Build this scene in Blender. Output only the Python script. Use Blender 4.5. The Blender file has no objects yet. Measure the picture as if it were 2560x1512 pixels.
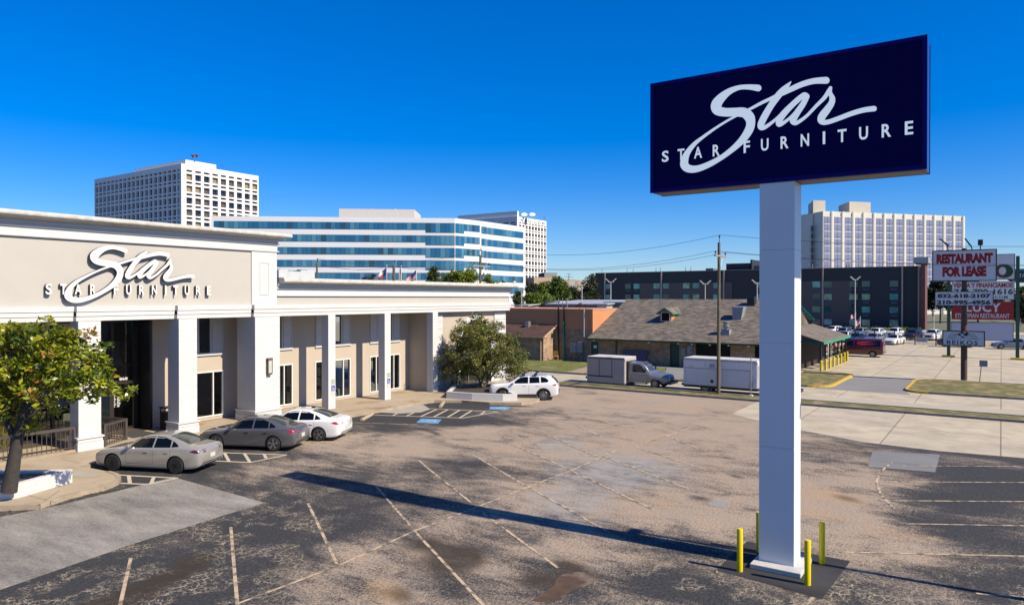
import bpy, bmesh, math, random
import numpy as np
from mathutils import Vector, Matrix
R = math.radians
random.seed(7); rng = np.random.default_rng(11)
scn = bpy.context.scene
COL = scn.collection
# ------------------------------------------------------------------ camera
CAMH = 6.7; FPX = 1800.0; W0, H0 = 2560.0, 1512.0
YAW, PITCH = R(34.2), R(0.35)
fw = np.array([math.cos(YAW)*math.cos(PITCH), math.sin(YAW)*math.cos(PITCH), -math.sin(PITCH)])
rt = np.array([math.sin(YAW), -math.cos(YAW), 0.0]); up = np.cross(rt, fw)
CP = np.array([0.0, 0.0, CAMH])
cam = bpy.data.cameras.new('camera'); cam.sensor_fit = 'HORIZONTAL'; cam.sensor_width = 36.0
cam.lens = FPX/W0*36.0; cam.clip_start = 0.1; cam.clip_end = 6000
camo = bpy.data.objects.new('camera', cam); COL.objects.link(camo)
camo.matrix_world = Matrix(((rt[0], up[0], -fw[0], 0), (rt[1], up[1], -fw[1], 0), (rt[2], up[2], -fw[2], CAMH), (0, 0, 0, 1)))
scn.camera = camo
# ------------------------------------------------------------------ sky, sun, exposure
SUN_EL = R(40.5); SAZ = (0.063, -0.998)            # horizontal direction towards the sun
w = bpy.data.worlds.new('World'); scn.world = w; w.use_nodes = True
nt = w.node_tree; nt.nodes.clear()
sky = nt.nodes.new('ShaderNodeTexSky'); sky.sky_type = 'NISHITA'; sky.sun_disc = False
sky.sun_elevation = SUN_EL; sky.sun_rotation = math.atan2(SAZ[0], SAZ[1])
sky.altitude = 0; sky.air_density = 1.0; sky.dust_density = 0.3; sky.ozone_density = 10.0
gm = nt.nodes.new('ShaderNodeGamma'); gm.inputs['Gamma'].default_value = 0.85
hs = nt.nodes.new('ShaderNodeHueSaturation'); hs.inputs['Saturation'].default_value = 1.4; hs.inputs['Hue'].default_value = 0.515
hs.inputs['Value'].default_value = 1.0
bg = nt.nodes.new('ShaderNodeBackground'); bg.inputs['Strength'].default_value = 0.12
out = nt.nodes.new('ShaderNodeOutputWorld')
nt.links.new(sky.outputs[0], gm.inputs['Color']); nt.links.new(gm.outputs[0], hs.inputs['Color']); nt.links.new(hs.outputs[0], bg.inputs['Color']); nt.links.new(bg.outputs[0], out.inputs[0])
sl = bpy.data.lights.new('sun', 'SUN'); sl.energy = 5.0; sl.angle = R(0.5); sl.color = (1.0, 0.87, 0.67)
so = bpy.data.objects.new('sun', sl); COL.objects.link(so)
ce = math.cos(SUN_EL)
so.rotation_euler = Vector((-SAZ[0]*ce, -SAZ[1]*ce, -math.sin(SUN_EL))).to_track_quat('-Z', 'Y').to_euler()
so.location = (0, -30, 40)
vs = scn.view_settings
vs.view_transform = 'Standard'; vs.look = 'None'; vs.exposure = 0.737; vs.gamma = 1.0
scn.cycles.max_bounces = 6; scn.cycles.diffuse_bounces = 2; scn.cycles.glossy_bounces = 3
# ------------------------------------------------------------------ survey: photo pixel -> point on a real plane
def ray(px, py): return fw + rt*((px-W0/2)/FPX) - up*((py-H0/2)/FPX)
def G(px, py, z=0.0):
    r = ray(px, py); return CP + r*((z-CAMH)/r[2])
def PYp(px, py, Y):
    r = ray(px, py); return CP + r*(Y/r[1])
def PXp(px, py, X):
    r = ray(px, py); return CP + r*(X/r[0])
def PD(px, py, d): return CP + ray(px, py)*d
# ------------------------------------------------------------------ object helpers
def tag(o, label=None, cat=None, group=None, kind=None):
    if label: o['label'] = label
    if cat: o['category'] = cat
    if group: o['group'] = group
    if kind: o['kind'] = kind
    return o
def thing(name, label, cat, loc=(0, 0, 0), rz=0.0, group=None):
    o = bpy.data.objects.new(name, None); o.empty_display_size = 0.3; COL.objects.link(o)
    o.location = loc; o.rotation_euler = (0, 0, rz)
    return tag(o, label, cat, group)
def copy_tree(o, parent=None):
    c = o.copy(); COL.objects.link(c)
    if parent is not None: c.parent = parent
    for ch in list(o.children): copy_tree(ch, c)
    return c
def root_of(o):
    while o.parent is not None: o = o.parent
    return o
class MB:
    def __init__(s): s.v = []; s.f = []; s.m = []; s.mi = 0
    def add(s, vs_, fs):
        b = len(s.v); s.v += [tuple(map(float, p)) for p in vs_]
        for f in fs: s.f.append(tuple(b+i for i in f)); s.m.append(s.mi)
        return s
    def box(s, x0, x1, y0, y1, z0, z1):
        if x0 > x1: x0, x1 = x1, x0
        if y0 > y1: y0, y1 = y1, y0
        if z0 > z1: z0, z1 = z1, z0
        return s.add([(x0, y0, z0), (x1, y0, z0), (x1, y1, z0), (x0, y1, z0), (x0, y0, z1), (x1, y0, z1), (x1, y1, z1), (x0, y1, z1)],
                     [(0, 3, 2, 1), (4, 5, 6, 7), (0, 1, 5, 4), (1, 2, 6, 5), (2, 3, 7, 6), (3, 0, 4, 7)])
    def quad(s, a, b, c, d): return s.add([a, b, c, d], [(0, 1, 2, 3)])
    def obox(s, c, ux, uy, uz, hx, hy, hz):
        c = np.array(c, float); ux = np.array(ux, float); uy = np.array(uy, float); uz = np.array(uz, float)
        P = [c+ux*hx*a+uy*hy*b+uz*hz*d for d in (-1, 1) for a, b in ((-1, -1), (1, -1), (1, 1), (-1, 1))]
        return s.add(P, [(0, 3, 2, 1), (4, 5, 6, 7), (0, 1, 5, 4), (1, 2, 6, 5), (2, 3, 7, 6), (3, 0, 4, 7)])
    def prism(s, poly, z0, z1, top=True, bot=True):
        n = len(poly); a = sum(poly[i][0]*poly[(i+1) % n][1]-poly[(i+1) % n][0]*poly[i][1] for i in range(n))
        if a < 0: poly = poly[::-1]
        V = [(p[0], p[1], z0) for p in poly]+[(p[0], p[1], z1) for p in poly]
        F = [(i, (i+1) % n, n+(i+1) % n, n+i) for i in range(n)]
        if top: F.append(tuple(range(n, 2*n)))
        if bot: F.append(tuple(range(n-1, -1, -1)))
        return s.add(V, F)
    def sheet(s, poly, z):
        n = len(poly); a = sum(poly[i][0]*poly[(i+1) % n][1]-poly[(i+1) % n][0]*poly[i][1] for i in range(n))
        if a < 0: poly = poly[::-1]
        return s.add([(p[0], p[1], z) for p in poly], [tuple(range(n))])
    def tube(s, pts, rad, n=8, cap=True):
        pts = [np.array(p, float) for p in pts]
        if not hasattr(rad, '__len__'): rad = [rad]*len(pts)
        V = []; F = []; prev = None
        for i, p in enumerate(pts):
            t = pts[min(i+1, len(pts)-1)]-pts[max(i-1, 0)]; t = t/(np.linalg.norm(t)+1e-9)
            if prev is None: a = np.cross(t, (0, 0, 1.0) if abs(t[2]) < .9 else (1.0, 0, 0))
            else: a = prev-t*(prev@t)
            a = a/(np.linalg.norm(a)+1e-9); prev = a; b = np.cross(t, a)
            for k in range(n):
                an = 2*math.pi*k/n; V.append(p+(a*math.cos(an)+b*math.sin(an))*rad[i])
        for i in range(len(pts)-1):
            for k in range(n):
                F.append((i*n+k, i*n+(k+1) % n, (i+1)*n+(k+1) % n, (i+1)*n+k))
        if cap: F.append(tuple(range(n-1, -1, -1))); F.append(tuple((len(pts)-1)*n+k for k in range(n)))
        return s.add(V, F)
    def cyl(s, c, r, z0, z1, n=20, r2=None):
        return s.tube([(c[0], c[1], z0), (c[0], c[1], z1)], [r, r if r2 is None else r2], n)
    def lathe(s, c, axis, prof, n=28):
        # prof: (along, radius)
        c = np.array(c, float); t = np.array(axis, float); t /= np.linalg.norm(t)
        a = np.cross(t, (0, 0, 1.0) if abs(t[2]) < .9 else (1.0, 0, 0)); a /= np.linalg.norm(a); b = np.cross(t, a)
        V = []; F = []
        for (u, r_) in prof:
            for k in range(n):
                an = 2*math.pi*k/n; V.append(c+t*u+(a*math.cos(an)+b*math.sin(an))*r_)
        for i in range(len(prof)-1):
            for k in range(n): F.append((i*n+k, i*n+(k+1) % n, (i+1)*n+(k+1) % n, (i+1)*n+k))
        F.append(tuple(range(n-1, -1, -1))); F.append(tuple((len(prof)-1)*n+k for k in range(n)))
        return s.add(V, F)
    def build(s, name, mats, parent=None, smooth=False, local=False, bevel=0.0, tri=False):
        """local=False: vertices are world coordinates (root thing has no rotation)"""
        me = bpy.data.meshes.new(name)
        V = s.v
        if parent is not None and not local:
            l = root_of(parent).location; V = [(p[0]-l.x, p[1]-l.y, p[2]-l.z) for p in V]
        me.from_pydata(V, [], s.f)
        if not isinstance(mats, (list, tuple)): mats = [mats]
        for m in mats: me.materials.append(m)
        if len(mats) > 1: me.polygons.foreach_set('material_index', s.m)
        if smooth:
            me.shade_smooth()
            try: me.set_sharp_from_angle(angle=R(38))
            except Exception: pass
        me.update()
        o = bpy.data.objects.new(name, me); COL.objects.link(o)
        if parent is not None: o.parent = parent
        if bevel > 0:
            b = o.modifiers.new('bevel', 'BEVEL'); b.width = bevel; b.segments = 2; b.limit_method = 'ANGLE'; b.angle_limit = R(40)
        return o
def struct(name, mb, mats, **k):
    return tag(mb.build(name, mats, **k), kind='structure')
def solo(name, label, cat, mb, mats, group=None, **k):
    """a thing that is one mesh; origin moved to its base"""
    A = np.array(mb.v); c = Vector((float(A[:, 0].mean()), float(A[:, 1].mean()), float(A[:, 2].min())))
    mb.v = [(p[0]-c.x, p[1]-c.y, p[2]-c.z) for p in mb.v]
    o = mb.build(name, mats, **k); o.location = c
    return tag(o, label, cat, group)
# ------------------------------------------------------------------ materials
MATS = {}
ALB = 0.64     # keeps sunlit paint below clipping at this sun and exposure
def A3(c): return tuple(v*ALB for v in c)
def mat(name, col, rough=0.6, metal=0.0, var=0.08, vs=2.0, bump=0.0, bs=40.0, spec=0.5, coat=0.0, spots=None):
    if name in MATS: return MATS[name]
    col = tuple(c*ALB for c in col); spots = None if not spots else (tuple(c*ALB for c in spots[0]), *spots[1:])
    m = bpy.data.materials.new(name); m.use_nodes = True; n = m.node_tree.nodes; L = m.node_tree.links
    b = n['Principled BSDF']; b.inputs['Roughness'].default_value = rough; b.inputs['Metallic'].default_value = metal
    b.inputs['Specular IOR Level'].default_value = spec
    if coat: b.inputs['Coat Weight'].default_value = coat; b.inputs['Coat Roughness'].default_value = 0.06
    b.inputs['Base Color'].default_value = (*col, 1)
    tc = n.new('ShaderNodeTexCoord')
    if var > 0:
        nz = n.new('ShaderNodeTexNoise'); nz.inputs['Scale'].default_value = vs; nz.inputs['Detail'].default_value = 6; nz.inputs['Roughness'].default_value = .65
        L.new(tc.outputs['Object'], nz.inputs['Vector'])
        mx = n.new('ShaderNodeMix'); mx.data_type = 'RGBA'
        mx.inputs['A'].default_value = (*[c*(1-var) for c in col], 1); mx.inputs['B'].default_value = (*[min(1, c*(1+var)) for c in col], 1)
        mr = n.new('ShaderNodeMapRange'); mr.inputs['From Min'].default_value = .3; mr.inputs['From Max'].default_value = .7
        L.new(nz.outputs['Fac'], mr.inputs['Value']); L.new(mr.outputs[0], mx.inputs['Factor'])
        L.new(mx.outputs['Result'], b.inputs['Base Color'])
        if spots:   # (colour, scale, threshold)
            n2 = n.new('ShaderNodeTexNoise'); n2.inputs['Scale'].default_value = spots[1]; n2.inputs['Detail'].default_value = 5
            L.new(tc.outputs['Object'], n2.inputs['Vector'])
            m2 = n.new('ShaderNodeMapRange'); m2.inputs['From Min'].default_value = spots[2]; m2.inputs['From Max'].default_value = spots[2]+.14
            L.new(n2.outputs['Fac'], m2.inputs['Value'])
            x2 = n.new('ShaderNodeMix'); x2.data_type = 'RGBA'; x2.inputs['B'].default_value = (*spots[0], 1)
            L.new(mx.outputs['Result'], x2.inputs['A']); L.new(m2.outputs[0], x2.inputs['Factor']); L.new(x2.outputs['Result'], b.inputs['Base Color'])
    if bump > 0:
        nb = n.new('ShaderNodeTexNoise'); nb.inputs['Scale'].default_value = bs; nb.inputs['Detail'].default_value = 4
        L.new(tc.outputs['Object'], nb.inputs['Vector'])
        bp = n.new('ShaderNodeBump'); bp.inputs['Strength'].default_value = bump; bp.inputs['Distance'].default_value = .02
        L.new(nb.outputs['Fac'], bp.inputs['Height']); L.new(bp.outputs[0], b.inputs['Normal'])
    MATS[name] = m; return m
def brickmat(name, c1, c2, mortar, bw, bh, ms, mode='wall', rough=.85, off=.5):
    """mode wall: (x+y, z); roof: (y, x) in world metres"""
    m = bpy.data.materials.new(name); m.use_nodes = True; n = m.node_tree.nodes; L = m.node_tree.links
    b = n['Principled BSDF']; b.inputs['Roughness'].default_value = rough
    ge = n.new('ShaderNodeNewGeometry'); sp = n.new('ShaderNodeSeparateXYZ'); L.new(ge.outputs['Position'], sp.inputs[0])
    cb = n.new('ShaderNodeCombineXYZ')
    if mode == 'wall':
        ad = n.new('ShaderNodeMath'); ad.operation = 'ADD'; L.new(sp.outputs[0], ad.inputs[0]); L.new(sp.outputs[1], ad.inputs[1])
        L.new(ad.outputs[0], cb.inputs[0]); L.new(sp.outputs[2], cb.inputs[1])
    else:
        L.new(sp.outputs[1], cb.inputs[0]); L.new(sp.outputs[0], cb.inputs[1])
    br = n.new('ShaderNodeTexBrick'); br.inputs['Scale'].default_value = 1.0
    br.inputs['Brick Width'].default_value = bw; br.inputs['Row Height'].default_value = bh; br.inputs['Mortar Size'].default_value = ms
    br.inputs['Bias'].default_value = 0.0; br.offset = off
    br.inputs['Color1'].default_value = (*A3(c1), 1); br.inputs['Color2'].default_value = (*A3(c2), 1); br.inputs['Mortar'].default_value = (*A3(mortar), 1)
    L.new(cb.outputs[0], br.inputs['Vector'])
    nz = n.new('ShaderNodeTexNoise'); nz.inputs['Scale'].default_value = 0.9; nz.inputs['Detail'].default_value = 8; nz.inputs['Roughness'].default_value = .7
    L.new(cb.outputs[0], nz.inputs['Vector'])
    mr = n.new('ShaderNodeMapRange'); mr.inputs['From Min'].default_value = .3; mr.inputs['From Max'].default_value = .7; mr.inputs['To Min'].default_value = .72; mr.inputs['To Max'].default_value = 1.25
    L.new(nz.outputs['Fac'], mr.inputs['Value'])
    mx = n.new('ShaderNodeVectorMath'); mx.operation = 'SCALE'; L.new(br.outputs['Color'], mx.inputs[0]); L.new(mr.outputs[0], mx.inputs['Scale'])
    L.new(mx.outputs[0], b.inputs['Base Color'])
    bp = n.new('ShaderNodeBump'); bp.inputs['Strength'].default_value = .5; bp.inputs['Distance'].default_value = .02; bp.invert = True
    L.new(br.outputs['Fac'], bp.inputs['Height']); L.new(bp.outputs[0], b.inputs['Normal'])
    return m
def glassmat(name, tint=(.5, .6, .6), mixf=.35, rough=.02):
    """window glass: sharp reflections over a see-through tint"""
    m = bpy.data.materials.new(name); m.use_nodes = True; n = m.node_tree.nodes; L = m.node_tree.links
    n.remove(n['Principled BSDF']); o = n['Material Output']
    t = n.new('ShaderNodeBsdfTransparent'); t.inputs[0].default_value = (*tint, 1)
    g = n.new('ShaderNodeBsdfGlossy'); g.inputs['Roughness'].default_value = rough
    f = n.new('ShaderNodeFresnel'); f.inputs[0].default_value = 1.5
    mp = n.new('ShaderNodeMath'); mp.operation = 'MULTIPLY_ADD'; mp.inputs[1].default_value = 1.0; mp.inputs[2].default_value = mixf*.12
    L.new(f.outputs[0], mp.inputs[0])
    x = n.new('ShaderNodeMixShader'); L.new(mp.outputs[0], x.inputs[0]); L.new(t.outputs[0], x.inputs[1]); L.new(g.outputs[0], x.inputs[2])
    L.new(x.outputs[0], o.inputs[0]); return m
M_trim = mat('trim_paint', (.75, .76, .765), .7, var=.04, vs=1.2, bump=.08, bs=60)
M_stucco = mat('beige_stucco', (.60, .52, .43), .85, var=.05, vs=.8, bump=.2, bs=90)
M_stucco_up = mat('pale_stucco', (.585, .565, .525), .85, var=.03, vs=.8, bump=.2, bs=90)
M_cap = mat('weathered_cap', (.62, .61, .57), .85, var=.22, vs=3.5, bump=.15)
M_navy = mat('letter_return', (.03, .035, .07), .5, var=.02)
M_white = mat('white_paint', (.95, .95, .95), .45, var=.03)
M_black = mat('black_metal', (.02, .02, .022), .5, var=.1)
M_bronze = mat('bronze_frame', (.035, .028, .024), .4, var=.1)
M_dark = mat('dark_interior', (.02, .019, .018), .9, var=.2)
M_conc = mat('concrete', (.50, .44, .355), .9, var=.12, vs=.9, bump=.25, bs=70, spots=((.40, .30, .19), .45, .55))
M_conc2 = mat('road_concrete', (.47, .425, .36), .9, var=.10, vs=.35, bump=.2, bs=60, spots=((.36, .31, .25), .22, .56))
M_kerb = mat('kerb_concrete', (.44, .36, .26), .9, var=.2, vs=2.0, bump=.3, bs=50)
M_greykerb = mat('grey_kerb', (.26, .25, .235), .9, var=.25, vs=2.0, bump=.3)
M_line = mat('line_paint', (.64, .50, .34), .85, var=.25, vs=6.0, spots=((.17, .145, .12), 3.6, .465))
M_blue = mat('blue_marking', (.13, .36, .68), .7, var=.12, vs=4.0, spots=((.10, .2, .34), 6.0, .62))
M_yellow = mat('yellow_paint', (.92, .74, .0), .35, var=.05)
M_yelk = mat('yellow_kerb_paint', (.75, .50, .05), .6, var=.15, vs=4)
M_wood = mat('pole_wood', (.15, .13, .085), .85, var=.3, vs=6, bump=.3)
M_galv = mat('galvanised', (.42, .43, .44), .45, metal=.6, var=.15)
M_grey = mat('grey_paint', (.33, .35, .38), .5, var=.08)
M_shop_glass = glassmat('shop_glass', (.55, .62, .60), .45)
M_dkglass = mat('dark_glass', (.012, .018, .022), .04, var=.1, spec=.6)
M_rubber = mat('rubber', (.018, .018, .018), .8, var=.2, vs=8)
def leafmat(name, col, rough=.45, trans=.25):
    col = A3(col)
    m = bpy.data.materials.new(name); m.use_nodes = True; n = m.node_tree.nodes; L = m.node_tree.links
    b = n['Principled BSDF']; b.inputs['Roughness'].default_value = rough
    ge = n.new('ShaderNodeNewGeometry'); nz = n.new('ShaderNodeTexNoise'); nz.inputs['Scale'].default_value = 2.3; nz.inputs['Detail'].default_value = 3
    L.new(ge.outputs['Position'], nz.inputs['Vector'])
    mx = n.new('ShaderNodeMix'); mx.data_type = 'RGBA'
    mx.inputs['A'].default_value = (*[c*.7 for c in col], 1); mx.inputs['B'].default_value = (*[c*1.35 for c in col], 1)
    L.new(nz.outputs['Fac'], mx.inputs['Factor']); L.new(mx.outputs['Result'], b.inputs['Base Color'])
    t = n.new('ShaderNodeBsdfTranslucent'); L.new(mx.outputs['Result'], t.inputs[0])
    x = n.new('ShaderNodeMixShader'); x.inputs[0].default_value = trans
    L.new(b.outputs[0], x.inputs[1]); L.new(t.outputs[0], x.inputs[2]); L.new(x.outputs[0], n['Material Output'].inputs[0]); return m
# ------------------------------------------------------------------ lettering
def text_mesh(s, bold=0.0, spacing=1.0, extrude=0.0):
    cu = bpy.data.curves.new('lettering', 'FONT'); cu.body = s; cu.size = 1.0; cu.offset = bold; cu.space_character = spacing
    cu.extrude = extrude; cu.fill_mode = 'BOTH' if extrude else 'FRONT'; cu.resolution_u = 3
    o = bpy.data.objects.new('lettering', cu); COL.objects.link(o)
    dg = bpy.context.evaluated_depsgraph_get(); me = bpy.data.meshes.new_from_object(o.evaluated_get(dg))
    V = np.array([v.co[:] for v in me.vertices]); F = [tuple(p.vertices) for p in me.polygons]; N = [p.normal.z for p in me.polygons]
    bpy.data.objects.remove(o); bpy.data.meshes.remove(me); bpy.data.curves.remove(cu)
    return V, F, N
def put_text(mb, s, org, ux, uy, w_, h_, depth=0.004, bold=0.0, spacing=1.0, side_mi=None, fixw=True):
    """fits the string into w_ x h_ from its lower-left corner org; ux,uy unit vectors; front face at org + n*depth"""
    V, F, N = text_mesh(s, bold, spacing, 0.5 if side_mi is not None else 0.0)
    org = np.array(org, float); ux = np.array(ux, float); uy = np.array(uy, float); nn = np.cross(ux, uy)
    lo = V.min(0); hi = V.max(0); sc = (hi-lo); sx = w_/sc[0] if fixw else h_/sc[1]; sy = h_/sc[1]
    P = org+np.outer((V[:, 0]-lo[0])*sx, ux)+np.outer((V[:, 1]-lo[1])*sy, uy)
    if side_mi is not None: P = P+np.outer((V[:, 2]+.5)*depth, nn)
    else: P = P+nn*depth
    keep = mb.mi
    b = len(mb.v); mb.v += [tuple(map(float, p)) for p in P]
    for f, nz in zip(F, N):
        mb.f.append(tuple(b+i for i in f)); mb.m.append(keep if (side_mi is None or nz > .5) else side_mi)
    return mb
def catmull(pts, k=7):
    P = np.array(pts, float); n = len(P); outp = []
    for i in range(n-1):
        p0 = P[max(i-1, 0)]; p1 = P[i]; p2 = P[i+1]; p3 = P[min(i+2, n-1)]
        for j in range(k):
            t = j/k; outp.append(.5*((2*p1)+(-p0+p2)*t+(2*p0-5*p1+4*p2-p3)*t*t+(-p0+3*p1-3*p2+p3)*t**3))
    outp.append(P[-1]); return np.array(outp)
# brush strokes of the script logo: (x, y, width) read off the sign panel
STROKES = [
 [(952,518,54),(880,510,42),(800,514,38),(720,545,50),(655,597,70),(616,650,84),(622,694,80),(680,712,70),(760,712,70),(838,716,80),(880,750,84),(892,800,72),(878,855,68),(838,918,60),(785,975,50),(720,1030,42),(650,1080,40),(560,1130,46),(470,1165,52),(400,1168,62),(360,1140,68),(362,1088,58),(388,1030,44),(440,967,33),(500,918,25),(600,846,20),(700,783,18),(775,742,18),(835,710,18),(895,682,22),(980,637,25),(1060,600,28),(1130,568,38),(1200,535,42),(1300,490,45),(1400,462,47),(1500,456,56)],
 [(1216,468,8),(1190,497,30),(1150,537,48),(1105,590,54),(1055,660,52),(1010,735,54),(978,800,54),(974,832,48),(1000,836,34),(1050,805,26),(1110,755,22),(1170,693,24),(1215,650,24)],
 [(1338,582,50),(1320,574,40),(1272,612,44),(1210,670,46),(1150,735,52),(1118,788,46),(1122,812,38),(1160,795,28),(1208,758,22),(1250,715,22)],
 [(1345,585,44),(1312,650,46),(1272,708,50),(1242,758,52),(1232,786,48),(1262,798,32),(1340,745,25),(1420,662,27),(1485,597,32),(1520,545,34),(1535,518,28)],
 [(1536,516,26),(1533,555,30),(1549,602,46),(1542,642,50),(1508,692,58),(1470,742,62),(1458,775,56),(1476,793,44),(1520,790,38),(1600,763,38),(1700,725,39),(1800,696,41),(1886,684,44)],
]
def strokes_mesh(mb, fn, depth, lay=0.003, wscale=1.0, side_mi=None, nrm=None):
    """fn maps stroke-local (x,y) to a 3-D point on the sign plane; nrm is the outward normal"""
    nrm = np.array(nrm, float); keep = mb.mi
    for si, st in enumerate(STROKES):
        C = catmull(st, 7); V = []; n = len(C); L_ = []; R_ = []
        for i in range(n):
            t = C[min(i+1, n-1), :2]-C[max(i-1, 0), :2]; t /= np.linalg.norm(t)+1e-9
            q = np.array([-t[1], t[0]]); hw = C[i, 2]*.5*wscale
            L_.append(C[i, :2]+q*hw); R_.append(C[i, :2]-q*hw)
        def cap(i, sgn):
            t = (C[1, :2]-C[0, :2]) if i == 0 else (C[-1, :2]-C[-2, :2]); t /= np.linalg.norm(t); q = np.array([-t[1], t[0]])
            hw = C[i, 2]*.5*wscale; o = []
            for k in range(1, 6):
                a = math.pi*k/6
                o.append(C[i, :2]+(q*math.cos(a)+t*math.sin(a)*(1 if i else -1))*hw)
            return o
        off = depth+lay*si
        # strip quads step outward by a hair along the stroke so that a stroke crossing itself never shares a plane
        def P3(p, k): return fn(p[0], p[1])+nrm*(off+lay*.6*k/n)
        b = len(mb.v)
        for i in range(n): mb.v.append(tuple(P3(L_[i], i))); mb.v.append(tuple(P3(R_[i], i)))
        for i in range(n-1): mb.f.append((b+2*i, b+2*i+1, b+2*i+3, b+2*i+2)); mb.m.append(keep)
        rim = []
        for i, (a_, b_) in ((0, (0, 1)), (n-1, (2*n-2, 2*n-1))):
            cps = [P3(p, i) for p in cap(i, 1)]; bb = len(mb.v); mb.v += [tuple(p) for p in cps]
            ids = [b+a_]+[bb+k for k in range(5)]+[b+b_]
            mb.f.append(tuple(ids) if i else tuple(ids[::-1])); mb.m.append(keep); rim.append(ids)
        if side_mi is not None:
            loop = [b+2*i for i in range(n)]+rim[1][1:-1]+[b+2*i+1 for i in range(n-1, -1, -1)]+rim[0][1:-1][::-1]
            m = len(loop); bb = len(mb.v)
            for k in loop:
                p = np.array(mb.v[k]); mb.v.append(tuple(p-nrm*(off-.03)))
            for k in range(m): mb.f.append((loop[k], loop[(k+1) % m], bb+(k+1) % m, bb+k)); mb.m.append(side_mi)
    return mb
def zp(zx, zy): return (1600+.31038*zx, 60+.31038*zy)     # stroke space -> photo pixel of the sign
# ================================================================== GROUND
struct('ground', MB().sheet([(-2500, -2500), (4000, -2500), (4000, 3500), (-2500, 3500)], -0.06),
       mat('far_ground', (.16, .17, .10), .95, var=.3, vs=.05))
SAND = [(700,1170,.55),(850,1100,.7),(1000,1120,.8),(1200,1080,.82),(1450,1010,.85),(1650,1000,.85),(1150,1180,.36),(1180,1160,.25),(1300,1150,.62),(1350,1230,.66),(1500,1130,.6),(1600,1100,.72),
 (1800,1080,.75),(1750,1150,.62),(1500,1200,.42),(1650,1200,.5),(1700,1250,.66),(1850,1200,.66),(1800,1300,.85),(1650,1300,.75),(1550,1330,.5),(1500,1400,.55),(1300,1350,.4),(1200,1400,.5),(1150,1320,.55),
 (1000,1350,.38),(900,1400,.62),(850,1300,.15),(700,1300,.12),(600,1400,.18),(400,1450,.08),(950,1480,.55),(1150,1480,.35),(1350,1480,.35),(1700,1450,.16),(1750,1380,.3),(2050,1250,.9),(2150,1200,.62),(2150,1330,.75),
 (2250,1380,.7),(2300,1300,.3),(2400,1250,.18),(2450,1350,.2),(2250,1450,.32),(2400,1450,.18),(2150,1130,.42),(2300,1120,.3),(2500,1200,.12),(2540,1480,.12),(560,1250,.3),(300,1500,.05),(600,1120,.2),(450,1170,.1),
 (1000,1045,.1),(1150,1055,.15),(1200,1010,.08),(900,1070,.3),(1300,1030,.5),(1400,1000,.7),(1000,1240,.3),(820,1220,.25),(1100,1240,.45),(480,1140,.08),(250,1240,.05),(100,1290,.05),(1250,1120,.6),(700,1090,.2),(800,1060,.3),(2330,1480,.5),(2120,1480,.3)]
CRACK = [(400,1450,1.),(700,1330,.75),(1700,1450,1.),(900,1250,.5),(600,1280,.85),(800,1400,.7),(250,1500,1.),(1000,1300,.3),(1200,1400,.15),(1400,1300,.05),(1600,1200,.0),(1900,1500,.9),(2200,1440,.6),(2100,1500,.8),(2450,1420,.5),(2500,1300,.35),(2300,1250,.15),(2000,1250,.0),(1200,1150,.15),(1000,1100,.05),(800,1120,.2),(560,1180,.4),(1300,1500,.25),(1000,1480,.3),(1600,1380,.3)]
def idw(table, X, Y, p=2.6):
    q = np.array([[*G(a, b)[:2], c] for a, b, c in table]); num = np.zeros_like(X); den = np.zeros_like(X)
    for x, y, c in q:
        # influence is wider in depth where the photo samples thin out
        s = 1.0+.06*math.hypot(x, y); d2 = ((X-x)**2+(Y-y)**2)/s**2+.02
        ww = d2**(-p/2); num += c*ww; den += ww
    return num/den
def smooth_poly(px, z=0.0, k=6): return [tuple(p) for p in catmull([G(a, b, z)[:2] for a, b in px]+[G(*px[0], z)[:2]], k)[:-1]]
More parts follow.
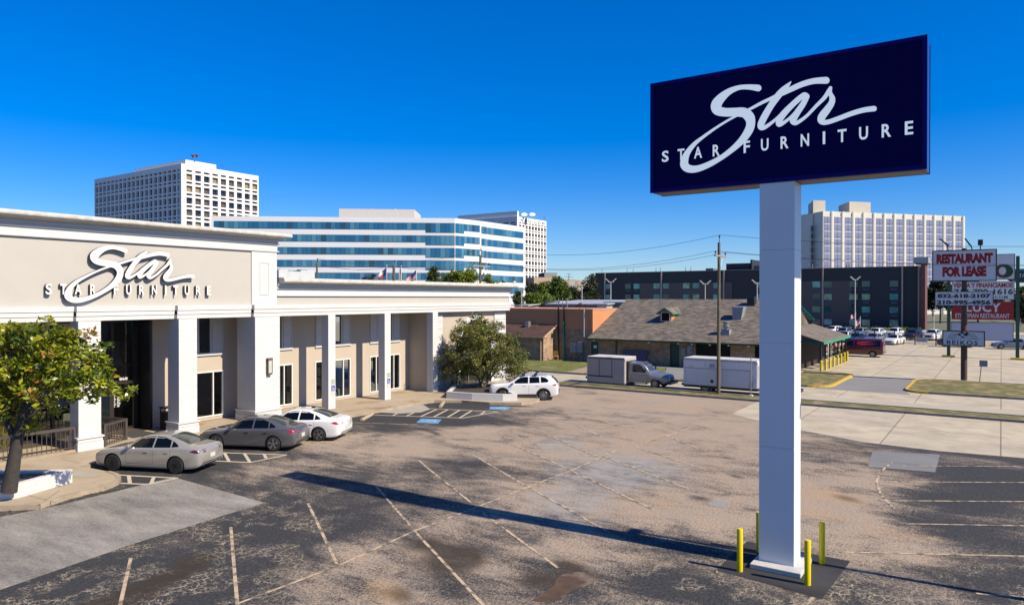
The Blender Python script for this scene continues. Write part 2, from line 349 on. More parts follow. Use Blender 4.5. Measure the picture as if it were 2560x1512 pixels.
def asphalt_mat():
    m = bpy.data.materials.new('worn_asphalt'); m.use_nodes = True; n = m.node_tree.nodes; L = m.node_tree.links
    b = n['Principled BSDF']; b.inputs['Roughness'].default_value = .92; b.inputs['Specular IOR Level'].default_value = .25
    ge = n.new('ShaderNodeNewGeometry')
    def noise(sc, det=6, rough=.6, stretch=None, dist=0):
        z = n.new('ShaderNodeTexNoise'); z.inputs['Scale'].default_value = sc; z.inputs['Detail'].default_value = det; z.inputs['Roughness'].default_value = rough; z.inputs['Distortion'].default_value = dist
        if stretch:
            mp = n.new('ShaderNodeMapping'); mp.inputs['Scale'].default_value = stretch[:3]; mp.inputs['Rotation'].default_value = (0, 0, stretch[3])
            L.new(ge.outputs['Position'], mp.inputs[0]); L.new(mp.outputs[0], z.inputs['Vector'])
        else: L.new(ge.outputs['Position'], z.inputs['Vector'])
        return z.outputs['Fac']
    def math_(op, a, b_=None, c=None):
        q = n.new('ShaderNodeMath'); q.operation = op
        for i, v in enumerate((a, b_, c)):
            if v is None: continue
            if isinstance(v, (int, float)): q.inputs[i].default_value = v
            else: L.new(v, q.inputs[i])
        return q.outputs[0]
    def ramp(v, a, b_, t0=0.0, t1=1.0, sm=True):
        q = n.new('ShaderNodeMapRange'); q.interpolation_type = 'SMOOTHSTEP' if sm else 'LINEAR'
        for k, x in (('From Min', a), ('From Max', b_), ('To Min', t0), ('To Max', t1)): q.inputs[k].default_value = x
        L.new(v, q.inputs['Value']); return q.outputs[0]
    def mix(f, a, b_):
        q = n.new('ShaderNodeMix'); q.data_type = 'RGBA'
        for k, v in (('Factor', f), ('A', a), ('B', b_)):
            if isinstance(v, tuple): q.inputs[k].default_value = (*v, 1)
            elif isinstance(v, float): q.inputs[k].default_value = v
            else: L.new(v, q.inputs[k])
        return q.outputs['Result']
    def attr(nm):
        q = n.new('ShaderNodeAttribute'); q.attribute_name = nm; return q.outputs['Fac']
    sand, crack = attr('sand'), attr('crack')
    big = noise(.55, 8, .62, (1, .6, 1, .4), .6); mid = noise(2.6, 8, .7, (1, .35, 1, .25), .8); fine = noise(26, 4, .8); grit = noise(90, 2, .8)
    speck = noise(13.0, 5, .75)
    v = math_('MULTIPLY', math_('SUBTRACT', big, .5), 1.5)
    for nz_, k_ in ((mid, 1.1), (fine, 1.0), (grit, .5), (speck, .95)): v = math_('ADD', v, math_('MULTIPLY', math_('SUBTRACT', nz_, .5), k_))
    s = math_('ADD', sand, math_('MULTIPLY', v, math_('ADD', math_('MULTIPLY', sand, .75), .28)))
    sm = ramp(s, .27, .68)
    tone = noise(.9, 5, .6)
    dark = mix(ramp(speck, .35, .7), (.024, .026, .031), (.070, .070, .073))
    tan = mix(ramp(tone, .35, .65), (.50, .395, .295), (.44, .37, .30))
    tan = mix(ramp(math_('ADD', grit, speck), .75, 1.2), (.21, .165, .125), tan)
    col = mix(sm, dark, tan)
    sc_ = n.new('ShaderNodeVectorMath'); sc_.operation = 'SCALE'; sc_.inputs['Scale'].default_value = ALB/.8; L.new(col, sc_.inputs[0]); col = sc_.outputs[0]
    # alligator cracks filled with pale grit
    wob = n.new('ShaderNodeTexNoise'); wob.inputs['Scale'].default_value = 3.0; wob.inputs['Detail'].default_value = 4
    L.new(ge.outputs['Position'], wob.inputs['Vector'])
    va = n.new('ShaderNodeVectorMath'); va.operation = 'MULTIPLY_ADD'; va.inputs[1].default_value = (.35, .35, 0); L.new(wob.outputs['Color'], va.inputs[0])
    w2 = n.new('ShaderNodeTexNoise'); w2.inputs['Scale'].default_value = 11.0; w2.inputs['Detail'].default_value = 2; L.new(ge.outputs['Position'], w2.inputs['Vector'])
    wob2 = n.new('ShaderNodeVectorMath'); wob2.operation = 'MULTIPLY_ADD'; wob2.inputs[1].default_value = (.10, .10, 0); L.new(w2.outputs['Color'], wob2.inputs[0]); L.new(ge.outputs['Position'], wob2.inputs[2]); L.new(wob2.outputs[0], va.inputs[2])
    lines = None
    for sc, th in ((3.7, .060), (8.0, .06)):
        vo = n.new('ShaderNodeTexVoronoi'); vo.feature = 'DISTANCE_TO_EDGE'; vo.voronoi_dimensions = '2D'; vo.inputs['Scale'].default_value = sc; L.new(va.outputs[0], vo.inputs['Vector'])
        li = ramp(vo.outputs['Distance'], th*.35, th*1.25, 1, 0)
        if sc > 3: li = math_('MULTIPLY', li, ramp(noise(.8, 4), .46, .56))
        lines = li if lines is None else math_('MAXIMUM', lines, li)
    lines = math_('MULTIPLY', lines, ramp(math_('ADD', crack, math_('MULTIPLY', math_('SUBTRACT', noise(1.1, 4), .5), 1.0)), .3, .75))
    lines = math_('MULTIPLY', lines, ramp(noise(5, 3), .34, .52))
    col = mix(math_('MULTIPLY', lines, .78), col, (.36, .30, .215))
    # rust, oil and bluish scuffs: stains painted as point attributes
    col = mix(math_('MULTIPLY', attr('oil'), ramp(math_('ADD', mid, fine), .75, 1.15, .6, .95)), col, (.035, .026, .018))
    col = mix(math_('MULTIPLY', attr('rust'), .62), col, (.36, .22, .09))
    col = mix(math_('MULTIPLY', attr('scuff'), ramp(math_('ADD', mid, math_('MULTIPLY', grit, .6)), .55, 1.05)), col, (.25, .26, .265))
    L.new(col, b.inputs['Base Color'])
    bp = n.new('ShaderNodeBump'); bp.inputs['Strength'].default_value = .55; bp.inputs['Distance'].default_value = .012
    L.new(math_('ADD', grit, math_('MULTIPLY', lines, -.6)), bp.inputs['Height']); L.new(bp.outputs[0], b.inputs['Normal'])
    return m
def build_lot():
    nx, ny = 236, 250
    xs = np.linspace(-8, 47.35, nx); ys = np.linspace(-22, 36.5, ny)
    X, Y = np.meshgrid(xs, ys, indexing='ij')
    V = np.stack([X.ravel(), Y.ravel(), np.zeros(X.size)], 1)
    idx = np.arange(nx*ny).reshape(nx, ny)
    F = np.stack([idx[:-1, :-1], idx[1:, :-1], idx[1:, 1:], idx[:-1, 1:]], -1).reshape(-1, 4)
    me = bpy.data.meshes.new('parking_lot'); me.from_pydata(V.tolist(), [], F.tolist())
    def blob(px, py, rx, ry, ang=0):
        c = G(px, py); dx = X-c[0]; dy = Y-c[1]; a = R(ang); u = dx*math.cos(a)+dy*math.sin(a); v = -dx*math.sin(a)+dy*math.cos(a)
        return np.clip(1.35-np.sqrt((u/rx)**2+(v/ry)**2), 0, 1)
    sand = idw(SAND, X, Y); crack = idw(CRACK, X, Y)
    oil = sum(blob(*a) for a in ((1120,1400,1.1,.8,30),(1060,1360,.7,.5,0),(1440,1285,.3,.2,0),(2115,1245,.5,.3,60),(1430,1420,.8,.4,60),(1350,1450,.6,.5,0),(1840,1190,.4,.2,60),(1000,1485,.5,.3,60),(1750,1245,.4,.25,80),(1150,1390,.9,.7,40)))
    for (a_, b_, wd) in (((290,1520),(500,1395),.42),((230,1512),(480,1420),.3)):
        p = G(*a_)[:2]; q = G(*b_)[:2]; d = q-p; l = np.linalg.norm(d); d /= l; t = np.clip((X-p[0])*d[0]+(Y-p[1])*d[1], 0, l); e = np.hypot(X-p[0]-t*d[0], Y-p[1]-t*d[1]); oil = oil+np.clip(1.4-e/wd, 0, 1)
    rust = sum(blob(*a)*s for a, s in (((1480,1290,.45,.18,-20), .8),((1660,1262,.7,.25,60), .5),((2080,1240,1.2,.9,60), .45),((2060,1290,1.0,.5,80), .35),((1640,1010,3,1.2,90), .25),((1850,1030,3,.8,90), .3),((1560,1085,2.5,1,60), .25),((960,1475,.8,.4,60), .5),((2250,1335,.9,.35,90), .4),((2120,1120,2,.6,90), .2)))
    scuff = sum(blob(*a)*s for a, s in (((1500,1170,3.0,2.0,20), .9),((1610,1180,2.5,1.6,20), .8),((1420,1260,2.4,1.3,30), .8),((1400,1110,1.8,1.1,20), .8),((1350,985,1.2,.7,60), .5),((1500,1080,1.4,.6,90), .5)))
    # tyre scrapes across the grey stalls
    for (a, b_, wd) in (((1380,1195),(1620,1160),.05),((1400,1205),(1640,1150),.05),((1400,1245),(1690,1185),.06),((1440,1270),(1710,1160),.05),((1300,1240),(1500,1215),.05),((1480,1235),(1560,1225),.06)):
        p = G(*a)[:2]; q = G(*b_)[:2]; d = q-p; l = np.linalg.norm(d); d /= l
        t = (X-p[0])*d[0]+(Y-p[1])*d[1]; e = abs(-(X-p[0])*d[1]+(Y-p[1])*d[0])
        scuff = np.maximum(scuff, np.where((t > 0) & (t < l), np.clip(1.3-e/.16, 0, 1), 0))
    for nm, A in (('sand', sand), ('crack', crack), ('oil', np.clip(oil, 0, 1)), ('rust', np.clip(rust, 0, 1)), ('scuff', np.clip(scuff, 0, 1))):
        at = me.attributes.new(nm, 'FLOAT', 'POINT'); at.data.foreach_set('value', A.ravel().astype(np.float32))
    me.materials.append(asphalt_mat()); o = bpy.data.objects.new('parking_lot', me); COL.objects.link(o); tag(o, kind='structure')
build_lot()
def patch_mat(name, c1, c2, fine=26, streak=True, rough=.9):
    m = bpy.data.materials.new(name); m.use_nodes = True; n = m.node_tree.nodes; L = m.node_tree.links
    b = n['Principled BSDF']; b.inputs['Roughness'].default_value = rough; b.inputs['Specular IOR Level'].default_value = .25
    c1 = A3(c1); c2 = A3(c2); ge = n.new('ShaderNodeNewGeometry'); mp = n.new('ShaderNodeMapping'); mp.inputs['Scale'].default_value = (1, .3, 1); mp.inputs['Rotation'].default_value = (0, 0, .35); L.new(ge.outputs['Position'], mp.inputs[0])
    a = n.new('ShaderNodeTexNoise'); a.inputs['Scale'].default_value = .8; a.inputs['Detail'].default_value = 9; a.inputs['Roughness'].default_value = .7; L.new(mp.outputs[0], a.inputs['Vector'])
    g = n.new('ShaderNodeTexNoise'); g.inputs['Scale'].default_value = fine; g.inputs['Detail'].default_value = 5; g.inputs['Roughness'].default_value = .9; L.new(ge.outputs['Position'], g.inputs['Vector'])
    ad = n.new('ShaderNodeMath'); ad.operation = 'ADD'; L.new(a.outputs['Fac'], ad.inputs[0]); L.new(g.outputs['Fac'], ad.inputs[1])
    mr = n.new('ShaderNodeMapRange'); mr.inputs['From Min'].default_value = .72; mr.inputs['From Max'].default_value = 1.22; L.new(ad.outputs[0], mr.inputs['Value'])
    mx = n.new('ShaderNodeMix'); mx.data_type = 'RGBA'; mx.inputs['A'].default_value = (*c1, 1); mx.inputs['B'].default_value = (*c2, 1); L.new(mr.outputs[0], mx.inputs['Factor'])
    L.new(mx.outputs['Result'], b.inputs['Base Color'])
    bp = n.new('ShaderNodeBump'); bp.inputs['Strength'].default_value = .4; bp.inputs['Distance'].default_value = .012; L.new(g.outputs['Fac'], bp.inputs['Height']); L.new(bp.outputs[0], b.inputs['Normal'])
    return m
def gpoly(px, z=0.0): return [tuple(G(a, b, z)[:2]) for a, b in px]
struct('asphalt_patch', MB().sheet(gpoly([(434,1192),(662,1256),(330,1360),(0,1474),(-260,1560),(-500,1450),(0,1292),(150,1262)]), .004), patch_mat('grey_patch', (.085, .085, .085), (.50, .465, .415), 12))
struct('asphalt_patch', MB().sheet(gpoly([(1790,1424),(1868,1352),(2126,1402),(2055,1497)]), .004), patch_mat('dark_patch', (.022, .023, .026), (.075, .075, .08), 30))
struct('asphalt_patch', MB().sheet(gpoly([(2182,1126),(2350,1136),(2338,1180),(2170,1166)]), .004), patch_mat('pale_patch', (.17, .175, .18), (.33, .335, .34)))
struct('asphalt_patch', MB().sheet(gpoly([(1770,1257),(1795,1249),(1826,1257),(1808,1268),(1772,1264)]), .008), mat('cover_concrete', (.33, .33, .32), .9, var=.2, vs=6))
struct('asphalt_patch', MB().sheet(gpoly([(1604,1004),(1648,1003),(1650,1008),(1603,1009)]), .004), MATS['cover_concrete'])
struct('puddle', MB().sheet(smooth_poly([(1330,1500),(1362,1480),(1385,1462),(1398,1440),(1440,1428),(1490,1440),(1470,1462),(1430,1475),(1405,1496),(1370,1505)]), .005), mat('muddy_stain', (.13, .075, .025), .5, var=.35, vs=2.5, spots=((.26, .19, .12), 2.2, .52)))
# concrete street and lots beyond the lot
M_joint = brickmat('slab_concrete', (.585, .51, .375), (.54, .48, .37), (.25, .21, .16), 4.6, 6.0, .028, 'roof', .92, 0.0)
for nd in M_joint.node_tree.nodes:
    if nd.type == 'TEX_NOISE': nd.inputs['Scale'].default_value = .5
struct('road', MB().sheet([(30, -160), (172, -160), (172, 190), (30, 190)], -0.012), M_joint)
struct('road_wear', MB().sheet([(49.5, -60), (52.4, -60), (52.6, 40), (52.4, 90), (49.5, 90)], -0.006), patch_mat('pale_road', (.44, .40, .33), (.64, .585, .47), 14))
struct('driveway', MB().sheet([(38.0, -40), (37.2, -8), (37.0, -.8), (36.6, 2.2), (36.9, 5.3), (38.3, 8.1), (40, 10.8), (41.6, 12.9), (47.35, 13.05), (47.35, -40)], .004), M_joint)
struct('driveway', MB().sheet([(57.0, 5.2), (57.0, 11.6), (60.5, 10.9), (68, 10.2), (68.2, 6.0), (60.0, 6.0)], -0.004), patch_mat('grey_drive', (.22, .22, .22), (.34, .335, .33), 20))
M_grass = mat('lawn_grass', (.15, .175, .03), .95, var=.45, vs=1.4, bump=.8, bs=30, spots=((.34, .26, .11), .5, .54))
M_grass2 = mat('dry_grass', (.17, .16, .045), .95, var=.4, vs=2.2, bump=.8, bs=30, spots=((.36, .28, .12), 1.0, .50))
def kerb(pts, wd=.16, h=.13, m=M_greykerb, name='kerb'):
    mb = MB(); P = [np.array(p, float) for p in pts]
    for a, b in zip(P[:-1], P[1:]):
        d = (b-a)/np.linalg.norm(b-a); q = np.array([-d[1], d[0]])*wd/2
        mb.prism([tuple(a-q-d*.01), tuple(b-q+d*.01), tuple(b+q+d*.01), tuple(a+q-d*.01)], -.03, h+rng.random()*.003, bot=False)
    return struct(name, mb, m)
def rough_sheet(poly_x, poly_y, z, n=(60, 6), amp=.05):
    return None
struct('verge', MB().prism([(47.6, -60), (49.35, -60), (49.35, 28.6), (47.6, 28.6)], -.03, .10, bot=False), M_grass2)
kerb([(47.5, -60), (47.5, 28.75)], .2); kerb([(49.45, -60), (49.45, 28.75)], .2); kerb([(47.5, 28.7), (49.45, 28.7)], .2)
kerb([(55.6, 12.6), (55.6, 90)], .2)
struct('lawn', MB().prism([(55.7, 32.2), (66.5, 34.0), (66.5, 90), (55.7, 90)], -.03, .10, bot=False), M_grass)
struct('lawn', MB().prism([(55.7, 23.0), (64.5, 26.3), (64.5, 28.9), (60.5, 31.0), (55.7, 30.4)], -.03, .10, bot=False), M_grass)
struct('lawn', MB().prism([(55.7, 14.5), (64.5, 14.5), (64.5, 22.5), (55.7, 21.6)], -.03, .095, bot=False), M_grass)
struct('path', MB().prism([(55.7, 30.5), (60.6, 31.1), (64.6, 29.0), (66.5, 29.0), (66.5, 33.9), (55.7, 32.1)], -.03, .085, bot=False), mat('paver', (.40, .31, .22), .9, var=.15, vs=2))
struct('path', MB().prism([(55.7, 21.7), (64.5, 22.6), (66.5, 22.6), (66.5, 28.9), (64.6, 28.9), (64.6, 26.2), (55.7, 22.9)], -.03, .08, bot=False), patch_mat('grey_path', (.24, .24, .235), (.34, .335, .33)))
def rounded(x0, x1, y0, y1, r, n=6):
    P = []
    for cx, cy, a0 in ((x1-r, y1-r, 0), (x0+r, y1-r, 90)):
        for k in range(n+1):
            a = R(a0+90*k/n); P.append((cx+r*math.cos(a), cy+r*math.sin(a)))
    return P+[(x0, y0), (x1, y0)]
def island(x0, x1, y0, y1, flip=False):
    P = rounded(x0, x1, y0, y1, 1.5)
    if flip: P = [(p[0], y0+y1-p[1]) for p in P]
    struct('island', MB().prism(P, -.03, .12, bot=False), M_grass2)
    arc = P[:14]; kerb([(P[-1][0], P[-1][1])]+P[:1], .2); kerb([P[13], P[14]], .2); kerb(arc, .22, .135, M_yelk)
island(58.2, 67.6, -60, 5.7); island(57.6, 69.0, 10.6, 14.6, True)
# sidewalk along the store
SWK = gpoly([(-140,1283),(0,1276),(97,1271),(172,1246),(258,1226),(290,1212),(297,1203),(290,1194),(270,1188)])+gpoly([(232,1180),(206,1176),(300,1142),(560,1092),(760,1062),(868,1044.5),(951,1030),(1040,1012),(1085,1006),(1155,1006),(1225,1011.5),(1262,1012.2),(1301,1012.6),(1330,1009),(1346,1004),(1345,998)])
SWK += [(48.0, 29.0), (48.0, 35.1), (5, 35.1), (5, 27)]
struct('sidewalk', MB().prism(SWK, -.03, .15, bot=False), mat('tan_concrete', (.50, .41, .295), .9, var=.12, vs=.8, bump=.2, bs=60, spots=((.36, .22, .10), .5, .56)))
E1 = SWK[:len(SWK)-4]
for seg in (E1[:9], E1[10:]): kerb(seg, .16, .163, M_kerb)
struct('kerb_ramp', MB().sheet(gpoly([(951,1031),(961,1020),(1022,1011.5),(1059,1012),(1076,1023),(1052,1031),(1000,1034)]), .012), mat('ramp_concrete', (.46, .42, .36), .9, var=.1, vs=2))
struct('kerb_ramp', MB().sheet(gpoly([(150,1186),(195,1176),(252,1184),(236,1191),(200,1192)], .155), .156), MATS['ramp_concrete'])
mbj = MB()
for (a, b) in (((560*.3582,1050+300*.3582),(430*.3582,1050+270*.3582)),((60,1235),(140,1255)),((150,1225),(95,1262)),((700,1048),(640,1035)),((868,1040),(815,1022))):
    p = G(*a, .15); q = G(*b, .15); d = (q-p)/np.linalg.norm(q-p); s_ = np.array([-d[1], d[0], 0])*.012
    mbj.sheet([tuple((p-s_)[:2]), tuple((q-s_)[:2]), tuple((q+s_)[:2]), tuple((p+s_)[:2])], .153)
struct('slab_joints', mbj, mat('joint', (.16, .12, .08), .9))
# painted markings
LINES = [((327,1395),(296,1530)),((577,1317),(594,1520)),((770,1258),(845,1415)),((940,1215),(1035,1325)),((1037,1328),(1225,1530)),((1047.8,1150.6),(1067.6,1168.6)),((1067.6,1168.6),(1180,1258)),
 ((1201.9,1277.9),(1395.3,1419.3)),((1182.3,1136.3),(1316.6,1215.2)),((1318,1216),(1524,1331)),((1282.5,1110.3),(1420.7,1172.2)),((1427.7,1176.6),(1636,1275)),((1367,1085.5),(1438.7,1118.6)),((1440,1119),(1513,1149)),
 ((1514.6,1142.6),(1721.6,1222)),((1440.4,1064.7),(1510,1093.4)),((1588,1117),(1788,1182)),((1500,1048),(1560,1071)),((1750,1122),(1849,1149)),((1620,1042),(1680,1060)),((1680,1095),(1745,1121)),
 ((590,1510),(850,1412)),((850,1412),(1033,1328)),((1033,1328),(1206,1262)),((1206,1262),(1324,1215)),((1324,1215),(1428,1176)),((1428,1176),(1539,1126)),((1588,1117),(1728,1068)),
 ((2256.7,1163.9),(2600,1165.8)),((2225.7,1204),(2600,1206)),((2196,1251),(2600,1253.8)),((2270,1309),(2600,1314.8)),((2098,1379.5),(2600,1391)),((2440,1483),(2600,1496)),((2003,1520),(2034,1493)),
 ((2236,1272),(2201,1234.6)),((2201,1234.6),(2191,1203.6)),((2191,1203.6),(2201.5,1179.4)),((2201.5,1179.4),(2229,1155)),
 ((869,1056),(1073,1062)),((863,1081),(965,1085)),((747,1106),(845,1108))]
HATCH = [((258,1185),(444,1195)),((301,1207.6),(370.6,1210.5)),((370.6,1210.5),(444,1195)),((322,1189),(325,1208.6)),((385,1191),(377.7,1209.4)),
 ((500,1129.5),(716.7,1137)),((500,1150.5),(625,1156)),((625,1156),(716.7,1137)),((561.3,1132.4),(572.8,1153.4)),((611,1133.7),(625,1155.4)),((660,1135),(665.8,1145.8)),
 ((1073.7,1021.3),(1244.4,1029)),((937,1037.3),(1157,1045)),((1157,1045),(1244.4,1029)),((1091,1023.3),(1052.7,1040.5)),((1119,1024),(1085,1041.7)),((1149.5,1025),(1119.6,1042.4)),((1179.4,1026.4),(1149.5,1044.3)),((1213.8,1027.5),(1201.7,1036)),((1033.8,1032.2),(1017,1039.4)),((995.6,1032.4),(981.6,1038.8))]
def stripes(segs, wd, z0, m, name):
    mb = MB()
    for i, (a, b) in enumerate(segs):
        p = G(*a)[:2]; q = G(*b)[:2]; d = (q-p)/np.linalg.norm(q-p); s_ = np.array([-d[1], d[0]])*wd/2
        mb.sheet([tuple(p-s_), tuple(q-s_), tuple(q+s_), tuple(p+s_)], z0+.0004*(i % 7))
    return struct(name, mb, m)
stripes(LINES, .085, .0085, M_line, 'parking_lines')
stripes(HATCH, .13, .0085, mat('fresh_line_paint', (.66, .58, .46), .8, var=.15, vs=5, spots=((.25, .2, .16), 5, .60)), 'hatched_marking')
# blue accessible-parking squares with a white wheelchair figure
for quad_ in ([(1052.7,1046.2),(1104.3,1048.1),(1094.8,1058.9),(1040.1,1056.6)], [(1224.6,1016),(1273,1016.9),(1272,1024.9),(1223.4,1023.3)]):
    Q = [G(*p)[:2] for p in quad_]
    struct('accessible_marking', MB().sheet([tuple(q) for q in Q], .009), M_blue)
    def bl(u, v): return (Q[0]*(1-u)*(1-v)+Q[1]*u*(1-v)+Q[2]*u*v+Q[3]*(1-u)*v)
    mw = MB()
    def bar(pts, wd):
        for a, b in zip(pts[:-1], pts[1:]):
            p = bl(*a); q = bl(*b); d = (q-p)/np.linalg.norm(q-p); s_ = np.array([-d[1], d[0]])*wd/2
            mw.sheet([tuple(p-s_), tuple(q-s_), tuple(q+s_), tuple(p+s_)], .0125+.0003*len(mw.f))
    bar([(.14, .5), (.24, .5)], .22); bar([(.28, .5), (.56, .5), (.58, .30), (.80, .24)], .11); bar([(.38, .5), (.42, .34)], .09)
    bar([(.62+.2*math.cos(a), .58+.26*math.sin(a)) for a in np.linspace(-2.4, 2.0, 11)], .09)
    struct('accessible_symbol', mw, mat('marking_white', (.62, .66, .70), .8, var=.2, vs=6, spots=((.15, .36, .66), 6, .55)))
stripes([((2062,932),(2131,904))], .14, .004, M_yelk, 'yellow_line')
stripes([((2150,868),(2161,860)),((2205,868),(2214,862)),((2256,870),(2266,862)),((2300,872),(2308,866))], .12, .004, M_yelk, 'stall_ticks')
# kerb-side leaf litter
ml = MB()
for k in range(150):
    t = rng.random(); p = G(10+250*t, 1277-50*t+rng.normal()*1.2); a = rng.random()*6.3; l = .03+.04*rng.random()
    ml.add([(p[0]+l*math.cos(a+q), p[1]+l*math.sin(a+q), .012+.02*rng.random()) for q in (0, 1.57, 3.14, 4.71)], [(0, 1, 2, 3)])
tag(ml.build('leaf_litter', mat('dead_leaf', (.24, .10, .03), .8, var=.4, vs=9)), 'scattered brown fallen leaves along the kerb of the sidewalk by the planter', 'leaves', kind='stuff')
# ================================================================== FURNITURE STORE
store = thing('store_building', 'long pale stucco furniture store with a tall columned entrance block and a lower arcaded wing', 'building', (25, 33, 0))
YW, YF = 35.2, 32.9
def holes_wall(mb, x0, x1, z0, z1, ya, yb, holes):
    xs = sorted({x0, x1, *[h[0] for h in holes], *[h[1] for h in holes]}); zs = sorted({z0, z1, *[h[2] for h in holes], *[h[3] for h in holes]})
    for i in range(len(xs)-1):
        run = None
        for j in range(len(zs)-1):
            cx, cz = (xs[i]+xs[i+1])/2, (zs[j]+zs[j+1])/2
            solid = not any(h[0] < cx < h[1] and h[2] < cz < h[3] for h in holes)
            if solid: run = zs[j] if run is None else run
            if run is not None and (not solid or j == len(zs)-2):
                mb.box(xs[i], xs[i+1], ya, yb, run, zs[j+1] if solid else zs[j]); run = None
    return mb
GRP = [(20.75, 23.68), (25.40, 28.33), (30.05, 32.98), (34.72, 37.66)]
holes = [(a, b, .33, 2.77) for a, b in GRP]+[(a+.72, b-.72, 3.68, 5.70) for a, b in GRP]
holes_wall(MB(), 19.72, 38.86, .152, 5.72, YW, YW+.22, holes).build('back_wall', M_stucco, store)
def window(x0, x1, z0, z1, y, mull, fr=.06, name='window', m=M_white, dep=.10):
    f = MB(); yy0, yy1 = y-.035, y+dep
    f.box(x0, x0+fr, yy0, yy1, z0, z1).box(x1-fr, x1, yy0, yy1, z0, z1).box(x0+fr, x1-fr, yy0, yy1, z0, z0+fr).box(x0+fr, x1-fr, yy0, yy1, z1-fr, z1)
    cuts = [x0+fr]+[x0+(x1-x0)*t for t in mull]+[x1-fr]
    for t in cuts[1:-1]: f.box(t-fr/2, t+fr/2, yy0+.004, yy1-.004, z0+fr, z1-fr)
    o = f.build(name, m, store)
    MB().quad((x0+fr, y+.06, z0+fr), (x1-fr, y+.06, z0+fr), (x1-fr, y+.06, z1-fr), (x0+fr, y+.06, z1-fr)).build('pane', M_shop_glass, o, local=False)
    return o
M_shut = mat('shutter_paint', (.70, .70, .70), .6, var=.03)
for (a, b) in GRP:
    window(a, b, .33, 2.77, YW, (.21, .79))
    u = window(a+.72, b-.72, 3.72, 5.71, YW, (.5,), .05)
    MB().box(a-.02, b+.02, YW-.09, YW-.002, 3.62, 3.715).build('sill', M_shut, u)
    for s0, s1 in ((a+.02, a+.70), (b-.70, b-.02)):
        s = MB(); s.box(s0, s1, YW-.045, YW-.004, 3.718, 5.715)
        for z0, z1 in ((3.80, 4.42), (4.50, 5.32), (5.40, 5.68)):
            e = .085
            s.box(s0+.03, s0+e, YW-.075, YW-.0455, z0-.04, z1+.04).box(s1-e, s1-.03, YW-.075, YW-.0455, z0-.04, z1+.04)
            s.box(s0+e, s1-e, YW-.074, YW-.0455, z0-.04, z0).box(s0+e, s1-e, YW-.074, YW-.0455, z1, z1+.04)
        s.build('shutter', M_shut, store)
# dim rooms behind the glass
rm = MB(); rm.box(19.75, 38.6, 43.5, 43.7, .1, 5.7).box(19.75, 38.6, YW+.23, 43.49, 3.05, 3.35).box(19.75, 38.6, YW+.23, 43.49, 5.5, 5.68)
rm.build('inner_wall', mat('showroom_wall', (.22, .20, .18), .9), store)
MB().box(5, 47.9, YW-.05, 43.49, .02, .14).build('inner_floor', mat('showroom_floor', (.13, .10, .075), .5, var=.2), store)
# entrance glazing
en = MB(); yg = 36.35
for x in (8.6, 11.2, 13.0, 15.6, 17.35, 18.30): en.box(x-.06, x+.06, yg-.08, yg+.08, .14, 5.70)
en.box(19.28, 19.52, yg-.12, yg+.12, .14, 5.70).box(19.60, 19.72, YW+.02, yg+.3, .14, 5.70)
for z in (2.42, 3.30): en.box(5, 19.59, yg-.075, yg+.075, z, z+.14)
en.box(5, 19.59, yg-.07, yg+.07, .141, .26).box(5, 19.59, yg-.07, yg+.07, 5.5, 5.699)
en.build('entrance_frame', M_bronze, store)
MB().quad((5, yg, .26), (19.59, yg, .26), (19.59, yg, 5.5), (5, yg, 5.5)).build('entrance_glass', M_shop_glass, store)
dr = MB(); dr.box(17.42, 18.23, yg-.13, yg-.085, .16, 2.40); dr.build('entrance_door', M_bronze, store)
MB().box(17.52, 18.13, yg-.1305-.004, yg-.131, .36, 2.3).build('door_glass', M_dkglass, store)
MB().tube([(17.55, yg-.135, 1.0), (17.55, yg-.2, 1.0), (17.55, yg-.2, 1.5), (17.55, yg-.135, 1.5)], .014, 6).build('door_handle', M_galv, store)
nb = MB(); put_text(nb, '868', PYp(298.5, 951, yg-.09), (1, 0, 0), (0, 0, 1), .40, .17, .006, .02, 1.05); nb.build('street_number', M_white, store)
ns = MB(); p0 = PYp(281, 1018, yg-.02)
for c in range(2):
    for r_ in range(9): ns.box(p0[0]+c*.22, p0[0]+c*.22+.12+.05*((r_*7+c*3) % 3)/2, yg-.026, yg-.022, p0[2]+r_*.075, p0[2]+r_*.075+.035)
ns.build('opening_hours_lettering', M_white, store)
bal = MB(); bal.box(5, 19.4, 37.6, 43, 3.2, 3.5)
for x in np.arange(14.6, 19.35, .12): bal.box(x-.022, x+.022, 37.62, 37.66, 3.51, 4.36)
bal.box(14.4, 19.38, 37.6, 37.68, 4.361, 4.43); bal.build('inner_balcony', mat('balcony_paint', (.42, .41, .38), .7), store)
for x in (14.4, 16.6, 18.6): MB().box(x-.17, x+.17, 39.2, 39.5, 3.51, 5.68).build('inner_column', mat('inner_column_paint', (.46, .40, .30), .8), store)
MB().box(4.8, 5, YF, 44, .1, 9.9).box(5, 19.7, 43.2, 43.4, .14, 5.7).build('inner_wall', M_dark, store)
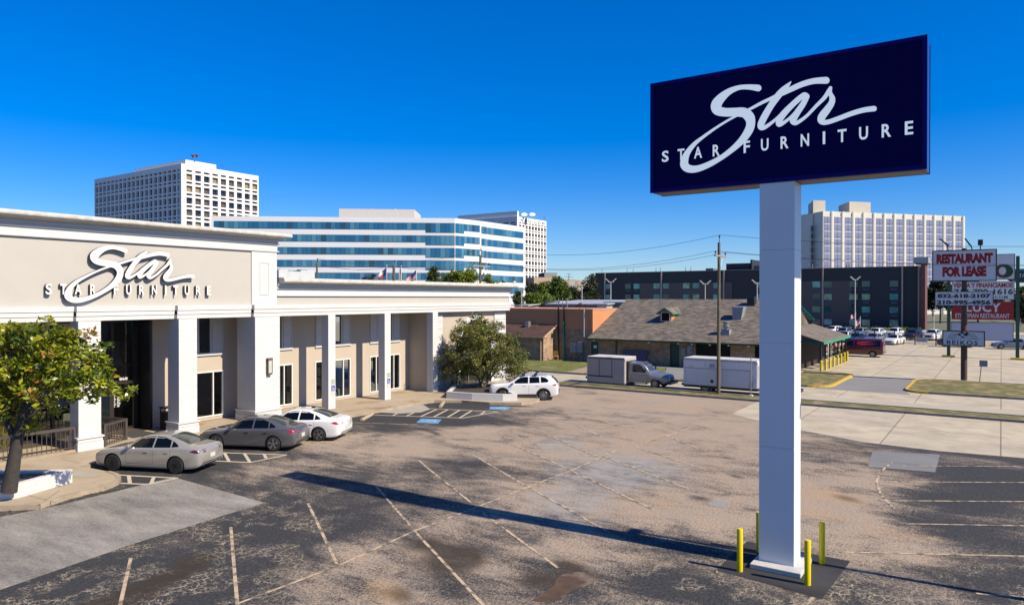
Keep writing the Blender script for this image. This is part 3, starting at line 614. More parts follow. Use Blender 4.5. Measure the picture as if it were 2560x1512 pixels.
# columns: stacked blocks with real open joints, plinth and cap moulding
def column(x0, x1, y0, y1, z1, blocks=True, ped=True):
    m = MB(); z = .152
    if ped:
        m.box(x0-.07, x1+.07, y0-.07, y1+.07, z, .50).box(x0-.05, x1+.05, y0-.05, y1+.05, .515, .66).box(x0-.10, x1+.10, y0-.10, y1+.10, .663, .73); m.box(x0-.03, x1+.03, y0-.03, y1+.03, .5, .515); z = .733
    if blocks:
        m.box(x0+.008, x1-.008, y0+.008, y1-.008, z, z1-.003); zz = z; h = .555
        while zz < z1-.05:
            t = min(zz+h, z1-.004); m.box(x0, x1, y0, y1, zz+.011, t-.011); zz += h
    else: m.box(x0, x1, y0, y1, z, z1)
    return m.build('column', M_trim, store)
column(10.45, 11.40, 32.55, 33.45, 5.70); column(14.99, 15.92, 32.55, 33.30, 5.70); column(19.53, 20.47, 32.55, 33.50, 5.70); column(23.79, 25.36, 32.55, 34.10, 5.70)
for a in (28.96, 33.65): column(a, a+.54, 32.75, 33.32, 5.72, False, False)
column(38.38, 38.93, 32.75, 33.29, 5.72, False, False)
# fascia band: three stepped courses, breaking forward over the main columns
fb = MB()
def band(x0, x1, yf, back):
    for z0, z1, d in ((5.71, 5.895, .0), (5.915, 6.09, .03), (6.11, 6.345, .06)):
        fb.box(x0-d*.0, x1, yf-d, back, z0, z1)
    fb.box(x0, x1, yf+.02, back, 5.90, 6.12)
segs = [(5.0, 10.38), (11.47, 14.91), (16.0, 19.45), (20.55, 23.71)]
for a, b in segs: band(a, b, 32.78, 33.4)
for a, b in ((10.38, 11.47), (14.91, 16.0), (19.45, 20.55), (23.71, 25.44)): band(a, b, 32.55, 33.41)
band(25.445, 48.02, 32.84, 33.4)
fb.build('fascia_band', M_trim, store)
MB().box(5, 38.9, 33.41, YW-.001, 5.73, 5.80).build('portico_ceiling', mat('ceiling_paint', (.55, .52, .47), .8), store)
MB().box(5, 23.80, YF, YF+.3, 6.346, 9.21).build('upper_wall', M_stucco_up, store)
up_ = MB(); up_.box(23.80, 25.40, YF-.06, YF+.3, 6.346, 9.21).box(25.39, 25.40, YF+.3, 47, 5.8, 9.9)
for a in ((24.30, 24.34), (24.86, 24.90)): up_.box(*a, YF-.085, YF-.0605, 6.88, 8.62)
up_.box(24.34, 24.86, YF-.085, YF-.0605, 6.88, 6.92).box(24.34, 24.86, YF-.085, YF-.0605, 8.58, 8.62)
up_.build('corner_pilaster', M_trim, store)
MB().box(25.405, 48.0, YF, YF+.3, 6.346, 6.82).build('upper_wall', M_stucco_up, store)
def cornice(x0, xe, prof, name, m, yb=47.0, cap0=True):
    mb = MB(); n = len(prof); V = []
    for d, z in prof: V += [(x0, YF-d, z), (xe+d, YF-d, z), (xe+d, yb, z)]
    F = []
    for i in range(n-1):
        for k in range(2): F.append((3*i+k, 3*i+k+1, 3*(i+1)+k+1, 3*(i+1)+k))
    if cap0: F.append(tuple(3*i for i in range(n)))
    mb.add(V, F); return mb.build(name, m, store)
cornice(5, 25.40, [(-.1, 9.205), (.11, 9.205), (.12, 9.27), (.045, 9.275), (.045, 9.60), (.12, 9.603), (.13, 9.665), (.075, 9.668), (.075, 9.775), (.15, 9.778), (.16, 9.83), (.11, 9.832), (.11, 9.875), (.17, 9.877), (.17, 9.91), (-.1, 9.91)], 'frieze', M_trim)
cornice(5, 25.40, [(-.1, 9.912), (.20, 9.912), (.24, 9.93), (.33, 9.955), (.45, 9.985), (.56, 10.005), (.60, 10.02), (.62, 10.06), (.615, 10.14), (.58, 10.19), (.52, 10.215), (.3, 10.23), (-.2, 10.23)], 'cornice_cap', M_cap)
cornice(25.41, 48.0, [(-.1, 6.805), (.10, 6.805), (.11, 6.865), (.035, 6.87), (.035, 7.185), (.11, 7.188), (.12, 7.245), (.065, 7.248), (.065, 7.365), (.14, 7.368), (.15, 7.415), (.10, 7.417), (.10, 7.445), (.17, 7.45), (.17, 7.475), (-.1, 7.475)], 'frieze', M_trim)
cornice(25.50, 48.0, [(-.1, 7.478), (.18, 7.478), (.22, 7.495), (.31, 7.515), (.42, 7.54), (.52, 7.56), (.56, 7.58), (.58, 7.62), (.575, 7.72), (.54, 7.78), (.48, 7.81), (.3, 7.825), (-.2, 7.825)], 'cornice_cap', M_cap)
MB().box(5, 25.38, YF+.31, 47, 9.7, 9.85).box(25.41, 47.9, YF+.31, 47, 7.3, 7.4).build('flat_roof', mat('roof_membrane', (.5, .5, .48), .8), store)
# end block with the arched shop door
YB = 33.3; AC, AZ, AR = 44.05, 3.15, 1.95
eb = MB(); eb.box(38.94, AC-AR, YB, YB+.3, .02, 5.70).box(AC+AR, 48.0, YB, YB+.3, .02, 5.70)
N = 24
for k in range(N):
    a0, a1 = math.pi*k/N, math.pi*(k+1)/N
    x0, x1 = AC+AR*math.cos(a0), AC+AR*math.cos(a1); zz = AZ+AR*math.sin((a0+a1)/2)
    eb.box(x1, x0, YB, YB+.3, zz, 5.70)
eb.box(47.7, 48.0, YB+.31, 47, .02, 7.3).build('end_wall', M_stucco, store)
MB().box(38.62, 38.93, YB+.0, YW-.001, .152, 5.72).build('return_wall', M_stucco, store)
tr = MB()
for k in range(N):
    a0, a1 = math.pi*k/N, math.pi*(k+1)/N; P = []
    for y in (YB-.09, YB-.002):
        for a, r_ in ((a0, AR-.02), (a0, AR+.40), (a1, AR+.40), (a1, AR-.02)): P.append((AC+r_*math.cos(a), y, AZ+r_*math.sin(a)))
    tr.add(P, [(0, 1, 2, 3), (4, 7, 6, 5), (0, 4, 5, 1), (1, 5, 6, 2), (2, 6, 7, 3), (3, 7, 4, 0)])
tr.box(AC-AR-.40, AC-AR+.02, YB-.09, YB-.002, .05, AZ).box(AC+AR-.02, AC+AR+.40, YB-.09, YB-.002, .05, AZ).build('arch_surround', M_trim, store)
for a, b in ((39.0, 40.02), (46.42, 47.98)):
    pm = MB(); pm.box(a-.05, b+.05, YB-.12, YB-.002, .03, .50).box(a-.08, b+.08, YB-.15, YB-.0015, .51, .58); z = .585
    while z < 5.5: pm.box(a, b, YB-.08, YB-.003, z+.006, min(z+.55, 5.69)-.006); z += .555
    pm.build('pilaster', M_trim, store)
sf = MB()
for x in (AC-AR+.03, AC-.75, AC+.75, AC+AR-.08): sf.box(x, x+.06, YB+.12, YB+.2, .05, 4.95 if abs(x-AC) < 1 else AZ)
sf.box(AC-AR, AC+AR, YB+.12, YB+.2, 2.5, 2.58); sf.build('shopfront_frame', M_galv, store)
MB().quad((AC-AR, YB+.16, .05), (AC+AR, YB+.16, .05), (AC+AR, YB+.16, 5.1), (AC-AR, YB+.16, 5.1)).build('shopfront_glass', M_shop_glass, store)
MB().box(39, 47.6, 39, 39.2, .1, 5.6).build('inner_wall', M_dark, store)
# wall lantern on the corner pier
lp = PYp(672.5, 915, 32.5); wl = MB()
wl.box(lp[0]-.16, lp[0]+.16, 32.50, 32.546, lp[2]-.42, lp[2]+.42)
wl.box(lp[0]-.15, lp[0]+.15, 32.36, 32.499, lp[2]+.34, lp[2]+.44).box(lp[0]-.13, lp[0]+.13, 32.38, 32.498, lp[2]-.46, lp[2]-.36)
for dx in (-.14, .11): wl.box(lp[0]+dx, lp[0]+dx+.03, 32.37, 32.40, lp[2]-.36, lp[2]+.34)
lo_ = wl.build('wall_lamp', mat('lamp_bronze', (.19, .12, .09), .5), store)
MB().box(lp[0]-.10, lp[0]+.10, 32.405, 32.495, lp[2]-.355, lp[2]+.335).build('lamp_glass', mat('frosted_glass', (.60, .66, .62), .3), lo_)
# script sign on the facade
ws = thing('store_sign', 'white script letters with dark returns mounted above the store entrance', 'sign', (17, YF, 6.4))
yS = YF-.05
fa = PYp(154.7, 743.5, yS); fb_ = PYp(480.8, 690.5, yS); ft = PYp(292.2, 617.5, yS); fo = PYp(177.6, 755.8, yS)
sgn = {k: PXp(*zp(*v), 18.40) for k, v in dict(l=(322, 1150), r=(1908, 684), t=(880, 488), b=(380, 1199)).items()}
kx = (fb_[0]-fa[0])/(sgn['l'][1]-sgn['r'][1]); kz = (ft[2]-fo[2])/(sgn['t'][2]-sgn['b'][2])
def facade_map(x, y):
    p = PXp(*zp(x, y), 18.40)
    return np.array([fa[0]+(sgn['l'][1]-p[1])*kx, yS, fo[2]+(p[2]-sgn['b'][2])*kz])
m = MB(); strokes_mesh(m, facade_map, .20, .004, 1.0, 1, (0, -1, 0)); m.build('script_lettering', [M_white, M_navy], ws)
LET = [('S', 173, 228), ('T', 300, 355), ('A', 432, 497), ('R', 583, 640), ('F', 832, 883), ('U', 972, 1033), ('R', 1130, 1195), ('N', 1292, 1360), ('I', 1470, 1490), ('T', 1590, 1662), ('U', 1763, 1835), ('R', 1945, 2022), ('E', 2132, 2200)]
def letter_box(i):
    c, a, b = LET[i]; t = a+(b-a)/2
    # bottom and top of each capital on the panel
    bot = 1115+(t-200)*(885-1115)/(2166-200); top = 1025+(t-200)*(777-1025)/(2166-200)
    p = PXp(*zp(a, bot+(t-a)*.117), 18.40); q = PXp(*zp(b, top-(b-t)*.126), 18.40); return p, q
zlo = np.mean([letter_box(i)[0][2] for i in range(13)]); zhi = np.mean([letter_box(i)[1][2] for i in range(13)])
fS = PYp(110, 736, yS); fE = PYp(523, 736, yS); f1 = letter_box(0)[0][1]; f2 = letter_box(12)[1][1]; kl = (fE[0]-fS[0])/(f1-f2)
zS = PYp(110, 736, yS)[2]; hS = PYp(110, 709, yS)[2]-zS
for i, (c, a, b) in enumerate(LET):
    p, q = letter_box(i); m = MB()
    put_text(m, c, (fS[0]+(f1-p[1])*kl, yS, zS), (1, 0, 0), (0, 0, 1), (p[1]-q[1])*kl, hS, .15, .025, side_mi=1); m.build('letter', [M_white, M_navy], ws)
# ------------------------------------------------------------------ small things round the store
def ada_sign(px, py, Y, label):
    c = PYp(px, py, Y); t = thing('accessible_parking_sign', label, 'sign', (c[0], Y, c[2]-.35), group='accessible parking signs on the wing columns')
    MB().box(c[0]-.16, c[0]+.16, Y-.012, Y-.002, c[2]+.22, c[2]+.56).box(c[0]-.16, c[0]+.16, Y-.012, Y-.002, c[2]-.42, c[2]-.18).build('text_plate', mat('sign_plate', (.66, .68, .64), .5), t)
    b_ = MB().box(c[0]-.13, c[0]+.13, Y-.014, Y-.002, c[2]-.15, c[2]+.17).build('blue_plate', mat('sign_blue', (.03, .08, .42), .4), t)
    s = MB(); y = Y-.0155
    def bar(pts, wd):
        for k, (a, b) in enumerate(zip(pts[:-1], pts[1:])):
            a = np.array(a); b = np.array(b); d = (b-a)/np.linalg.norm(b-a); n_ = np.array([-d[1], d[0]])*wd/2; yy = y-.0004*k
            s.quad(*[(c[0]+q[0], yy, c[2]+q[1]) for q in (a-n_, b-n_, b+n_, a+n_)])
    bar([(-.02, .13), (-.02, .09)], .045); bar([(-.02, .08), (-.015, -.01), (.055, -.02), (.08, -.10)], .03); bar([(.07*math.cos(a)-.01, .07*math.sin(a)-.05) for a in np.linspace(1.9, 5.6, 9)], .02)
    s.build('wheelchair_symbol', M_white, b_)
    g = MB(); put_text(g, 'RESERVED', (c[0]-.13, Y-.0125, c[2]+.44), (1, 0, 0), (0, 0, 1), .26, .06, .002, .02); put_text(g, 'PARKING', (c[0]-.13, Y-.0125, c[2]+.31), (1, 0, 0), (0, 0, 1), .26, .06, .002, .02)
    g.build('lettering', mat('sign_green', (.03, .25, .12), .5), t)
ada_sign(832.5, 970.5, 32.75, 'small blue wheelchair sign on the slim column nearest the white sedan')
ada_sign(971.5, 952.5, 32.75, 'small blue wheelchair sign on the slim column beside the sloping kerb ramp')
# railings
def railing(name, label, P, z0, h, mlow=True, rail2=True):
    t = thing(name, label, 'railing', (P[0][0], P[0][1], z0))
    r_ = MB(); b_ = MB()
    for a, b in zip(P[:-1], P[1:]):
        a = np.array([*a, 0.]); b = np.array([*b, 0.]); L_ = np.linalg.norm(b-a); u = (b-a)/L_; n_ = np.cross((0, 0, 1), u)
        c = (a+b)/2; r_.obox(c+(0, 0, z0+h-.06), u, n_, (0, 0, 1), L_/2+.03, .045, .06); r_.obox(c+(0, 0, z0+.12), u, n_, (0, 0, 1), L_/2, .02, .02)
        k = max(2, int(L_/.17))
        for i in range(k+1):
            q = a+u*L_*i/k; b_.box(q[0]-.012, q[0]+.012, q[1]-.012, q[1]+.012, z0+.02, z0+h-.119)
    for p in P: r_.box(p[0]-.05, p[0]+.05, p[1]-.05, p[1]+.05, z0, z0+h-.002)
    r_.build('top_rail', M_rail, t); b_.build('baluster', M_rail, t)
M_rail = mat('brown_rail', (.085, .065, .06), .55, var=.1)
rp = [tuple(G(a, b, .15)[:2]) for a, b in ((262, 1116), (315, 1099))]
railing('railing', 'brown metal railing with a wide top rail right of the first entrance column', [rp[0], rp[1], (rp[1][0]-.6, 35.6)], .15, 1.0)
lq = [tuple(G(a, b, .15)[:2]) for a, b in ((-60, 1172), (30, 1153), (186, 1128))]
railing('railing', 'brown metal railing behind the leaning magnolia at the left edge', lq, .22, 1.0)
lk = MB(); a, b = np.array(lq[0]), np.array(lq[2]); d = (b-a)/np.linalg.norm(b-a); n_ = np.array([-d[1], d[0]])*.12
lk.prism([tuple(a-n_), tuple(b+d*.2-n_), tuple(b+d*.2+n_), tuple(a+n_)], .15, .24, bot=False); struct('curb_step', lk, M_kerb)
tc_ = G(415, 1071, .15); tb = thing('trash_can', 'black square trash can standing by the entrance column', 'trash can', (tc_[0], tc_[1]-.1, .15))
cx, cy = tb.location.x, tb.location.y
o = MB().box(cx-.24, cx+.24, cy-.24, cy+.24, .152, 1.02).build('bin_body', M_black, tb, bevel=.02)
q = MB()
for dx in (-.22, .22): 
    for dy in (-.22, .22): q.box(cx+dx-.02, cx+dx+.02, cy+dy-.02, cy+dy+.02, 1.021, 1.2)
q.box(cx-.27, cx+.27, cy-.27, cy+.27, 1.2, 1.26); q.build('bin_hood', M_black, tb)
dm = MB().prism([tuple(G(*p, .15)[:2]) for p in ((349, 1074.5), (291, 1083), (333, 1095), (396, 1084))], .152, .164)
solo('door_mat', 'dark grey mat on the paving in front of the entrance', 'mat', dm, mat('mat_fabric', (.06, .06, .065), .95, bump=.3))
def wheel_stop(a, b, label):
    p = G(*a); q = G(*b); u = (q-p)/np.linalg.norm(q-p); n_ = np.cross((0, 0, 1), u); V = []
    for e in (p, q):
        for s, z in ((-.10, 0), (-.10, .05), (-.06, .13), (.06, .13), (.10, .05), (.10, 0)): V.append(e+n_*s+np.array([0, 0, z]))
    F = [tuple(range(5, -1, -1)), tuple(range(6, 12))]+[(i, (i+1) % 6, 6+(i+1) % 6, 6+i) for i in range(6)]
    solo('wheel_stop', label, 'wheel stop', MB().add(V, F), mat('stop_concrete', (.50, .40, .28), .9, var=.2, vs=6), 'concrete wheel stops at the accessible stalls', bevel=.012)
wheel_stop((904, 1051.5), (931, 1036.5), 'tan concrete wheel stop behind the white sedan')
wheel_stop((1100, 1019), (1109.5, 1005.5), 'tan concrete wheel stop in the shade of the tree planter')
# planters
def planter(label, poly, h, soil, sm):
    c = np.mean(np.array(poly), 0); t = thing('planter', label, 'planter', (c[0], c[1], .15))
    P = np.array(poly); n = len(P); inner = []
    ar = sum(P[i][0]*P[(i+1) % n][1]-P[(i+1) % n][0]*P[i][1] for i in range(n))
    if ar < 0: P = P[::-1]
    for i in range(n):
        a = P[i]-P[i-1]; b = P[(i+1) % n]-P[i]; a /= np.linalg.norm(a); b /= np.linalg.norm(b)
        na = np.array([-a[1], a[0]]); nb_ = np.array([-b[1], b[0]]); bis = na+nb_; bis /= np.linalg.norm(bis); inner.append(P[i]+bis*.22/max(.5, bis@na))
    inner = np.array(inner); V = [(*p, .152) for p in P]+[(*p, h) for p in P]+[(*p, h) for p in inner]+[(*p, .152) for p in inner]
    F = []
    for i in range(n):
        j = (i+1) % n; F += [(i, j, n+j, n+i), (n+i, n+j, 2*n+j, 2*n+i), (2*n+i, 2*n+j, 3*n+j, 3*n+i)]
    MB().add(V, F).build('planter_wall', M_planter, t)
    MB().sheet([tuple(p) for p in inner], soil).build('mulch', sm, t)
M_planter = mat('white_wall_paint', (.78, .78, .77), .7, var=.06, vs=2.5, bump=.1, spots=((.66, .66, .64), 3.0, .64))
M_mulch = mat('mulch', (.06, .05, .045), .95, var=.5, vs=9, bump=.8, bs=30)
M_gravel = mat('dark_gravel', (.085, .09, .095), .95, var=.6, vs=25, bump=.9, bs=50)
pl = [tuple(G(a, b, .15)[:2]) for a, b in ((-90, 1262), (44, 1245), (181, 1205))]
planter('pointed white planter with dark gravel at the left edge', [pl[0], pl[1], pl[2], (pl[2][0]-.45, pl[2][1]+.55), tuple(G(-60, 1210, .15)[:2])], .62, .54, M_gravel)
pr = [tuple(G(a, b, .15)[:2]) for a, b in ((1116, 995), (1180, 999.5), (1257, 1002.5), (1293, 1001.5))]
planter('low white planter wall round the bushy tree by the arched door', [pr[0], pr[1], pr[2], pr[3], (40.9, 28.8), (42.2, 31.2), (40.0, 32.1)], .58, .46, M_mulch)
# furniture glimpsed through the glass
def armchair(x, y, label, col, rz=0.0, s=1.0):
    t = thing('armchair', label, 'armchair', (x, y, .14), rz); m_ = mat('upholstery_'+str(col), col, .9, var=.04)
    for n_, a in (('seat', (-.36, .36, -.36, .3, .12, .44)), ('backrest', (-.42, .42, .30, .50, .10, .92)), ('armrest', (-.52, -.37, -.38, .29, .08, .64)), ('armrest', (.37, .52, -.38, .29, .08, .64))):
        MB().box(*[v*s for v in a]).build(n_, m_, t, local=True, bevel=.05*s)
    f = MB()
    for dx in (-.4, .4):
        for dy in (-.3, .4): f.box((dx-.025)*s, (dx+.025)*s, (dy-.025)*s, (dy+.025)*s, 0, .10*s)
    f.build('leg', M_bronze, t, local=True)
armchair(22.0, 36.6, 'cream armchair seen through the tall window left of the corner pier', (.62, .60, .56), .4)
armchair(32.2, 36.2, 'white armchair seen through the window behind the first slim column', (.70, .72, .72), -.5)
armchair(36.0, 36.4, 'pale armchair seen through the window behind the second slim column', (.62, .62, .60), 1.2)
armchair(17.2, 37.6, 'beige armchair just inside the entrance glazing', (.56, .52, .45), .2)
armchair(13.2, 37.0, 'orange-brown armchair inside the glazing behind the magnolia', (.42, .18, .05), .3, 1.2)
armchair(12.0, 36.9, 'white armchair inside the glazing at the left edge', (.72, .73, .75), 0, 1.3)
g_ = MB().lathe((28.02, 35.75, .14), (0, 0, 1), [(0, .13), (.1, .17), (.45, .16), (.6, .10), (.75, .05), (1.0, .04), (1.08, .055)], 20)
solo('vase', 'tall green glass vase in the window beside the corner pier', 'vase', g_, mat('green_glass', (.0, .26, .13), .15, spec=.8), smooth=True)
# rooftop equipment
def rooftop_unit(name, label, x, y, z, sx, sy, sz, m_, group=None, fan=True):
    t = thing(name, label, 'rooftop unit', (x, y, z), group=group)
    MB().box(x-sx/2, x+sx/2, y-sy/2, y+sy/2, z+.06, z+sz).build('cabinet', m_, t, bevel=.02)
    MB().box(x-sx/2+.05, x+sx/2-.05, y-sy/2+.05, y+sy/2-.05, z, z+.06).build('curb', M_galv, t)
    g = MB()
    for k in range(7): g.box(x-sx/2-.008, x-sx/2-.002, y-sy/2+.1, y+sy/2-.1, z+.15+k*(sz-.3)/7, z+.15+(k+.5)*(sz-.3)/7)
    g.build('grille', M_grey, t)
    if fan: MB().cyl((x, y), min(sx, sy)*.3, z+sz+.002, z+sz+.1, 18).build('fan_cowl', M_grey, t)
M_hvac = mat('hvac_white', (.62, .66, .68), .5, var=.06)
for (xa, xb, yt, Y_, lb) in ((697, 720, 674, 42.5, 'pale rooftop air unit right against the tall block'), (720, 752, 678, 44.0, 'broad rooftop air unit with a dark hood on the store wing'), (752, 787, 676, 46.0, 'square white rooftop air unit beside the first utility pole')):
    a = PYp(xa, yt, Y_); b = PYp(xb, yt, Y_); rooftop_unit('rooftop_unit', lb, (a[0]+b[0])/2, Y_+.7, 7.4, b[0]-a[0], 1.4, a[2]-7.4, M_hvac, 'rooftop air units on the store wing')
def floodlight(px, py, Y, ang, label):
    p = PYp(px, py, Y); t = thing('floodlight', label, 'floodlight', (p[0], Y, 7.4), group='floodlights on the store roof')
    MB().tube([(p[0], Y, 7.41), (p[0], Y, p[2]-.1)], .025, 6).build('bracket', M_grey, t)
    MB().obox((p[0], Y, p[2]), (math.cos(ang), 0, math.sin(ang)), (0, 1, 0), (-math.sin(ang), 0, math.cos(ang)), .26, .2, .06).build('lamp_head', M_black, t)
floodlight(917, 694, 36, .2, 'left of two black floodlights standing on the wing roof'); floodlight(931, 693, 36, .7, 'right of two black floodlights standing on the wing roof')
for px, lb in ((1256, 'small dark dome camera on the wing parapet'), (1283, 'white bullet camera at the right end of the wing parapet')):
    p = PYp(px, 706, 33.0); t = thing('security_camera', lb, 'camera', (p[0], 33.0, 7.8), group='security cameras on the parapet')
    MB().tube([(p[0], 33, 7.80), (p[0], 33, 8.0)], .02, 6).build('bracket', M_galv, t)
    MB().tube([(p[0]-.14, 32.9, 8.02), (p[0]+.14, 32.9, 7.98)], .07, 10).build('camera_body', M_black if px == 1256 else M_white, t)
# ================================================================== PYLON SIGN
py_ = thing('pylon_sign', 'tall navy double-faced sign box with white script on a square white pillar', 'sign', (18.75, 4.6, 0))
M_pyl = mat('pylon_white', (.90, .96, 1.0), .38, var=.02, vs=.6)
mp_ = MB(); z = .126
for z1 in (3.0, 5.6, 7.9, 9.56): mp_.box(18.43, 19.12, 4.18, 5.02, z, z1-.014); mp_.box(18.442, 19.108, 4.192, 5.008, z1-.014, z1); z = z1
mp_.build('pillar', M_pyl, py_)
MB().box(18.06, 19.45, 3.94, 5.14, .004, .125).build('plinth', mat('plinth_white', (.66, .66, .64), .7, var=.12, vs=5), py_, bevel=.015)
XB0, XB1, YB0, YB1, ZB0, ZB1 = 18.40, 19.27, 1.375, 7.945, 9.565, 12.54
M_nav = mat('sign_navy', (.004, .003, .085), .6, var=.0, spec=.06); M_navf = mat('sign_frame_navy', (.006, .003, .17), .5, var=.05, spec=.1)
MB().box(XB0+.03, XB1-.03, YB0+.012, YB1-.012, ZB0+.012, ZB1-.012).build('cabinet', mat('cabinet_blue', (.012, .06, .34), .3, var=.05), py_)
MB().box(XB0+.10, XB1-.10, YB0+.05, YB1-.05, ZB0-.004, ZB0+.0118).build('cabinet_underside', mat('cabinet_under', (.16, .14, .14), .5, var=.2, vs=1.5), py_)
for xs_, n_ in ((XB0, -1), (XB1, 1)):
    f = MB(); a, b = (xs_, xs_+.06) if n_ < 0 else (xs_-.06, xs_); w_ = .10
    f.box(a, b, YB0, YB1, ZB1-w_, ZB1).box(a, b, YB0, YB1, ZB0, ZB0+w_).box(a, b, YB0, YB0+w_, ZB0+w_, ZB1-w_).box(a, b, YB1-w_, YB1, ZB0+w_, ZB1-w_)
    f.build('sign_frame', M_navf, py_)
    p = MB(); x = xs_+.028*(-n_); p.quad((x, YB0+w_, ZB0+w_), (x, YB1-w_, ZB0+w_), (x, YB1-w_, ZB1-w_), (x, YB0+w_, ZB1-w_)); p.build('sign_face', M_nav, py_)
M_lit = mat('sign_white', (.80, .84, .88), .5, var=.02); M_lit.node_tree.nodes['Principled BSDF'].inputs['Emission Color'].default_value = (.82, .92, 1.0, 1); M_lit.node_tree.nodes['Principled BSDF'].inputs['Emission Strength'].default_value = .30   # internally lit sign face
mf = MB(); XF = XB0+.028; m = MB()
strokes_mesh(m, lambda x, y: PXp(*zp(x, y), XF), .004, .0012, 1.0, None, (-1, 0, 0)); m.build('script_lettering', M_lit, py_)
for i, (c, a, b) in enumerate(LET):
    m = MB(); p, q = letter_box(i); put_text(m, c, (XF, p[1], zlo), (0, -1, 0), (0, 0, 1), p[1]-q[1], zhi-zlo, .0012, .022); m.build('letter', M_lit, py_)
# yellow bollards round the pillar
for px, py, lb in ((1849.5, 1427, 'yellow bollard left of the pylon pillar'), (1897, 1378, 'yellow bollard half hidden behind the pylon pillar'), (2019, 1461, 'yellow bollard nearest the camera at the pylon plinth'), (2055, 1408, 'yellow bollard standing apart right of the pylon pillar')):
    g = G(px, py); m = MB().lathe((g[0], g[1], 0.004), (0, 0, 1), [(0, .072), (1.03, .072), (1.045, .066), (1.05, .04)], 24)
    solo('bollard', lb, 'bollard', m, M_yellow, 'yellow bollards round the pylon sign', smooth=True)
# a light standard outside the frame to the right that throws the long thin shadow
ls = thing('light_standard', 'tall slim grey light standard whose shadow crosses the lot', 'lamp post', (19.75, -2.6, 0))
MB().lathe((19.75, -2.6, 0), (0, 0, 1), [(0, .10), (9.6, .06)], 12).build('pole', M_galv, ls)
MB().box(19.45, 20.05, -2.75, -2.45, 9.6, 9.72).build('lamp_head', M_grey, ls)
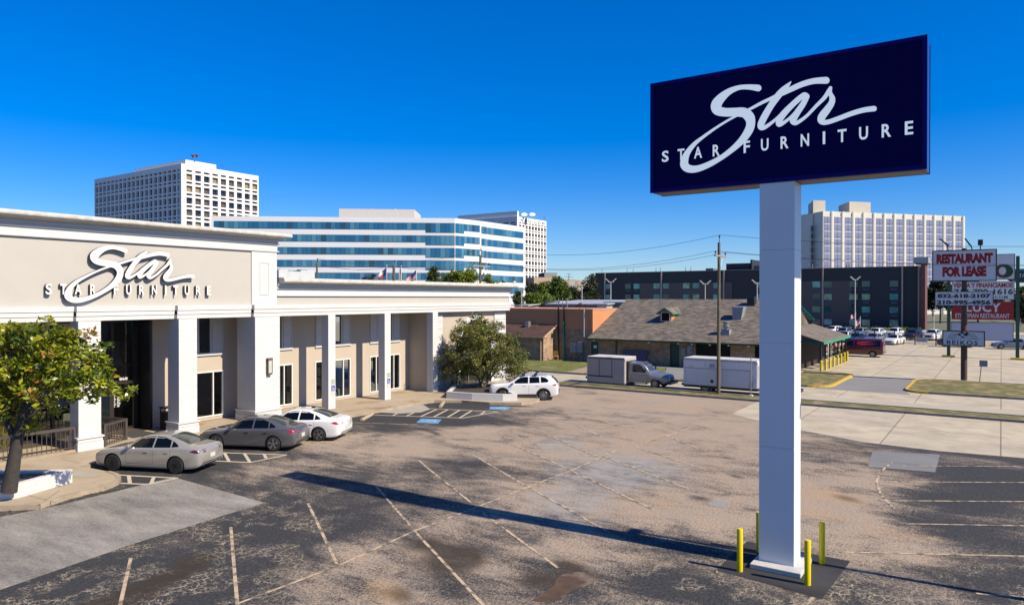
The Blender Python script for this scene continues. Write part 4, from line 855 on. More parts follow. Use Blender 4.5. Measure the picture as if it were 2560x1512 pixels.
# ================================================================== CARS
def pchip(xk, yk, x):
    xk = np.array(xk, float); yk = np.array(yk, float); h = np.diff(xk); d = np.diff(yk)/h; n = len(xk); m = np.zeros(n)
    for i in range(1, n-1):
        if d[i-1]*d[i] > 0:
            w1 = 2*h[i]+h[i-1]; w2 = h[i]+2*h[i-1]; m[i] = (w1+w2)/(w1/d[i-1]+w2/d[i])
    m[0] = d[0]; m[-1] = d[-1]
    i = np.clip(np.searchsorted(xk, x)-1, 0, n-2); t = (x-xk[i])/h[i]
    return (1+2*t)*(1-t)**2*yk[i]+t*(1-t)**2*h[i]*m[i]+t*t*(3-2*t)*yk[i+1]+t*t*(t-1)*h[i]*m[i+1]
class Body:
    """lofted car shell; x runs from nose (0) to tail, y is across, z up"""
    KEYS = ('x', 'zb', 'zt', 'wm', 'zs', 'ws', 'wf', 'zf')
    def __init__(s, rows, half_n=64):
        A = np.array(rows, float); s.L = A[-1, 0]; s.xk = A[:, 0]; s.A = A
        x = np.unique(np.concatenate([np.linspace(0, s.L, half_n), np.array([.01, .03, .06, .1, .15, .2])*1.0, s.L-np.array([.01, .03, .06, .1, .15])])); s.x = x
        s.p = {k: pchip(A[:, 0], A[:, i], x) for i, k in enumerate(s.KEYS) if i}
        s.sec = [s.section(*[s.p[k][i] for k in s.KEYS[1:]]) for i in range(len(x))]
    @staticmethod
    def section(zb, zt, wm, zs, ws, wf, zf):
        zm = zb+(zs-zb)*.58
        K = [(0, zb), (wm*.82, zb), (wm*.955, zb+.05*(zs-zb)), (wm*.985, zb+(zs-zb)*.28), (wm, zm), (wm*.5+ws*.5+.012, zs-(zs-zm)*.22), (ws, zs), (ws*.5+wf*.5+.006, zs*.48+zf*.52), (wf, zf), (wf*.72, zf+(zt-zf)*.62), (wf*.38, zt-(zt-zf)*.07), (0, zt)]
        P = catmull(K, 3); P[:, 0] = np.maximum(P[:, 0], 0); return P
    def mesh(s):
        n = len(s.sec[0]); V = []; F = []
        for x, S in zip(s.x, s.sec):
            V += [(x, y, z) for y, z in S]+[(x, -y, z) for y, z in S[-2:0:-1]]
        m = 2*n-2
        for i in range(len(s.x)-1):
            for k in range(m): F.append((i*m+k, (i+1)*m+k, (i+1)*m+(k+1) % m, i*m+(k+1) % m))
        e = len(s.x)-1
        F.append(tuple(range(m))); F.append(tuple(e*m+k for k in range(m-1, -1, -1)))
        return V, F
    def at(s, x):
        i = int(np.clip(np.searchsorted(s.x, x)-1, 0, len(s.x)-2)); t = (x-s.x[i])/(s.x[i+1]-s.x[i]); t = min(max(t, 0), 1)
        return s.sec[i]*(1-t)+s.sec[i+1]*t
    def side(s, x, z):
        S = s.at(x); k = int(np.argmin(np.where(np.arange(len(S)) > 3, 0, 1e9)+0*S[:, 0])); T = S[4:]
        return float(np.interp(z, T[:, 1], T[:, 0]))
    def top(s, x, y):
        S = s.at(x)[18:]; return float(np.interp(abs(y), S[::-1, 0], S[::-1, 1]))
    def inside(s, x, y, z):
        S = s.at(x); 
        if z <= S[0, 1] or z >= S[-1, 1]: return False
        return abs(y) <= s.side(x, z)
    def end(s, y, z, rear=True):
        a, b = (s.L*.5, s.L) if rear else (s.L*.5, 0.0)
        # march outwards to the last station that still contains (y, z)
        xs = np.linspace(a, b, 160); last = a
        for x in xs:
            if s.inside(x, y, z): last = x
        return last
    def side_patch(s, mb, outline, sgn, off=.004, nu=14, nv=5):
        """outline: closed polygon in (x, z), convex in z for each x"""
        O = np.array(outline, float); x0, x1 = O[:, 0].min(), O[:, 0].max(); cols = []
        for x in np.linspace(x0+1e-4, x1-1e-4, nu):
            zz = []
            for a, b in zip(O, np.roll(O, -1, 0)):
                if (a[0]-x)*(b[0]-x) <= 0 and abs(a[0]-b[0]) > 1e-9: zz.append(a[1]+(b[1]-a[1])*(x-a[0])/(b[0]-a[0]))
            lo, hi = min(zz), max(zz); cols.append([(x, sgn*(s.side(x, z)+off), z) for z in np.linspace(lo, hi, nv)])
        b = len(mb.v); mb.v += [tuple(map(float, p)) for c in cols for p in c]
        for i in range(nu-1):
            for j in range(nv-1): mb.f.append((b+i*nv+j, b+(i+1)*nv+j, b+(i+1)*nv+j+1, b+i*nv+j+1)); mb.m.append(mb.mi)
    def top_patch(s, mb, x0, x1, w0, w1, off=.005, nu=10, nv=11, crown=0.0):
        b = len(mb.v)
        for i in range(nu):
            t = i/(nu-1); w_ = w0+(w1-w0)*t
            for j in range(nv):
                u = -1+2*j/(nv-1); x = x0+(x1-x0)*t+crown*(1-u*u)*(1-t if crown < 0 else t); mb.v.append((x, u*w_, s.top(x, u*w_)+off))
        for i in range(nu-1):
            for j in range(nv-1): mb.f.append((b+i*nv+j, b+(i+1)*nv+j, b+(i+1)*nv+j+1, b+i*nv+j+1)); mb.m.append(mb.mi)
    def end_patch(s, mb, y0, y1, z0, z1, rear=True, off=.006, nu=9, nv=4, taper=0.0):
        b = len(mb.v); sg = 1 if rear else -1
        for i in range(nu):
            t = i/(nu-1); y = y0+(y1-y0)*t
            for j in range(nv):
                q = j/(nv-1); z = z0+(z1-z0)*q*(1-taper*t)+taper*t*(z1-z0)*.5*(1-q); mb.v.append((s.end(y, z, rear)+sg*off, y, z))
        for i in range(nu-1):
            for j in range(nv-1): mb.f.append((b+i*nv+j, b+(i+1)*nv+j, b+(i+1)*nv+j+1, b+i*nv+j+1)); mb.m.append(mb.mi)
def paint(name, col, metal=.3, rough=.32): return mat('paint_'+name, col, rough, metal=metal, var=.03, vs=1.0, coat=.9)
M_tail = mat('tail_red', (.52, .012, .012), .15, var=.05, coat=.8); M_taild = mat('tail_dark_red', (.10, .006, .01), .1, var=.05, coat=.8)
M_head = mat('headlamp', (.30, .32, .34), .08, metal=.2, var=.1, coat=1.0); M_amber = mat('amber_lens', (.60, .17, .01), .2, var=.05)
M_plate = mat('licence_plate', (.72, .73, .72), .5, var=.05, vs=20); M_alloy = mat('alloy', (.56, .56, .57), .3, metal=.85, var=.06); M_blkrim = mat('black_rim', (.015, .015, .016), .25, metal=.3, var=.05)
M_clad = mat('cladding', (.035, .035, .038), .7, var=.1); M_chrome = mat('chrome', (.65, .66, .68), .12, metal=1.0, var=.02)
M_carglass = mat('car_glass', (.004, .006, .008), .03, var=.1, spec=.35)
M_cabin = mat('cabin_grey', (.13, .12, .10), .8, var=.2)
M_rearglass = mat('rear_glass', (.055, .068, .062), .03, var=.35, vs=2.5, spec=.7)
def wheel(parent, x, y, r, wd, rim_m, style, sgn):
    wh = MB().lathe((x, y-wd/2, r), (0, 1, 0), [(0, r*.70), (.0, r*.90), (.03, r*.975), (.06, r), (wd-.06, r), (wd-.03, r*.975), (wd, r*.90), (wd, r*.70)], 30)
    o = wh.build('wheel', M_rubber, parent, smooth=True, local=True); yo = y+sgn*(wd/2-.012)
    b = MB().lathe((x, yo-sgn*.035, r), (0, sgn, 0), [(0, r*.69), (.004, r*.69), (.006, .05)], 26); b.build('rim_well', M_black, o, local=True)
    q = MB(); ring = []
    q.lathe((x, yo-sgn*.02, r), (0, sgn, 0), [(0, r*.70), (.03, r*.715), (.034, r*.70), (.03, r*.645), (.0, r*.635)], 30)
    n_ = {'multi': 10, 'twin': 10, 'swirl': 5, 'plain': 6, 'steel': 8}[style]
    for k in range(n_):
        a = 2*math.pi*k/n_+.3
        if style == 'twin': a = 2*math.pi*(k//2)/5+.3+(.13 if k % 2 else -.13)
        if style == 'swirl':
            for e in (-.2, .0): 
                p0 = np.array([math.cos(a+e*.3), 0, math.sin(a+e*.3)])*.06; p1 = np.array([math.cos(a+.38+e), 0, math.sin(a+.38+e)])*r*.65; d = (p1-p0)/np.linalg.norm(p1-p0); c = (p0+p1)/2
                q.obox((x+c[0], yo, r+c[2]), d, (0, 1, 0), np.cross(d, (0, 1, 0)), np.linalg.norm(p1-p0)/2, .014, .018)
        else:
            d = np.array([math.cos(a), 0, math.sin(a)]); c = d*r*.36; hw = {'multi': .016, 'twin': .02, 'plain': .03, 'steel': .03}[style]
            q.obox((x+c[0], yo, r+c[2]), d, (0, 1, 0), np.cross(d, (0, 1, 0)), r*.31, .014, hw)
    q.lathe((x, yo-sgn*.01, r), (0, sgn, 0), [(0, .055), (.03, .055), (.036, .03)], 14)
    q.build('rim', rim_m, o, local=True)
    return o
CARS = {}
CARS['sedan'] = dict(rows=[
 (0.00, .34, .60, .50, .50, .46, .34, .58), (.05, .24, .68, .70, .58, .66, .48, .66), (.25, .19, .77, .85, .67, .81, .62, .755), (.55, .18, .83, .885, .735, .85, .67, .815), (.95, .17, .90, .90, .80, .865, .70, .88),
 (1.38, .17, .985, .90, .875, .865, .70, .955), (1.75, .17, 1.21, .90, .905, .865, .62, 1.14), (2.12, .17, 1.385, .90, .92, .86, .585, 1.315), (2.60, .17, 1.44, .90, .935, .86, .575, 1.375), (3.15, .17, 1.41, .90, .95, .855, .57, 1.345),
 (3.68, .17, 1.265, .90, .965, .85, .575, 1.20), (4.10, .18, 1.10, .895, .975, .83, .60, 1.065), (4.42, .22, 1.045, .87, .96, .80, .60, 1.02), (4.58, .28, 1.00, .82, .90, .75, .58, .97), (4.66, .36, .88, .70, .80, .64, .50, .85)],
 ax=(.95, 3.675), r=.325, wd=.215, track=.79, wind=(1.40, 2.10, .70, .585), rear=(3.22, 4.08, .53, .56),
 win=[[(1.62, .93), (2.05, 1.25), (2.28, 1.335), (2.66, 1.36), (2.66, .965)], [(2.73, .97), (2.73, 1.36), (3.05, 1.33), (3.40, 1.225), (3.42, .99)], [(3.45, .995), (3.44, 1.21), (3.72, 1.06), (3.74, 1.02)]],
 seams=[1.55, 2.70, 3.45], handles=[2.42, 3.30], hz=.80, mirror=(1.66, .96))
CARS['suv'] = dict(rows=[
 (0.00, .42, .80, .56, .62, .52, .42, .78), (.05, .28, .92, .74, .74, .70, .56, .90), (.25, .24, 1.02, .88, .86, .84, .68, .995), (.95, .22, 1.10, .92, .96, .885, .73, 1.075), (1.30, .21, 1.15, .925, 1.03, .885, .73, 1.12),
 (1.65, .21, 1.38, .925, 1.06, .885, .66, 1.30), (2.00, .21, 1.58, .925, 1.08, .88, .62, 1.505), (2.60, .21, 1.66, .925, 1.095, .88, .615, 1.59), (3.30, .21, 1.655, .925, 1.11, .875, .61, 1.585), (3.95, .23, 1.60, .92, 1.13, .865, .60, 1.53),
 (4.15, .26, 1.53, .915, 1.13, .855, .59, 1.46), (4.38, .30, 1.33, .90, 1.11, .84, .60, 1.27), (4.52, .36, 1.13, .87, 1.02, .82, .62, 1.10), (4.60, .42, .98, .78, .86, .74, .58, .95)],
 ax=(.95, 3.64), r=.355, wd=.225, track=.80, wind=(1.32, 1.97, .73, .62), rear=(4.14, 4.50, .56, .60),
 win=[[(1.55, 1.08), (1.98, 1.40), (2.20, 1.52), (2.62, 1.56), (2.62, 1.11)], [(2.70, 1.115), (2.70, 1.56), (3.35, 1.55), (3.38, 1.15)], [(3.44, 1.155), (3.42, 1.54), (3.75, 1.47), (3.98, 1.30), (3.90, 1.19)]],
 seams=[1.50, 2.66, 3.40], handles=[2.42, 3.25], hz=.96, mirror=(1.62, 1.10))
CARS['van'] = dict(rows=[
 (0.00, .40, .82, .60, .64, .56, .46, .80), (.06, .30, .95, .82, .78, .78, .64, .93), (.35, .26, 1.06, .96, .92, .92, .78, 1.04), (.95, .25, 1.16, .99, 1.05, .955, .82, 1.14), (1.25, .25, 1.26, 1.0, 1.12, .965, .82, 1.23),
 (1.60, .25, 1.66, 1.0, 1.16, .965, .80, 1.58), (1.95, .25, 1.99, 1.0, 1.18, .965, .79, 1.91), (2.40, .25, 2.07, 1.0, 1.20, .965, .79, 2.0), (4.0, .25, 2.09, 1.0, 1.20, .965, .80, 2.02), (5.25, .27, 2.07, 1.0, 1.20, .96, .80, 2.0),
 (5.42, .32, 2.0, .985, 1.18, .945, .78, 1.94), (5.52, .42, 1.86, .95, 1.14, .91, .72, 1.80)],
 ax=(1.02, 4.42), r=.36, wd=.235, track=.87, wind=(1.27, 1.93, .82, .79), rear=None,
 win=[[(1.45, 1.22), (1.80, 1.62), (2.02, 1.80), (2.36, 1.82), (2.36, 1.24)], [(2.60, 1.25), (2.60, 1.82), (5.20, 1.82), (5.20, 1.25)]],
 seams=[1.40, 2.46, 3.75, 5.30], handles=[2.28, 2.62], hz=1.05, mirror=(1.50, 1.30))
def make_car(name, label, kind, paint_m, rim_m, style, tail, loc, rz, sx=1.0, sy=1.0, sz=1.0, detail=True, plate=True, clad=False, roofrack=False, spoiler=False, group=None, head='slim', sunroof=False, exhaust=False, platerear=True, sticker=False):
    """rz is the direction the tail points to; loc is the ground point under the middle of the car"""
    cfg = CARS[kind]; rows = [(r_[0]*sx, r_[1]*sz, r_[2]*sz, r_[3]*sy, r_[4]*sz, r_[5]*sy, r_[6]*sy, r_[7]*sz) for r_ in cfg['rows']]
    B = Body(rows, 64 if detail else 30); L_ = B.L; t = thing(name, label, 'car' if kind != 'van' else 'van', (loc[0], loc[1], 0.0), rz, group)
    X = lambda x: x*sx; Z = lambda z: z*sz
    def shift(mb): mb.v = [(p[0]-L_/2, p[1], p[2]) for p in mb.v]; return mb
    def mk(n_, mb, m_, par=t, smooth=True, bev=0): return shift(mb).build(n_, m_, par, smooth=smooth, local=True, bevel=bev)
    V, F = B.mesh(); mb = MB(); mb.add(V, F); r = cfg['r']*min(sz, 1.06)
    body = mk('body', mb, [paint_m, M_black])
    # wheel wells cut through the shell
    cut = MB()
    for ax in cfg['ax']:
        for sg in (-1, 1): cut.lathe((X(ax)-L_/2, sg*(cfg['track']*sy-.26), r), (0, sg, 0), [(0, r+.055), (.7, r+.055)], 32)
    cu = cut.build('cutter', M_black, None, local=True); cu.rotation_euler = (0, 0, rz); cu.location = (loc[0], loc[1], 0)
    bm_ = body.modifiers.new('wells', 'BOOLEAN'); bm_.object = cu; bm_.operation = 'DIFFERENCE'; bm_.solver = 'EXACT'
    bpy.context.view_layer.update(); dg = bpy.context.evaluated_depsgraph_get(); me = bpy.data.meshes.new_from_object(body.evaluated_get(dg))
    body.modifiers.clear(); old = body.data; body.data = me; bpy.data.meshes.remove(old); bpy.data.objects.remove(cu)
    me.shade_smooth()
    try: me.set_sharp_from_angle(angle=R(32))
    except Exception: pass
    for ax in cfg['ax']:
        for sg in (-1, 1):
            wheel(t, X(ax)-L_/2, sg*cfg['track']*sy, r, cfg['wd'], rim_m, style, sg)
    a, b, w0, w1 = cfg['wind']; g = MB(); B.top_patch(g, X(a), X(b), w0*sy*.97, w1*sy*.95, crown=-.10); mk('windshield', g, M_carglass)
    if cfg['rear']:
        a, b, w0, w1 = cfg['rear']; g = MB(); B.top_patch(g, X(a), X(b), w0*sy*.96, w1*sy*.97, crown=.05); mk('rear_window', g, M_rearglass)
    else:
        g = MB(); B.end_patch(g, -.62*sy, .62*sy, Z(1.25), Z(1.78), True); mk('rear_window', g, M_carglass)
    for sg in (-1, 1):
        for wn in cfg['win']:
            g = MB(); B.side_patch(g, [(X(x), Z(z)) for x, z in wn], sg); mk('side_window', g, M_carglass)
        g = MB()
        for sx_ in cfg['seams'][:]:
            zb_ = Z(.36); zt_ = Z(cfg['hz']+.12); B.side_patch(g, [(X(sx_)-.005, zb_), (X(sx_)+.005, zb_), (X(sx_)+.005, zt_), (X(sx_)-.005, zt_)], sg, .0015, 2, 8)
        B.side_patch(g, [(X(cfg['seams'][0]), Z(.33)), (X(cfg['seams'][-1]), Z(.33)), (X(cfg['seams'][-1]), Z(.342)), (X(cfg['seams'][0]), Z(.342))], sg, .0015, 14, 2)
        mk('door_seam', g, M_black)
        if detail:
            for hx in cfg['handles']:
                g = MB(); yy = B.side(X(hx), Z(cfg['hz'])); g.obox((X(hx), sg*(yy+.018), Z(cfg['hz'])), (1, 0, 0), (0, 1, 0), (0, 0, 1), .10, .014, .014); mk('door_handle', g, M_chrome if style == 'twin' else paint_m, bev=.006)
        mx, mz = cfg['mirror']; yy = B.side(X(mx), Z(mz)); g = MB(); g.obox((X(mx)+.05, sg*(yy+.13), Z(mz)+.05), (1, 0, 0), (0, 1, 0), (0, 0, 1), .055, .10, .065); g.obox((X(mx), sg*(yy+.02), Z(mz)), (1, 0, 0), (0, 1, 0), (0, 0, 1), .03, .05, .025)
        mk('mirror', g, paint_m, bev=.03)
        # lamps that wrap the corners
        zl = {'sedan': .80, 'suv': 1.0, 'van': 1.0}[kind]; hl = MB()
        hz0 = {'sedan': .60, 'suv': .84, 'van': .80}[kind]
        B.end_patch(hl, sg*.36*sy, sg*.80*sy, Z(hz0), Z(hz0+.12 if kind != 'van' else hz0+.22), False, taper=.2); mk('headlight', hl, M_head)
        tl = MB()
        if kind == 'van': B.end_patch(tl, sg*.80*sy, sg*.955*sy, Z(.78), Z(1.80), True, nu=4, nv=12)
        elif kind == 'suv':
            B.end_patch(tl, sg*.46*sy, sg*.85*sy, Z(.98), Z(1.10), True); B.side_patch(tl, [(X(4.18), Z(1.0)), (X(4.45), Z(.98)), (X(4.52), Z(1.0)), (X(4.49), Z(1.09)), (X(4.40), Z(1.10))], sg, .006)
        else:
            B.end_patch(tl, sg*.42*sy, sg*.80*sy, Z(.80), Z(.93), True); B.side_patch(tl, [(X(4.26), Z(.86)), (X(4.50), Z(.80)), (X(4.60), Z(.80)), (X(4.58), Z(.92)), (X(4.40), Z(.93))], sg, .006)
        mk('taillight', tl, tail)
        if detail and kind != 'van':
            g = MB(); B.side_patch(g, [(X(.22), Z(hz0+.03)), (X(.36), Z(hz0+.06)), (X(.34), Z(hz0+.10)), (X(.20), Z(hz0+.09))], sg, .006, 4, 3); mk('side_marker', g, M_amber)
        if clad:
            for ax in cfg['ax']:
                g = MB(); aa = np.linspace(-.15, math.pi+.15, 26); bq = len(g.v)
                for an in aa:
                    for rr in (r+.05, r+.125):
                        x = X(ax)+rr*math.cos(an); z = max(r+rr*math.sin(an), Z(.30)); g.v.append((x, sg*(B.side(min(max(x, .05), L_-.05), z)+.012), z))
                for k in range(25): g.f.append((bq+2*k, bq+2*k+1, bq+2*k+3, bq+2*k+2)); g.m.append(0)
                mk('arch_cladding', g, M_clad)
            g = MB(); B.side_patch(g, [(X(1.38), Z(.24)), (X(3.2), Z(.24)), (X(3.2), Z(.42)), (X(1.38), Z(.38))], sg, .01, 14, 4); mk('sill_cladding', g, M_clad)
    gr = MB(); zz = {'sedan': (.30, .52), 'suv': (.40, .78), 'van': (.52, .78)}[kind]; B.end_patch(gr, -.42*sy, .42*sy, Z(zz[0]), Z(zz[1]), False, .008, 9, 5); mk('grille', gr, M_clad)
    if plate:
        g = MB(); zp_ = {'sedan': .62, 'suv': .80, 'van': .66}[kind]; g.obox((B.end(0, Z(zp_), True)+.012, 0, Z(zp_)), (1, 0, 0), (0, 1, 0), (0, 0, 1), .008, .155, .078); mk('license_plate', g, M_plate)
    if kind == 'suv': g = MB(); B.end_patch(g, -.8*sy, .8*sy, Z(.44), Z(.66), True, .008); mk('bumper', g, M_clad)
    elif kind == 'sedan':
        g = MB(); B.end_patch(g, -.62*sy, .62*sy, Z(.33), Z(.42), True, .006); mk('bumper', g, M_clad)
    else:
        g = MB(); g.obox((L_+.03, 0, .52), (1, 0, 0), (0, 1, 0), (0, 0, 1), .09, .94, .09); mk('bumper', g, M_chrome, bev=.03)
        g = MB(); B.side_patch(g, [(.15, .40), (X(.62), .40), (X(.62), .56), (.15, .56)], 1, .01); B.side_patch(g, [(.15, .40), (X(.62), .40), (X(.62), .56), (.15, .56)], -1, .01); mk('front_bumper', g, M_chrome)
    if roofrack:
        for sg in (-1, 1):
            g = MB(); P = [(X(1.95), sg*.60, B.top(X(1.95), .6)+.01), (X(2.15), sg*.605, B.top(X(2.15), .6)+.06), (X(3.6), sg*.595, B.top(X(3.6), .59)+.06), (X(3.85), sg*.58, B.top(X(3.85), .58)+.01)]; g.tube(P, .022, 8); mk('roof_rail', g, M_grey)
        for x in (2.30, 3.10):
            g = MB(); z_ = B.top(X(x), .6)+.10; g.tube([(X(x), -.72, z_), (X(x), .72, z_)], .028, 8)
            for sg in (-1, 1): g.obox((X(x), sg*.66, z_-.01), (1, 0, 0), (0, 1, 0), (0, 0, 1), .11, .06, .055)
            mk('roof_bar', g, M_black, bev=.015)
    if spoiler:
        g = MB(); x = X(4.46); P = []
        for u in np.linspace(-1, 1, 13): P.append((x+.06-.08*u*u, u*.62*sy, B.top(x, u*.62*sy)+.03))
        g.tube(P, .018, 6); mk('spoiler', g, paint_m)
        g = MB(); g.obox((X(3.05), 0, B.top(X(3.05), 0)+.03), (1, 0, -.2), (0, 1, 0), (.2, 0, 1), .09, .018, .035); mk('antenna_fin', g, M_black)
    if exhaust:
        g = MB()
        for sg in (-1, 1): g.lathe((L_-.16, sg*.52, .30), (1, 0, -.05), [(0, .035), (.14, .04), (.14, .03)], 14)
        mk('exhaust_tip', g, M_chrome)
    return t
def place_car(rearwheel_px, ang, kind, sx=1.0, sy=1.0, near=1, **k):
    """rearwheel_px: photo pixel where the near rear tyre meets the ground; ang: heading of the tail in world degrees"""
    g = G(*rearwheel_px); cfg = CARS[kind]; L_ = cfg['rows'][-1][0]*sx; a = R(ang); d = np.array([math.cos(a), math.sin(a)]); n_ = np.array([-d[1], d[0]])
    c = g[:2]-d*(cfg['ax'][1]*sx-L_/2)-n_*near*(cfg['track']*sy+.08)
    return dict(kind=kind, loc=(c[0], c[1]), rz=a, sx=sx, sy=sy, **k)
P_sand = paint('sand', (.46, .44, .41), .3, .25); P_grey = paint('grey', (.20, .195, .205), .5, .25); P_wht = paint('white', (1.0, 1.0, 1.0), .0, .2)
# near side of the first three faces the camera (right of the tail heading)
make_car('sedan', 'sand-grey sedan with black rims, nearest the magnolia', paint_m=P_sand, rim_m=M_blkrim, style='multi', tail=M_taild, exhaust=True, group='cars parked along the store', **place_car((438.9, 1184.4), -66.5, 'sedan', near=-1))
make_car('sedan', 'dark grey sedan with silver rims between the sand-grey and the white one', paint_m=P_grey, rim_m=M_alloy, style='twin', tail=M_tail, group='cars parked along the store', **place_car((683, 1128), -64.5, 'sedan', .995, .985, sz=1.01, near=-1))
make_car('sedan', 'white sedan with a fastback roof and swirled rims in front of the corner pier', paint_m=P_wht, rim_m=M_alloy, style='swirl', tail=M_tail, spoiler=True, exhaust=True, group='cars parked along the store', **place_car((796.4, 1102.8), -65, 'sedan', 1.04, 1.02, near=-1))
make_car('suv', 'white SUV with roof bars and dark wheel arches behind the low planter', paint_m=P_wht, rim_m=M_alloy, style='multi', tail=M_tail, clad=True, roofrack=True, group='cars parked along the store', **place_car((1359, 1000.8), -62, 'suv', near=-1))
# ================================================================== TRUCKS
M_trkgrey = mat('truck_grey', (.50, .47, .47), .5, var=.06, vs=1.5); M_trkwhite = mat('truck_white', (.86, .88, .93), .5, var=.06, vs=1.2, spots=((.5, .5, .5), 1.2, .60)); M_roofw = mat('truck_roof', (.74, .73, .70), .6, var=.1, vs=1.5)
P_silver = paint('silver', (.40, .41, .43), .55, .35)
def lorry_wheel(t, x, y, r=.40, wd=.26, sg=-1): wheel(t, 0, 0, r, wd, M_alloy, 'steel', sg).location = (x, y, 0)
class TruckBody(Body): pass
CAB = [(0, .62, 1.16, .72, .95, .68, .5, 1.12), (.08, .56, 1.32, .84, 1.05, .80, .62, 1.28), (.5, .56, 1.44, .93, 1.16, .87, .68, 1.39), (1.15, .56, 1.58, .99, 1.3, .93, .74, 1.53), (1.38, .5, 1.72, 1.0, 1.42, .955, .78, 1.66), (1.72, .5, 2.28, 1.0, 1.46, .965, .80, 2.18), (2.08, .5, 2.50, 1.0, 1.48, .965, .81, 2.41), (2.85, .5, 2.52, 1.0, 1.48, .965, .81, 2.43), (2.92, .56, 2.46, .97, 1.47, .94, .78, 2.38)]
def truck(label, near_x, y_rear, y_box, y_nose, ztop, zbot, box_m, grp, vents=False):
    """box truck heading -Y; near_x is the side towards the lot"""
    wd = 2.1; t = thing('box_truck', label, 'truck', (near_x+wd/2, (y_rear+y_nose)/2, 0), group=grp)
    x0, x1 = near_x, near_x+wd; cx = near_x+wd/2
    bx = MB().box(x0, x1, y_box, y_rear, zbot, ztop-.06).build('cargo_box', box_m, t, bevel=.06)
    MB().box(x0+.02, x1-.02, y_box+.02, y_rear-.02, ztop-.0595, ztop).build('box_roof', M_roofw, t, bevel=.03)
    g = MB(); g.box(x0-.012, x0-.001, y_box+.05, y_rear-.05, ztop-.16, ztop-.09)
    n_ = 3
    if not vents:
        for k in range(1, n_): 
            y = y_box+(y_rear-y_box)*k/n_; g.box(x0-.012, x0-.001, y-.02, y+.02, zbot+.55, ztop-.2)
        g.box(x0-.015, x0-.001, y_box+(y_rear-y_box)*.3, y_rear-.1, zbot+.45, zbot+.55)
        b2 = MB()
        for k in range(11): b2.box(x0-.006, x0-.001, y_box+.1, y_rear-.1, zbot+.62+k*.13, zbot+.635+k*.13)
        b2.build('roller_slats', mat('slat_line', (.26, .26, .28), .6), t)
    else:
        b2 = MB()
        for (f0, f1) in ((.52, .97), (.10, .46)):
            ya, yb = y_box+(y_rear-y_box)*f0, y_box+(y_rear-y_box)*f1
            b2.box(x0-.02, x0-.001, ya-.05, yb+.05, zbot+1.18, zbot+1.24)
            for k in range(9): b2.box(x0-.007, x0-.001, ya, yb, zbot+.10+k*.12, zbot+.112+k*.12)
            for y in (ya, yb): b2.box(x0-.008, x0-.0015, y-.008, y+.008, zbot+.08, zbot+1.18)
        b2.build('roller_shutter', mat('slat_line2', (.42, .43, .47), .6), t)
        v = MB(); yv = y_box+(y_rear-y_box)*.60
        for k in range(4): v.box(x0-.012, x0-.001, yv-.2, yv+.2, ztop-.62+k*.07, ztop-.575+k*.07)
        v.build('vent', M_grey, t)
        MB().lathe((x0-.002, yv, zbot+.34), (-1, 0, 0), [(0, .13), (.015, .12)], 12).build('rust_spot', mat('rust', (.16, .06, .03), .8, var=.3, vs=20), t)
        MB().box(x0+.05, x0+.4, y_box-.06, y_box+.02, zbot, ztop-.3).build('corner_post', M_roofw, t, bevel=.05)
        MB().box(x0+.9, x1-.5, y_box-.02, y_box-.001, zbot+1.0, ztop-.35).build('window', M_carglass, t)
    g.build('trim_strip', M_grey if vents else M_clad, t)
    MB().box(x0+.02, x1-.02, y_box+.02, y_rear-.02, zbot-.16, zbot-.002).build('side_rail', M_clad, t)
    ch = MB(); ch.box(cx-.45, cx+.45, y_nose+.5, y_rear+.05, .52, .72); ch.box(x0+.1, x1-.1, y_rear+.02, y_rear+.16, .42, .58); ch.build('chassis', M_black, t)
    for sg, xx in ((-1, x0+.20), (1, x1-.20)):
        w_ = wheel(t, xx-cx, y_box+(y_rear-y_box)*.42-t.location.y, .37, .26, M_alloy, 'steel', sg); w_.rotation_euler = (0, 0, 0)
        rot_wheel(w_, t, xx, y_box+(y_rear-y_box)*(.50 if not vents else .70), .37, sg)
    for z in (ztop-.25,): 
        m = MB(); m.box(x0-.015, x0+.05, y_box-.012, y_box+.05, z, z+.07); m.build('marker_lamp', M_amber, t)
    return t, x0, x1, cx
def rot_wheel(o, t, x, y, r, sg):
    """replace a wheel made for an x-running car by one that rolls along y"""
    for q in [o]+list(o.children):
        me = q.data; c = np.array([v.co[:] for v in me.vertices]); k = np.mean(c[:, :2], 0) if q is o else k0
        if q is o: k0 = k
        # swap axes about the wheel centre
        for v, p in zip(me.vertices, c):
            dx, dy = p[0]-k0[0], p[1]-k0[1]; v.co = (x-t.location.x+dy, y-t.location.y+dx, p[2])
